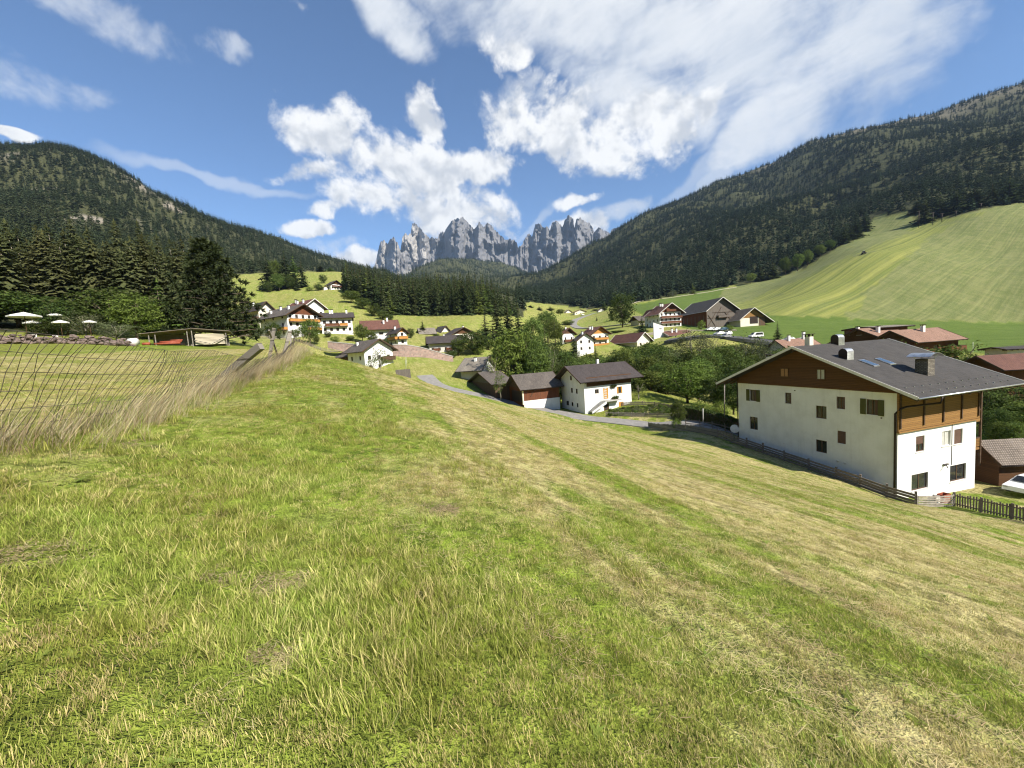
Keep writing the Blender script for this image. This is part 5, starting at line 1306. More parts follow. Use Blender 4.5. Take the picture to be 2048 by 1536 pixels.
TS = sh('tiled_shed', 'small dark timber shed with chequered tile roof at the right edge', (1998, 948, 37), -4, 3.6, 5.5, 923, 'L', 1.5, B_DARK, roofing('roof_old_tiles', (0.30, 0.25, 0.21), (0.20, 0.165, 0.14), 0.26, 0.20, 0.05, 0.9, 0.4, 1.0), B_DARK, 0.5, 0.35, trim=W_BEAM, cat='shed')

# ------------------------------------------------------------------ single trees
G_MID = 'spruces of the wood behind the village'
rr = np.random.default_rng(21)
cnt = 0; placed = []
cand = []
for _ in range(9000):
    px = rr.uniform(686, 1050); Y = rr.uniform(236, 420)
    cand.append((Y, px))
cand.sort()
for Y, px in cand:
    p0 = at(px, 640, Y); z = ground(p0[0], p0[1]) if False else None
    base = np.array([p0[0], p0[1]])
    if any((base[0] - q[0]) ** 2 + (base[1] - q[1]) ** 2 < (4.6 + 0.012 * (Y - 236)) ** 2 for q in placed): continue
    zz = ground(base[0], base[1]); qx, qy = project(np.array([base[0], base[1], zz]))
    if not in_poly(qx, qy, MID_WOOD): continue
    placed.append(base)
    h = rr.uniform(18, 27) * (0.85 if px > 1000 else 1.0)
    lar = rr.random() < 0.16
    tree('larch' if lar else 'spruce', (base[0], base[1], zz - 0.2), h * (0.9 if lar else 1), h * rr.uniform(0.28, 0.38),
         'light green larch in the wood behind the village' if lar else 'dark spruce in the wood behind the village', 'larches of the wood behind the village' if lar else G_MID)
    cnt += 1
    if cnt >= 215: break
# pines and spruces at the edge of the left wood
edge = []
for i in range(46):
    px = -70 + 505 * (i + rr.uniform(-0.3, 0.3)) / 46
    row = i % 2
    Y = (84 if row == 0 else 108) + rr.uniform(-6, 8) + 0.03 * max(px, 0)
    top = 470 + rr.uniform(-22, 26) + (0.32 * (px - 280) if px > 280 else 0) - (14 if row else 0)
    tree_at('wood_pine', px, top, Y, rr.uniform(46, 66) * (95 / Y), 'tall dark conifer with bare grey trunk at the edge of the left wood', 'conifers at the edge of the left wood')
for px, top, Y, w, k, lab in (
    (410, 486, 74, 150, 'pine', 'big dark bushy pine left of the guest house'),
    (312, 556, 70, 62, 'larch', 'light green young larch left of the big pine'),
    (215, 578, 66, 110, 'broadleaf', 'green leafy tree behind the hay shed'), (262, 592, 64, 80, 'chestnut', 'bright green leafy tree right behind the hay shed'),
    (30, 590, 66, 150, 'broadleaf', 'broad green tree behind the large parasol'), (-40, 575, 66, 120, 'darkleaf', 'dark leafy tree at the left edge'),
    (125, 598, 62, 74, 'darkleaf', 'dark leafy tree behind the small parasols'), (165, 618, 57, 64, 'willow', 'greyish bush right of the parasols'), (90, 640, 60, 60, 'darkleaf', 'dark bush between the parasols'),
    (228, 640, 59, 66, 'willow', 'sparse grey bush beside the hay shed'), (355, 600, 82, 80, 'darkleaf', 'dark leafy tree between the larch and the big pine'), (470, 628, 110, 50, 'darkleaf', 'dark bush left of the guest house'), (500, 640, 112, 40, 'broadleaf', 'green bush at the corner of the guest house'), (545, 640, 122, 34, 'darkleaf', 'round dark bush before the guest house wall'),
    (616, 634, 122, 46, 'broadleaf', 'leafy tree in front of the guest house'), (722, 648, 132, 32, 'broadleaf', 'green tree before the brown-roofed white house'), (742, 662, 133, 24, 'broadleaf', 'small tree left of the broad red roof'),
    (757, 690, 104, 34, 'sapling', 'slender birch in front of the white crest house'), (742, 712, 102, 26, 'sapling', 'low birch beside the white crest house'), (844, 640, 190, 26, 'spruce', 'small lone spruce on the village meadow'), (828, 696, 128, 30, 'shrub', 'round bush above the pink stone wall'), (850, 700, 128, 30, 'darkleaf', 'dark bush right above the pink stone wall'),
    (530, 508, 305, 32, 'spruce', 'tall spruce at the left of the hill meadow clump'), (548, 520, 312, 30, 'broadleaf', 'leafy tree inside the hill meadow clump'), (566, 500, 312, 36, 'spruce', 'tallest spruce of the hill meadow clump'), (584, 505, 318, 32, 'larch', 'larch in the hill meadow clump'), (600, 515, 315, 28, 'spruce', 'spruce at the right of the hill meadow clump'),
    (555, 548, 300, 28, 'broadleaf', 'low leafy tree at the front of the hill meadow clump'), (592, 552, 303, 12, 'spruce', 'little spruce right of the hill meadow clump'), (575, 545, 305, 26, 'darkleaf', 'dark low tree in the hill meadow clump'), (535, 560, 296, 18, 'darkleaf', 'small dark tree at the foot of the hill meadow clump'),
    (645, 548, 330, 16, 'darkleaf', 'small round tree above the lone hill farmhouse'), (636, 566, 302, 18, 'darkleaf', 'small dark tree left of the lone hill farmhouse'), (618, 573, 300, 16, 'shrub', 'low bush left of the lone hill farmhouse'),
    (640, 530, 420, 18, 'spruce', 'spruce on the meadow skyline left of the wood'), (660, 534, 420, 16, 'larch', 'larch on the meadow skyline left of the wood'),
    (700, 580, 250, 40, 'broadleaf', 'leafy tree at the left edge of the village wood'), (724, 596, 240, 36, 'broadleaf', 'leafy tree at the lower left edge of the village wood'), (746, 606, 228, 30, 'darkleaf', 'dark tree at the tip of the village wood'), (764, 620, 222, 24, 'darkleaf', 'low dark tree below the village wood'), (778, 626, 218, 18, 'darkleaf', 'lowest dark bush below the village wood')):
    tree_at(k, px, top, Y, w, lab)
# the leafy belt along the stream
BELT = [(968, 622, 190, 44, 'spruce', 'spruce at the left end of the stream belt'), (990, 598, 200, 46, 'spruce', 'tall spruce left of the bright chestnut'), (1012, 590, 206, 46, 'spruce', 'tallest spruce above the bright chestnut'), (1034, 604, 198, 42, 'spruce', 'dark spruce above the right of the bright chestnut'), (1000, 630, 180, 40, 'larch', 'larch among the spruces above the chestnut'),
    (943, 658, 150, 74, 'darkleaf', 'broad dark tree hiding the end of the pale farmhouse'), (915, 676, 146, 34, 'darkleaf', 'dark round tree beside the pale farmhouse'), (905, 700, 140, 20, 'darkleaf', 'low dark bush by the pale farmhouse'),
    (1022, 660, 101, 98, 'chestnut', 'bright green chestnut above the barns'), (985, 706, 96, 34, 'sapling', 'slender young tree before the white garden house'), (998, 742, 85.5, 26, 'sapling', 'slender tree in front of the old hut'),
    (1062, 634, 160, 58, 'broadleaf', 'leafy tree right of the spruces above the chestnut'), (1092, 618, 200, 52, 'broadleaf', 'tall leafy tree left of the far chalets'), (1088, 648, 150, 32, 'spruce', 'bluish spruce among the stream trees'), (1108, 640, 185, 44, 'broadleaf', 'leafy tree left of the red-roofed chalets'),
    (1066, 690, 122, 60, 'broadleaf', 'green tree right of the bright chestnut'), (1052, 712, 116, 44, 'larch', 'brownish larch beside the chestnut'), (1100, 676, 132, 74, 'darkleaf', 'dark broad tree behind the small house'), (1128, 700, 120, 60, 'broadleaf', 'green tree behind the left end of the small roof'), (1090, 716, 108, 60, 'darkleaf', 'dark tree behind the barn roofs'),
    (1146, 664, 152, 24, 'spruce', 'young spruce left before the small gabled house'), (1172, 700, 142, 20, 'spruce', 'young spruce before the small gabled house'), (1190, 690, 146, 22, 'spruce', 'young spruce right before the small gabled house'),
    (1165, 716, 118, 62, 'broadleaf', 'green tree above the small brown roof'), (1205, 708, 120, 62, 'broadleaf', 'leafy tree above the middle of the small brown roof'), (1238, 700, 122, 60, 'chestnut', 'bright tree right above the small brown roof'), (1262, 690, 128, 66, 'broadleaf', 'tall leafy tree before the hall roof'), (1300, 684, 130, 76, 'broadleaf', 'tall round tree below the white end wall'), (1335, 690, 126, 66, 'darkleaf', 'dark tall tree below the hotel'),
    (1382, 656, 116, 84, 'willow', 'pale tall tree with bare trunk below the great barn'), (1420, 672, 118, 70, 'willow', 'grey-green tree before the car park'), (1345, 712, 104, 62, 'darkleaf', 'dark tree behind the bright lawn tree'), (1450, 690, 110, 66, 'broadleaf', 'leafy tree below the car park'), (1492, 664, 112, 84, 'willow', 'feathery grey-green willow below the white van'), (1530, 680, 108, 60, 'willow', 'willow behind the left eave of the big roof'), (1566, 688, 100, 62, 'broadleaf', 'green round tree behind the big roof ridge'), (1480, 700, 92, 70, 'darkleaf', 'dark tree left of the big roof eave'),
    (1372, 724, 80, 96, 'chestnut', 'bright round tree at the edge of the lawn'), (1300, 738, 96, 70, 'darkleaf', 'dark tree right of the small brown roof'), (1330, 752, 90, 50, 'darkleaf', 'dark bushy tree at the back of the lawn'), (1430, 742, 76, 72, 'darkleaf', 'dark tree behind the hedge'), (1465, 740, 72, 60, 'darkleaf', 'dark tree against the big house wall'), (1270, 752, 98, 40, 'darkleaf', 'dark tree behind the right end of the small roof'),
    (1276, 764, 82, 36, 'sapling', 'small bare-trunked fruit tree on the lawn'), (1354, 792, 60, 32, 'darkleaf', 'small round tree by the garden fence'), (1351, 836, 59, 18, 'shrub', 'bright bush at the garden fence'),
    (1415, 806, 66, 46, 'shrub', 'bright bush behind the hedge'), (1442, 800, 65, 34, 'shrub', 'rounded bush above the hedge'), (1395, 800, 68, 34, 'shrub', 'bright low bush left behind the hedge'),
    (1242, 582, 226, 58, 'darkleaf', 'big dark tree left of the hotel'), (1208, 602, 420, 18, 'larch', 'light larch left of the big dark tree'), (1222, 610, 300, 16, 'larch', 'small larch beside the big dark tree'), (1283, 632, 188, 26, 'spruce', 'dark spruce at the left corner of the hotel'), (1235, 662, 205, 36, 'darkleaf', 'dark low tree below the big dark tree'), (1193, 632, 330, 5, 'spruce', 'thin cypress-like tree by the curving road'), (1555, 642, 140, 18, 'spruce', 'small lone spruce beside the car park'), (1190, 618, 470, 14, 'darkleaf', 'round tree beside the far white barn'),
    (1402, 640, 178, 16, 'shrub', 'small bush before the great barn'), (1458, 648, 170, 18, 'shrub', 'pale bush before the machine shed'),
    (1890, 690, 76, 112, 'broadleaf', 'broad round tree right behind the big roof'), (1785, 683, 84, 60, 'broadleaf', 'low tree between the big roof and the brown house'), (1975, 772, 58, 74, 'darkleaf', 'dark tree right of the balconies'), (2030, 760, 60, 90, 'darkleaf', 'dark broad tree at the right edge'), (2060, 800, 52, 90, 'broadleaf', 'leafy tree beyond the tiled shed'), (1990, 815, 52, 52, 'darkleaf', 'dark tree above the tiled shed'), (2000, 842, 48, 40, 'broadleaf', 'green bush behind the tiled shed'), (2040, 842, 46, 50, 'broadleaf', 'green bush right behind the tiled shed'),
    (1120, 618, 440, 20, 'broadleaf', 'leafy tree left of the far village'), (1100, 612, 430, 22, 'larch', 'larch above the far village'), (1135, 640, 330, 30, 'chestnut', 'bright bush beside the curving road'), (1078, 612, 400, 16, 'spruce', 'spruce beside the far white chalet'), (1060, 610, 400, 14, 'spruce', 'spruce left of the far white chalet')]
for px, top, Y, w, k, lab in BELT: tree_at(k, px, top, Y, w, lab)
for i, (px, top, Y, w) in enumerate(((590, 658, 128, 16), (655, 662, 136, 16), (668, 672, 130, 18), (700, 672, 132, 20), (772, 676, 140, 14), (818, 690, 136, 18), (872, 668, 180, 16), (838, 664, 188, 14), (928, 672, 172, 20), (962, 672, 168, 26), (820, 655, 170, 18), (540, 660, 124, 18), (632, 668, 126, 14), (690, 660, 152, 16), (955, 690, 150, 30), (1000, 690, 150, 40), (975, 676, 165, 30))):
    tree_at(('broadleaf', 'darkleaf', 'shrub')[i % 3], px, top, Y, w, 'garden tree or bush among the village houses', 'garden greenery among the village houses')
# thickets filling the stream hollow
TOPS = ([1040, 1075, 1110, 1150, 1200, 1250, 1300, 1350, 1400, 1450, 1500, 1560, 1620], [650, 660, 698, 712, 704, 690, 682, 682, 674, 678, 676, 686, 694])
for i in range(92):
    px = rr.uniform(1035, 1615); Y = rr.uniform(84 if 1280 < px < 1480 else 96, 132); k = ('broadleaf', 'darkleaf', 'broadleaf', 'darkleaf', 'willow')[i % 5]
    top = np.interp(px, *TOPS) + rr.uniform(0, 46) + max(0, (106 - Y)) * 0.9
    if px > 1420 and Y < 100: continue
    tree_at(k, px, top, Y, rr.uniform(46, 74), 'grey-green tree in the thicket along the stream' if k == 'willow' else 'leafy green tree in the thicket along the stream', 'pale thicket trees along the stream' if k == 'willow' else 'thicket trees along the stream')
# trees along the wood edge above the meadow
for px, top, Y, w, k, lab in ((1280, 592, 408, 14, 'willow', 'pale bush at the left of the forest track'), (1296, 590, 412, 14, 'willow', 'pale round bush beside the forest track'), (1318, 584, 418, 12, 'spruce', 'spruce beside the forest track'), (1345, 580, 424, 20, 'willow', 'larger pale bush above the forest track'), (1385, 566, 432, 14, 'larch', 'larch above the forest track')):
    tree_at(k, px, top, Y, w, lab)
for px, top, Y, w in ((1500, 545, 450, 20), (1520, 530, 455, 24), (1545, 520, 455, 26), (1570, 512, 455, 22), (1595, 505, 452, 22), (1615, 500, 455, 20), (1640, 488, 465, 20), (1660, 480, 470, 20), (1690, 448, 490, 30), (1712, 438, 500, 30), (1700, 455, 495, 26), (1730, 425, 540, 24), (1690, 460, 480, 24), (1850, 392, 480, 30), (1880, 384, 480, 34), (1915, 378, 470, 34), (1950, 372, 465, 34), (1985, 362, 465, 34), (2020, 355, 465, 36), (2048, 350, 465, 36), (1835, 400, 520, 26)):
    tree_at('spruce' if w > 22 else 'broadleaf', px, top, Y, w, 'dark spruce at the upper edge of the hay meadow' if w > 22 else 'leafy tree at the upper edge of the hay meadow', 'spruces along the hay meadow edge' if w > 22 else 'leafy trees along the hay meadow edge')

# ------------------------------------------------------------------ fences, walls, vehicles, garden things
W_GREY = boards('old_grey_wood', (0.30, 0.27, 0.235), (0.185, 0.165, 0.145), 0.5, 'Z')
W_GREYD = mat('dark_old_wood', (0.150, 0.122, 0.104), (0.225, 0.185, 0.155), 3, 0.9, 0.4, 40, stretch=(1, 1, 3))
W_PALE = mat('pale_old_wood', (0.40, 0.36, 0.31), (0.27, 0.235, 0.20), 3, 0.9, 0.4, 40)
M_WIRE = mat('rusty_wire', (0.085, 0.072, 0.060), (0.13, 0.105, 0.085), 20, 0.8)
def gpt(p, dz=0.0): return Vector((float(p[0]), float(p[1]), ground(p[0], p[1]) + dz))
def line_pts(pts, step):
    P = [np.asarray(p, float)[:2] for p in pts]; out = []
    for a, b_ in zip(P, P[1:]):
        n = max(1, int(round(np.linalg.norm(b_ - a) / step)))
        out += [a + (b_ - a) * k / n for k in range(n)]
    return out + [P[-1]]
def rail_fence(name, label, pts, step, rails, ph=1.1, m=W_GREYD, rh=0.16, rt=0.035, pw=0.11, jit=0.03, kind=None):
    """posts and horizontal boards, each its own piece"""
    P = line_pts(pts, step); e = empty(name, gpt(P[0])); tag(e, label, 'fence'); o0 = e.location.copy()
    g = random.Random(hash(name) % 999 + len(P))
    for p in P:
        b_ = gpt(p) - o0; mb = MB(); mb.bar(b_ + Vector((0, 0, -0.25)), b_ + Vector((g.uniform(-.03, .03), g.uniform(-.03, .03), ph + g.uniform(-.05, .08))), pw, pw); mb.build('post', m, e)
    for a, b_ in zip(P, P[1:]):
        A_, B_ = gpt(a) - o0, gpt(b_) - o0
        d = (B_ - A_).normalized(); nrm = Vector((d.y, -d.x, 0)).normalized() * (pw / 2 + rt / 2)
        for z in rails:
            mb = MB(); mb.bar(A_ + nrm + Vector((0, 0, z + g.uniform(-jit, jit))), B_ + nrm + Vector((0, 0, z + g.uniform(-jit, jit))), rt, rh * g.uniform(0.8, 1.1)); mb.build('board', m, e)
    return e
def picket_fence(name, label, pts, step, pw=0.10, gap=0.05, hgt=0.95, m=W_GREYD, post_m=None):
    P = line_pts(pts, step); e = empty(name, gpt(P[0])); tag(e, label, 'fence'); o0 = e.location.copy(); g = random.Random(len(P) * 7)
    for p in P:
        b_ = gpt(p) - o0; mb = MB(); mb.bar(b_ + Vector((0, 0, -0.25)), b_ + Vector((0, 0, hgt + 0.08)), 0.1, 0.1); mb.build('post', post_m or m, e)
    for a, b_ in zip(P, P[1:]):
        A_, B_ = gpt(a) - o0, gpt(b_) - o0; d = (B_ - A_); L = d.length; d.normalize(); nrm = Vector((d.y, -d.x, 0)).normalized()
        for z in (0.22, hgt - 0.22):
            mb = MB(); mb.bar(A_ + nrm * 0.0 + Vector((0, 0, z)), B_ + Vector((0, 0, z)), 0.04, 0.09); mb.build('rail', post_m or m, e)
        n = int(L / (pw + gap))
        for k in range(n):
            q = A_ + d * ((k + 0.5) * L / n) + nrm * 0.04; hh = hgt * g.uniform(0.9, 1.06); t_ = Vector((g.uniform(-.03, .03), g.uniform(-.03, .03), 0))
            mb = MB(); mb.bar(q + Vector((0, 0, 0.03)), q + t_ + Vector((0, 0, hh)), pw, 0.025, tuple(nrm)); mb.build('picket', m, e)
    return e
FP = lambda t_, o=1.6: HC - HB * o + HA * t_
rail_fence('board_fence', 'weathered dark board fence along the foot of the big white house', [FP(18.5, 2.0), FP(12, 1.7), FP(4, 1.6), FP(-2.2, 1.6)], 2.3, (0.20, 0.46, 0.72, 0.98), 1.22, W_GREYD, 0.20, 0.05, 0.15)
c1_ = FP(-2.2, 1.6); c2_ = c1_ + HB * 3.9 - HA * 0.4
pal = rail_fence('pallet_fence', 'short pale fence of bleached pallet boards at the corner of the big house', [c1_ + HB * 0.15, c2_], 2.0, (0.10, 0.30, 0.50, 0.70, 0.90), 1.0, W_PALE, 0.13)
picket_fence('picket_fence', 'dark paling fence with gaps running off to the right edge', [c2_ + HB * 0.15, np.array([36.5, 28.0, 0]), np.array([35.9, 21.0, 0])], 2.2, 0.11, 0.10, 1.15, W_GREYD)
gf0 = at(1297, 852, 64.3); 
picket_fence('garden_fence', 'grey vertical board fence beside the lane at the foot of the meadow', [gf0, FP(18.5, 2.0)], 2.2, 0.16, 0.015, 0.95, W_GREY, W_GREYD)
rail_fence('lane_fence', 'dark post and rail fence along the lane behind the garden fence', [at(1372, 850, 60.5), at(1400, 853, 58.5), at(1478, 870, 53.5)], 2.0, (0.35, 0.85), 1.1, W_GREYD, 0.12)
picket_fence('vegetable_fence', 'low grey fence round the vegetable garden', [at(1212, 830, 74), at(1290, 838, 71), at(1372, 842, 66)], 2.4, 0.09, 0.05, 0.8, W_GREY)
picket_fence('back_fence', 'low brown fence behind the vegetable garden', [at(1240, 818, 80), at(1310, 822, 77), at(1372, 832, 71)], 2.4, 0.09, 0.05, 0.8, W_GREYD)
rail_fence('street_fence', 'long grey rail fence along the village street before the guest house', [at(x, y, Y) for x, y, Y in ((430, 688, 112), (520, 686, 117), (600, 686, 121), (680, 690, 123), (735, 696, 124))], 3.0, (0.3, 0.6, 0.9), 1.1, W_GREY, 0.14)
rail_fence('yard_fence', 'dark rail fence between the big house and the tiled shed', [at(1955, 966, 41), at(2010, 976, 38.5), at(2075, 990, 36)], 2.2, (0.3, 0.62, 0.95), 1.2, W_GREYD, 0.16)
mb = MB(); e = empty('timber_wall', drop(792, 752, 98)); tag(e, 'grey board wall right of the white crest house', 'fence')
mb.box(0, 3.6, 0, 0.1, -2, 2.6); mb.build('board_panel', B_GREY, e); e.rotation_euler = (0, 0, 0.35)
# wire fence, leaning over the dry grass
fe = empty('wire_fence', gpt(FENCE[1])); tag(fe, 'rusty sagging wire mesh fence leaning over dry grass', 'fence'); o0 = fe.location.copy()
fs = np.array(FENCE); fl_ = np.concatenate([[0], np.cumsum(np.linalg.norm(np.diff(fs, axis=0), axis=1))])
def fbase(s_): 
    x = np.interp(s_, fl_, fs[:, 0]); y = np.interp(s_, fl_, fs[:, 1]); return np.array([x, y, ground(x, y)])
LEAN = ([0, 5, 8, 11, 13.5, 16, 19, 23, 30], [(0.85, 0.1, 1.16), (0.85, 0.1, 1.16), (0.85, 0.15, 1.10), (0.9, 0.25, 0.95), (0.9, 0.35, 0.78), (0.75, 0.5, 0.75), (0.5, 0.3, 1.0), (0.35, 0.1, 1.15), (0.3, 0, 1.1)])
def flean(s_): return np.array([np.interp(s_, LEAN[0], [l[i] for l in LEAN[1]]) for i in range(3)])
wires = MB(); gw = random.Random(3)
S_ = np.arange(0.0, 24.5, 0.10); ST = {}
for s_ in S_:
    b_ = fbase(s_); l = flean(s_)
    pts = []
    for k in range(7):
        f = k / 6; sag = 0.05 * math.sin(s_ * 1.7 + k) + 0.03 * gw.uniform(-1, 1)
        pts.append(Vector(b_ + l * f + np.array([sag, 0.02 * gw.uniform(-1, 1), 0.04 * math.sin(s_ * 0.9) * f])) - o0)
    ST[round(s_, 2)] = pts
    wires.tube(pts, 0.0036, 3, False)
keys = sorted(ST)
for k in range(7): wires.tube([ST[q][k] for q in keys], 0.0036, 3, False)
wm = wires.build('wire_mesh', M_WIRE, fe); wm['kind'] = 'stuff'
for (x0, y0, Y0), (x1, y1, Y1), w in (((424, 772, 13.2), (522, 692, 12.6), 0.17), ((566, 716, 20.5), (580, 662, 20.8), 0.12), ((540, 712, 19.0), (548, 656, 19.0), 0.10), ((556, 712, 20.0), (538, 660, 18.6), 0.07), ((583, 712, 22.5), (581, 668, 22.8), 0.08)):
    mb = MB(); a = Vector(at(x0, y0, Y0)) - o0; b_ = Vector(at(x1, y1, Y1)) - o0
    d = (b_ - a).normalized(); mb.bar(a - d * 0.5, b_, w, w * 1.3); mb.build('post', W_GREY, fe)
# pink stone retaining walls of the street
m_stone, t, b = new_mat('pink_stone_wall')
v = t.n('ShaderNodeTexCoord').outputs['Object']
vo = t.n('ShaderNodeTexVoronoi', feature='F1'); t.l(v, vo.inputs['Vector']); vo.inputs['Scale'].default_value = 1.6
ve = t.n('ShaderNodeTexVoronoi', feature='DISTANCE_TO_EDGE'); t.l(v, ve.inputs['Vector']); ve.inputs['Scale'].default_value = 1.6
c = t.mix(t.n('ShaderNodeSeparateColor').outputs[0], (0.40, 0.27, 0.23), (0.30, 0.20, 0.175))
sc_ = t.n('ShaderNodeSeparateColor'); t.l(vo.outputs['Color'], sc_.inputs[0]); c = t.mix(sc_.outputs[0], (0.42, 0.29, 0.25), (0.27, 0.185, 0.165))
c = t.mix(t.mapr(ve.outputs['Distance'], 0.0, 0.08), (0.30, 0.27, 0.24), c)
t.l(c, b.inputs['Base Color']); b.inputs['Roughness'].default_value = 0.95
bp = t.n('ShaderNodeBump'); bp.inputs['Distance'].default_value = 0.05; t.l(t.mapr(ve.outputs['Distance'], 0.0, 0.12), bp.inputs['Height']); t.l(bp.outputs[0], b.inputs['Normal'])
for lab, tops, bots, Y0 in (('pink stone retaining wall curving below the village street', [(785, 690), (810, 690), (840, 695), (870, 703), (890, 709), (906, 713.5)], [(785, 712), (810, 713), (840, 715), (870, 716), (890, 716), (906, 716)], (121, 122, 124, 126, 127.5, 128.5)),
                            ('low pink stone wall below the long street fence', [(655, 684), (690, 687), (735, 692), (760, 694)], [(655, 688), (690, 696), (735, 704), (760, 708)], (119, 119.5, 120, 120.5))):
    e = empty('stone_wall', at(*bots[0], Y0[0])); tag(e, lab, 'wall'); o0 = np.array(e.location)
    T = [at(*p, y) - o0 for p, y in zip(tops, Y0)]; Bq = [at(*p, y) - o0 - np.array([0, 0, 1.2]) for p, y in zip(bots, Y0)]
    mb = MB(); cp_ = MB()
    for i in range(len(T) - 1):
        mb.quad(Bq[i], Bq[i + 1], T[i + 1], T[i]); bk_ = np.array([0, 0.8, 0]); mb.quad(T[i], T[i + 1], T[i + 1] + bk_, T[i] + bk_)
        cp_.bar(Vector(T[i]) + Vector((0, 0.2, 0.12)), Vector(T[i + 1]) + Vector((0, 0.2, 0.12)), 0.6, 0.22)
    mb.build('masonry', m_stone, e); cp_.build('coping', m_kerb, e)
# field-edge wall of boulders
M_BOUL = mat('boulder', (0.21, 0.155, 0.135), (0.115, 0.092, 0.080), 3, 0.95, 0.6, 12, rand=0.25)
bo = []
for s_ in range(4):
    bm = bmesh.new(); bmesh.ops.create_icosphere(bm, subdivisions=1, radius=0.5); g = random.Random(s_)
    for v_ in bm.verts: v_.co *= g.uniform(0.75, 1.15); v_.co.z *= 0.75
    me = bpy.data.meshes.new('boulder'); bm.to_mesh(me); bm.free(); me.materials.append(M_BOUL); bo.append(me)
e = empty('boulder_wall', drop(0, 690, 49)); tag(e, 'low dry wall of reddish boulders along the far edge of the stubble field', 'wall'); g = random.Random(9)
for i in range(130):
    f = i / 129; p = at(-40 + 300 * f, 690, 49.5 + 4.5 * f)
    for lay in range(g.choice((1, 1, 2, 2, 3))):
        o = link_mesh('boulder', bo[g.randrange(4)], e); sc_f = g.uniform(0.30, 0.85)
        o.location = gpt(p, 0.22 + lay * 0.38) - e.location + Vector((g.uniform(-.4, .4), g.uniform(-.4, .4) + 0.1 * lay, g.uniform(-.15, .1)))
        o.scale = (sc_f * g.uniform(.8, 1.5), sc_f, sc_f * g.uniform(.7, 1.2)); o.rotation_euler = (g.uniform(-.3, .3), g.uniform(-.3, .3), g.uniform(0, 6))
# parasols
M_CANV = mat('canvas_white', (0.78, 0.77, 0.72), (0.70, 0.69, 0.64), 3, 0.9)
def parasol(px, py, Y, wpx, lab):
    top = at(px, py, Y); z = ground(top[0], top[1]); h = float(top[2]) - z; r = wpx / FPX * Y / 2
    e = empty('parasol', (top[0], top[1], z)); tag(e, lab, 'parasol', 'garden parasols')
    mb = MB(); n = 8; vs = [(0, 0, h)] + [(r * math.cos(2 * math.pi * k / n), r * math.sin(2 * math.pi * k / n), h - r * 0.32) for k in range(n)] + [(r * math.cos(2 * math.pi * k / n), r * math.sin(2 * math.pi * k / n), h - r * 0.32 - 0.18) for k in range(n)]
    mb.add(vs, [(0, 1 + k, 1 + (k + 1) % n) for k in range(n)] + [(1 + k, 1 + n + k, 1 + n + (k + 1) % n, 1 + (k + 1) % n) for k in range(n)]); mb.build('canopy', M_CANV, e)
    mb = MB(); mb.tube([(0, 0, 0), (0, 0, h + 0.1)], 0.035, 6); mb.build('pole', W_FRAME, e)
    mb = MB(); mb.tube([(0, 0, 0), (0, 0, 0.12)], 0.35, 10); mb.build('base', m_kerb, e)
for a in ((47, 624, 52, 46, 'large white parasol at the far left'), (64, 641, 60, 26, 'white parasol below the large one'), (110, 626, 60, 22, 'upper small white parasol right of the large one'), (120, 640, 54, 24, 'lower small white parasol in the middle'), (178, 640, 56, 20, 'rightmost small white parasol')): parasol(*a)
for px, lab in ((30, 'white garden chair under the large parasol'), (108, 'white garden chair under the middle parasol'), (66, 'white garden chair between the parasols')):
    p = drop(px, 655, 53); e = empty('garden_chair', p, random.uniform(0, 6)); tag(e, lab, 'chair')
    mb = MB(); mb.box(-.25, .25, -.25, .25, .42, .46); mb.build('seat', W_WHITE, e)
    mb = MB(); mb.box(-.25, .25, .22, .26, .47, .95); mb.build('backrest', W_WHITE, e)
    for i in (-1, 1):
        for j in (-1, 1): mb = MB(); mb.box(i * .22 - .02, i * .22 + .02, j * .22 - .02, j * .22 + .02, 0, .42); mb.build('leg', W_WHITE, e)
# hay shed with timber stack
p0 = drop(300, 692, 58.0); th_s = math.radians(28)
e = empty('hay_shed', p0, th_s); tag(e, 'open lean-to shed of grey posts and thin roofs at the far edge of the field', 'shed')
for x, h in ((0, 2.1), (0.9, 2.2), (5.6, 2.7), (6.3, 2.75), (11.6, 2.0)):
    for y in (0, 2.6):
        mb = MB(); mb.box(x - .07, x + .07, y - .07, y + .07, -0.6, h + (0.0 if y == 0 else -0.35)); mb.build('post', W_GREY, e)
for a, b_ in (((-1.2, 2.05), (6.2, 2.75)), ((6.25, 2.85), (12.4, 2.1))):
    mb = MB(); mb.add([(a[0], -.5, a[1]), (b_[0], -.5, b_[1]), (b_[0], 3, b_[1] - .4), (a[0], 3, a[1] - .4), (a[0], -.5, a[1] + .09), (b_[0], -.5, b_[1] + .09), (b_[0], 3, b_[1] - .31), (a[0], 3, a[1] - .31)], [(3, 2, 1, 0), (4, 5, 6, 7), (0, 1, 5, 4), (2, 3, 7, 6), (1, 2, 6, 5), (3, 0, 4, 7)]); mb.build('roof', W_GREYD, e)
for a, b_ in (((6.6, .6), (9.0, -.2)), ((9.3, -.2), (11.8, 1.2))):
    mb = MB(); mb.bar((a[0], -.35, a[1]), (b_[0], -.35, b_[1]), .12, .16, (0, 1, 0)); mb.build('brace', W_GREY, e)
mb = MB(); mb.box(0, 11.5, 2.7, 2.78, -.5, 2.0); mb.build('back_wall', W_GREYD, e)
W_NEW = mat('pale_timber', (0.62, 0.55, 0.44), (0.50, 0.44, 0.34), 2, 0.8, 0.2, 20, stretch=(.3, 1, 6))
e2 = empty('timber_stack', p0, th_s); tag(e2, 'stack of pale sawn timber under the right half of the shed', 'timber')
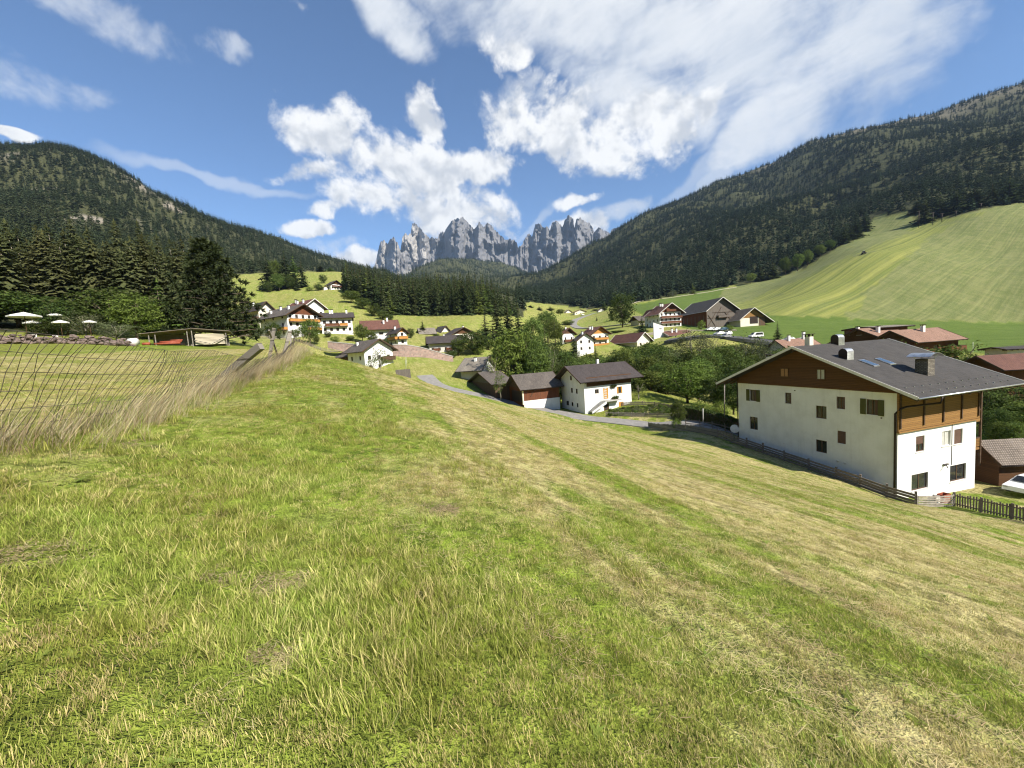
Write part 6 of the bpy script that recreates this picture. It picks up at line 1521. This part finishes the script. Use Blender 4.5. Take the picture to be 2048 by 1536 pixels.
for k in range(9):
    mb = MB(); z = -.25 + k * .235; mb.box(6.7 + random.uniform(-.08, .08), 11.3 + random.uniform(-.1, .1), 0.12 + random.uniform(0, .12), 1.6, z, z + .17); mb.build('plank_layer', W_NEW, e2)
M_REDM = mat('red_paint', (0.34, 0.085, 0.045), (0.24, 0.06, 0.035), 3, 0.55)
e3 = empty('red_machine', p0, th_s); tag(e3, 'orange-red farm machine with long rollers under the left half of the shed', 'machine')
for k, (x0, x1, z, r) in enumerate(((-1.0, 0.1, .25, .26), (0.6, 4.4, .20, .20), (1.4, 4.6, .52, .17), (2.9, 4.7, .78, .12))):
    mb = MB(); mb.tube([(x0, -.1 + .2 * k, z), (x1, -.1 + .2 * k, z)], r, 10); mb.build('roller', M_REDM, e3)
mb = MB(); mb.box(-1.2, 5.0, .1, .9, -.1, .08); mb.build('frame', M_DARKM, e3)
for q_ in (e, e2, e3): q_.scale = (0.80, 0.80, 0.80)
e4 = empty('wrapped_bale', drop(266, 690, 55)); tag(e4, 'small white wrapped bale left of the red machine', 'bale')
mb = MB(); mb.tube([(-.5, 0, .5), (.5, 0, .5)], .55, 14); mb.build('wrap', W_WHITE, e4)
# cars
def car(px, py, Y, rz, paint, lab, van=False, grp='cars on the car park'):
    p = drop(px, py, Y); e = empty('parked_car', p + np.array([0, 0, 0.28]), rz); tag(e, lab, 'van' if van else 'car')
    L, Wd, Hh = (4.9, 1.9, 1.95) if van else (4.3, 1.75, 1.45)
    prof = [(-L / 2, .35), (-L / 2 + .05, .75), (-L / 2 + 1.0, .95), (-L / 2 + 1.75, Hh - .05), (-L / 2 + 2.2, Hh), (L / 2 - 1.0, Hh), (L / 2 - .45, Hh - .15), (L / 2 - .08, .95), (L / 2, .4)] if not van else [(-L / 2, .35), (-L / 2 + .05, .95), (-L / 2 + .7, 1.1), (-L / 2 + 1.5, Hh - .05), (-L / 2 + 1.9, Hh), (L / 2 - .3, Hh), (L / 2 - .1, Hh - .3), (L / 2, .4)]
    mb = MB(); n = len(prof); secs = ((-Wd / 2, 1.0), (-Wd / 2 + .12, 1), (Wd / 2 - .12, 1), (Wd / 2, 1.0)); vs = []
    for y, _ in secs:
        edge_ = abs(y) > Wd / 2 - .05
        for x, z in prof: vs.append((x * (.985 if edge_ else 1), y * (1 if z < 1.0 else .86), z - (.05 if edge_ and z > 1 else 0)))
    fs_ = [tuple(range(n))[::-1], tuple(range(3 * n, 4 * n))]
    for k in range(3): fs_ += [(k * n + i, k * n + (i + 1) % n, (k + 1) * n + (i + 1) % n, (k + 1) * n + i) for i in range(n)]
    mb.add(vs, fs_); mb.build('body', paint, e)
    for sg in (-1, 1):
        mb = MB(); y = sg * (Wd / 2 * .90 + .012); x0 = -L / 2 + (1.5 if van else 1.55); x1 = L / 2 - (.5 if van else .75)
        mb.add([(x0, sg * (Wd / 2 * .94 + .02), 1.02), (x1 + .25, sg * (Wd / 2 * .94 + .02), 1.02), (x1, sg * (Wd / 2 * .86 + .02), Hh - .16), (x0 + .55, sg * (Wd / 2 * .86 + .02), Hh - .16)], [(0, 1, 2, 3)]); mb.build('side_window', GLASS, e)
        for x in (-L / 2 + .85, L / 2 - .85):
            mb = MB(); mb.tube([(x, sg * (Wd / 2 - .2), .32), (x, sg * (Wd / 2 + .01), .32)], .32, 14); w = mb.build('wheel', M_DARKM, e)
            mb = MB(); mb.tube([(x, sg * (Wd / 2 + .012), .32), (x, sg * (Wd / 2 + .02), .32)], .19, 10); mb.build('rim', M_ZINC, w)
        mb = MB(); mb.box(-L / 2 - .01, -L / 2 + .1, sg * .65 - .15, sg * .65 + .15, .6, .74); mb.build('headlight', W_CURT, e)
    a, b_ = prof[2], prof[3]
    mb = MB(); mb.add([(a[0] + .08, -.7, a[1] + .06), (a[0] + .08, .7, a[1] + .06), (b_[0] - .03, .62, b_[1] + .0), (b_[0] - .03, -.62, b_[1] + .0)], [(0, 1, 2, 3)]); o = mb.build('windscreen', GLASS, e); o.location = (-.03, 0, .03)
C_W = mat('car_white', (0.78, 0.78, 0.77), (0.76, 0.76, 0.75), 1, 0.25, spec=0.5)
C_S = mat('car_silver', (0.42, 0.43, 0.45), (0.40, 0.41, 0.43), 1, 0.25, metal=0.5)
C_B = mat('car_blue', (0.04, 0.09, 0.14), (0.035, 0.08, 0.12), 1, 0.25, spec=0.5)
C_K = mat('car_black', (0.015, 0.015, 0.017), (0.02, 0.02, 0.022), 1, 0.25, spec=0.5)
for a in ((1512, 681, 143, 0.1, C_W, 'white van on the car park below the green meadow', True), (1438, 677, 147, 0.5, C_W, 'white car at the left of the car park'), (1455, 677, 148, 0.6, C_W, 'white car second from the left on the car park'), (1452, 683, 142, 0.5, C_S, 'silver car in front of the white cars'), (1576, 685, 138, 0.1, C_W, 'white car right of the lone spruce'), (1598, 686, 137, 0.1, C_S, 'silver car at the right end of the car park'),
          (1420, 657, 172, 0.2, C_W, 'white car before the great barn'), (1432, 657, 171, 0.2, C_W, 'white car right beside the barn car'), (1446, 656, 170, 0.2, C_B, 'dark blue car before the machine shed'), (472, 680, 114, 0.4, C_K, 'black car left of the guest house'), (503, 682, 114, 0.5, C_W, 'white car beside the guest house'), (1165, 630, 455, 0.6, C_W, 'far white car by the cream hotel')): car(*a)
car(2062, 962, 34.5, 0.25, C_W, 'white car behind the paling fence at the right edge')
# tractor mowing the slope
p = drop(1728, 508, 334); e = empty('tractor', p, math.radians(62)); tag(e, 'small tractor with mower at work on the hay meadow', 'tractor')
mb = MB(); mb.box(-1.9, .2, -.5, .5, .8, 1.6); mb.build('bonnet', M_DARKM, e)
mb = MB(); mb.box(.2, 1.8, -.8, .8, 1.0, 1.7); mb.box(.3, 1.7, -.75, .75, 2.5, 2.65); mb.build('cab', C_W, e)
mb = MB(); mb.box(.35, 1.65, -.7, .7, 1.7, 2.5); mb.build('cab_glass', GLASS, e)
for x, r, w in ((-1.4, .55, .3), (1.1, .85, .45)):
    for sg in (-1, 1): mb = MB(); mb.tube([(x, sg * 1.0 - w / 2, r), (x, sg * 1.0 + w / 2, r)], r, 14); mb.build('wheel', M_DARKM, e)
mb = MB(); mb.box(2.2, 4.6, -1.6, 1.2, .35, .8); mb.build('mower', M_DARKM, e)
# ski-lift masts on the hay meadow
for px, py, Y, lab in ((1838, 428, 470, 'leftmost'), (1866, 431, 455, 'second'), (1884, 433, 450, 'third'), (1912, 428, 445, 'tallest'), (1962, 415, 445, 'rightmost')):
    top = at(px, py - 6, Y); z = ground(top[0], top[1]); h = max(6.0, float(top[2]) - z)
    e = empty('lift_mast', (top[0], top[1], z)); tag(e, lab + ' T-shaped ski lift mast on the meadow skyline', 'mast')
    mb = MB(); mb.tube([(0, 0, -.5), (0, 0, h)], .28, 6); mb.build('pole', M_DARKM, e)
    mb = MB(); mb.box(-2.0, 2.0, -.2, .2, h - .3, h); mb.build('crossarm', M_DARKM, e)
# poles, hedge, garden
for px, y0, y1, Y, lab, m in ((1449, 872, 764, 57, 'slim grey utility pole left of the big white house', W_GREY), (1406, 850, 817, 60, 'short pale post by the lane', W_WHITE), (812, 762, 712, 100, 'thin metal pole on the slope right of the crest house', M_ZINC), (1500, 884, 860, 49, 'short thin post before the big white house', M_DARKM), (1946, 700, 684, 108, 'little white marker post on the green meadow', W_WHITE)):
    a = drop(px, y0, Y); tp = at(px, y1, Y); e = empty('pole', a); tag(e, lab, 'pole')
    mb = MB(); mb.tube([(0, 0, -.3), (tp[0] - a[0], 0, float(tp[2] - a[2]))], .07 if Y < 70 and y0 - y1 > 50 else .05, 6); mb.build('shaft', m, e)
def hedge(name, a, b_, w, h, lab):
    a = np.asarray(a)[:2]; b_ = np.asarray(b_)[:2]; g = np.random.default_rng(5); n = 5200
    d = (b_ - a) / np.linalg.norm(b_ - a); nn = np.array([-d[1], d[0]]); f = g.random(n); v_ = g.random(n)
    side = g.random(n); q = np.where(side < .4, -w / 2, np.where(side < .6, w / 2, (g.random(n) - .5) * w)) + g.normal(0, .06, n); zz = np.where(side < .6, v_ * h, h) + g.normal(0, .06, n)
    x = a[0] + (b_[0] - a[0]) * f + nn[0] * q; y = a[1] + (b_[1] - a[1]) * f + nn[1] * q
    o = np.stack([x, y, height(x, y) + zz], -1); nr_ = g.normal(0, 1, (n, 3)); nr_ /= np.linalg.norm(nr_, axis=1)[:, None]
    aa = np.cross(nr_, g.normal(0, 1, (n, 3))); aa /= np.linalg.norm(aa, axis=1)[:, None]; bb = np.cross(nr_, aa); s_ = .10
    e = empty(name, gpt(a)); tag(e, lab, 'hedge'); ce = np.array(e.location)
    link_mesh('leaves', quad_mesh('hedge_leaves', np.stack([o - aa * s_, o - bb * s_ * .6, o + aa * s_, o + bb * s_ * .6], 1) - ce, M_LEAFD), e)
    mb = MB(); P = line_pts([a, b_], 2.0)
    for p_, q_ in zip(P, P[1:]): mb.bar(gpt(p_, h / 2) - e.location, gpt(q_, h / 2) - e.location, w * .85, h * .9)
    mb.build('core', M_BARK, e)
hedge('garden_hedge', at(1368, 838, 66.5), at(1485, 862, 54.5), 1.3, 1.9, 'long clipped dark hedge between the lane and the lawn')
g = np.random.default_rng(8); pts = []
for row in range(5):
    for k in range(26):
        p = at(1222 + k * 5.6 + g.uniform(-2, 2), 832, 73.5 + row * 1.1 - k * 0.12); pts.append((p[0], p[1], ground(p[0], p[1])))
q, _ = leafy(5, 22, 14, 0.09, cr=(.4, .4), cz=(0, .7), spread=.2, gaps=0)
scatter('vegetable_beds', np.array(pts), np.tile([[1, 1, 1.0]], (len(pts), 1)) * g.uniform(.5, 1.1, (len(pts), 1)), np.stack([0 * g.random(len(pts)), 0 * g.random(len(pts)), g.random(len(pts)) * 6], -1), [quad_mesh('bed_plant', q, M_LEAF), quad_mesh('bed_plant_pale', q * 0.8, M_WIL)], 'leafy vegetable plants in the garden beds')
# odds and ends by the corner of the house
for px, py, Y, s_, m, lab, nm in ((1888, 972, 33.2, (.9, .5, .5), M_REDM, 'red crate behind the pallet fence', 'crate'), (1868, 978, 33, (.7, .5, .4), W_WHITE, 'white box behind the pallet fence', 'box')):
    p = drop(px, py, Y); e = empty(nm, p, .3); tag(e, lab, nm)
    mb = MB(); x, y, z = s_; mb.box(-x / 2, x / 2, -y / 2, y / 2, 0.0, .06); mb.build('floor', m, e)
    for k in range(4):
        mb = MB(); (mb.box(-x / 2, x / 2, -y / 2 if k == 0 else y / 2 - .04, -y / 2 + .04 if k == 0 else y / 2, .062, z + .3) if k < 2 else mb.box(-x / 2 if k == 2 else x / 2 - .04, -x / 2 + .04 if k == 2 else x / 2, -y / 2 + .042, y / 2 - .042, .062, z + .3)); mb.build('side', m, e)

# ------------------------------------------------------------------ grass of the near meadow
def grass_mat(name, base, tip, alt, trans=0.3):
    m, t, b = new_mat(name); m.node_tree.nodes.remove(b)
    oi = t.n('ShaderNodeObjectInfo').outputs['Random']
    ge = t.n('ShaderNodeNewGeometry'); rp = ge.outputs['Random Per Island']
    tt = t.n('ShaderNodeAttribute', attribute_name='tt').outputs['Fac']
    c = t.mix(tt, base, tip)
    c = t.mix(t.math('MULTIPLY', t.mapr(rp, 0.55, 1.0, 0, 1), 0.75), c, alt)
    nz = t.noise(ge.outputs['Position'], 0.9, 2, 0.5)
    hs = t.n('ShaderNodeHueSaturation'); t.l(c, hs.inputs['Color'])
    t.l(t.math('ADD', t.mapr(oi, 0, 1, 0.75, 1.30, False), t.math('MULTIPLY', t.math('SUBTRACT', nz, 0.5), 0.8)), hs.inputs['Value'])
    t.l(t.mapr(nz, 0.3, 0.7, 0.485, 0.515, False), hs.inputs['Hue'])
    d = t.n('ShaderNodeBsdfDiffuse'); t.l(hs.outputs[0], d.inputs[0])
    tr = t.n('ShaderNodeBsdfTranslucent'); t.l(hs.outputs[0], tr.inputs[0])
    mx = t.n('ShaderNodeMixShader'); mx.inputs[0].default_value = trans
    t.l(d.outputs[0], mx.inputs[1]); t.l(tr.outputs[0], mx.inputs[2])
    t.l(mx.outputs[0], m.node_tree.nodes['Material Output'].inputs[0])
    return m
MG_G = grass_mat('grass_green', (0.22, 0.225, 0.060), (0.225, 0.315, 0.036), (0.46, 0.46, 0.13))
MG_D = grass_mat('grass_dry', (0.40, 0.32, 0.14), (0.70, 0.60, 0.28), (0.38, 0.40, 0.10))
MG_S = grass_mat('straw', (0.46, 0.37, 0.19), (0.72, 0.62, 0.35), (0.38, 0.26, 0.15))
MG_F = grass_mat('fence_straw', (0.27, 0.19, 0.11), (0.50, 0.40, 0.24), (0.62, 0.56, 0.40))
MG_B = grass_mat('dead_thatch', (0.28, 0.20, 0.12), (0.46, 0.35, 0.21), (0.52, 0.43, 0.26))
MG_W = grass_mat('weed_leaf', (0.15, 0.19, 0.04), (0.20, 0.27, 0.055), (0.28, 0.33, 0.09))
def tuft(name, seed, n, rad, ln, wd, m, lean=0.35, curl=0.5, flat=0.0, bias=(0, 0)):
    g = np.random.default_rng(seed); V = []; F = []; T = []
    for i in range(n):
        a = g.random() * 6.283; r = rad * math.sqrt(g.random()); p = np.array([r * math.cos(a), r * math.sin(a), 0])
        L = ln * (0.45 + 0.75 * g.random()); az = g.random() * 6.283
        d = np.array([math.cos(az), math.sin(az), 0]) * lean * (0.3 + g.random()) + np.array([bias[0], bias[1], 0]); s = np.array([-math.sin(az), math.cos(az), 0])
        if flat: d = d * 3.0
        w = wd * (0.6 + 0.7 * g.random()); b0 = len(V); up = np.array([0, 0, 1.0 - flat])
        pts = []
        for k, f in enumerate((0, 0.5, 1.0)):
            q = p + (up * f + d * (f + curl * f * f)) / math.sqrt(1 + (np.linalg.norm(d) * (1 + curl)) ** 2) * L + (np.array([0, 0, 0.012]) if flat else 0)
            pts.append(q)
        V += [pts[0] - s * w / 2, pts[0] + s * w / 2, pts[1] - s * w * .42, pts[1] + s * w * .42, pts[2]]; T += [0, 0, .5, .5, 1]
        F += [(b0, b0 + 1, b0 + 3), (b0, b0 + 3, b0 + 2), (b0 + 2, b0 + 3, b0 + 4)]
    me = np_mesh(name, np.array(V), np.array(F), m, False); attr(me, 'tt', T)
    return me
GS = [tuft('green_tuft', 300 + k, 30, 0.075, 0.040, 0.0034, MG_G, 0.5) for k in range(4)] + [tuft('mixed_tuft', 310 + k, 28, 0.075, 0.042, 0.0033, MG_D, 0.6) for k in range(2)]
GL = [tuft('long_tuft', 320 + k, 26, 0.07, 0.085, 0.0040, MG_G, 0.5, 0.9) for k in range(3)] + [tuft('long_dry_tuft', 327, 12, 0.06, 0.12, 0.005, MG_D, 0.6, 0.9)]
GD = [tuft('dry_tuft', 330 + k, 30, 0.08, 0.036, 0.0033, MG_D, 0.65) for k in range(4)] + [tuft('dry_green_tuft', 345 + k, 24, 0.075, 0.042, 0.0034, MG_G, 0.5) for k in range(2)]
GH = [tuft('hay_litter', 350 + k, 9, 0.12, 0.13, 0.0042, MG_S, 0.8, 0.3, 0.93) for k in range(4)]
GF = [tuft('fence_straw', 360 + k, 15, 0.20, 0.80, 0.007, MG_F, 0.35, 0.8, 0.0, (0.35, 0.12)) for k in range(5)] + [tuft('fence_stalk', 380, 3, 0.2, 1.5, 0.010, MG_S, 0.3, 0.4, 0.0, (0.5, 0.1))]
GFG = [tuft('fence_green', 370 + k, 20, 0.14, 0.38, 0.010, MG_G, 0.4, 0.9) for k in range(3)]
def sow(r0, r1, per_m2, spread=62):
    n = int(per_m2 * 0.5 * (r1 * r1 - r0 * r0) * 2 * math.radians(spread))
    r = np.sqrt(RNG.random(n) * (r1 * r1 - r0 * r0) + r0 * r0); a = np.radians(RNG.uniform(-spread, spread, n))
    return r * np.sin(a), r * np.cos(a), r
X = []; Yv = []; Rv = []
for r0, r1, dn in ((0.9, 3.0, 620), (3.0, 6.0, 330), (6.0, 11.0, 140), (11.0, 20.0, 62), (20.0, 36.0, 26), (36.0, 62.0, 10.0), (62.0, 95.0, 4.0)):
    a, b_, c_ = sow(r0, r1, dn); X.append(a); Yv.append(b_); Rv.append(c_)
X = np.concatenate(X); Yv = np.concatenate(Yv); Rv = np.concatenate(Rv)
# keep to the meadow and the upper field
hs_ = ((np.stack([X, Yv], -1) - HC[:2]) @ HB[:2])
road_c = spline(ROAD, 120)
rd = np.min(np.hypot(X[:, None] - road_c[None, ::2, 0], Yv[:, None] - road_c[None, ::2, 1]), 1)
past = Yv > np.interp(X, road_c[np.argsort(road_c[:, 0]), 0], road_c[np.argsort(road_c[:, 0]), 1]) - 0.5
ok = (hs_ < -1.4) & (rd > 2.5) & ~(past & (X > -18)) & ~((X < -18) & (Rv > 60))
X, Yv, Rv = X[ok], Yv[ok], Rv[ok]
Z = height(X, Yv)
dry = dryness(X, Yv) + RNG.normal(0, 0.16, len(X))
soilp = fbm(row_s(X, Yv) / 0.45 + 3, row_l(X, Yv) / 2.2, 3)
grow = np.clip(1 + (Rv - 8) / 30, 0.8, 2.3) * RNG.uniform(0.75, 1.25, len(X))
side = fence_side(X, Yv)
lush = (row_s(X, Yv) < 2.5) & (fbm(X / 1.3, Yv / 1.3, 3) > 0.50) & (side < 0)
def put(name, mask, metas, label, zs=1.0, xs=1.0):
    n = int(mask.sum())
    if n == 0: return
    P = np.stack([X, Yv, Z], -1)[mask]
    s_ = grow[mask]; sc = np.stack([s_ * xs, s_ * xs, (0.6 + 0.4 * s_) * zs], -1)
    r = np.stack([RNG.normal(0, .10, n), RNG.normal(0, .10, n), RNG.random(n) * 6.283], -1)
    return scatter(name, P, sc, r, metas, label)
bare = (soilp > 0.66) & (dry > 0.3)
# dead brown patches in the turf
dead = np.zeros(len(X), bool)
for qx, qy, qr in [(*at(62, 1135, 2.35)[:2], 0.20), (*at(275, 922, 5.2)[:2], 0.30), (*at(565, 1175, 2.6)[:2], 0.16), (*at(885, 1055, 4.6)[:2], 0.22), (*at(540, 1310, 1.9)[:2], 0.10)] + [(r_ * math.sin(a_), r_ * math.cos(a_), RNG.uniform(0.05, 0.14)) for r_, a_ in zip(RNG.uniform(2.5, 13, 12), RNG.uniform(-0.95, 0.95, 12))]:
    dd = np.hypot(X - qx, Yv - qy) * RNG.uniform(0.75, 1.3, len(X)); dead |= dd < qr
weed = (Rv < 9) & (RNG.random(len(X)) < 0.010) & ~dead
sel = RNG.random(len(X))
GB = [tuft('dead_tuft', 390 + k, 30, 0.08, 0.05, 0.004, MG_B, 0.9, 0.4, 0.6) for k in range(3)]
GW = [tuft('weed', 395 + k, 8, 0.015, 0.085, 0.020, MG_W, 0.9, 0.6, 0.55) for k in range(3)]
put('dead_thatch', dead, GB, 'brown dead thatch patches in the meadow turf')
put('broadleaf_weeds', weed, GW, 'small broad-leaved weeds in the near turf')
put('green_grass', (dry < 0.5) & ~bare & ~lush & ~dead, GS, 'short mown green grass of the meadow')
put('lush_grass', (dry < 0.62) & lush & ~dead, GL, 'longer lush green grass on the left of the meadow')
put('dry_grass', (dry >= 0.5) & ~bare & ~dead, GD, 'dry straw-coloured stubble of the meadow')
put('hay_litter', ((dry > 0.42) & (sel < 0.30)) | (bare & (sel < 0.5)), GH, 'loose hay lying on the meadow', 1.0, 1.0)
# tall dead grass under the wire fence
n = 1700
s_ = RNG.uniform(0, 26, n); bs = np.array([fbase(q) for q in s_]); of = RNG.normal(0.12, 0.34, n)
bs[:, 0] += of; bs[:, 2] = height(bs[:, 0], bs[:, 1]) - 0.02
sz = RNG.uniform(0.55, 1.1, n) * np.interp(s_, [0, 6, 12], [0.68, 0.75, 1.0]) * np.where(np.abs(of - .1) > .4, .7, 1)
rz = np.stack([RNG.normal(0, .08, n), RNG.normal(0, .08, n), RNG.normal(0, .7, n)], -1)
scatter('fence_dead_grass', bs[:1150], np.stack([sz, sz, sz], -1)[:1150], rz[:1150], GF, 'tall dead brown grass leaning along the wire fence')
scatter('fence_green_grass', bs[1150:] + np.array([0.35, 0, 0]) * RNG.random((n - 1150, 1)), np.stack([sz, sz, sz], -1)[1150:], rz[1150:], GFG, 'green weeds at the foot of the wire fence')

# ------------------------------------------------------------------ the air of the valley
hz = MB(); hz.box(-3900, 3900, -3900, 6300, -260, 2050)
m_hz = bpy.data.materials.new('haze_air'); m_hz.use_nodes = True
ht = m_hz.node_tree; ht.nodes.clear(); HN = NT(ht)
pv = HN.n('ShaderNodeVolumePrincipled'); pv.inputs['Color'].default_value = (0.50, 0.70, 1.0, 1); pv.inputs['Density'].default_value = 4.2e-5; pv.inputs['Anisotropy'].default_value = 0.0
mo = HN.n('ShaderNodeOutputMaterial'); HN.l(pv.outputs[0], mo.inputs['Volume'])
ho = hz.build('haze', m_hz); tag(ho, 'thin blue air of the valley', kind='stuff')
ho.visible_shadow = True
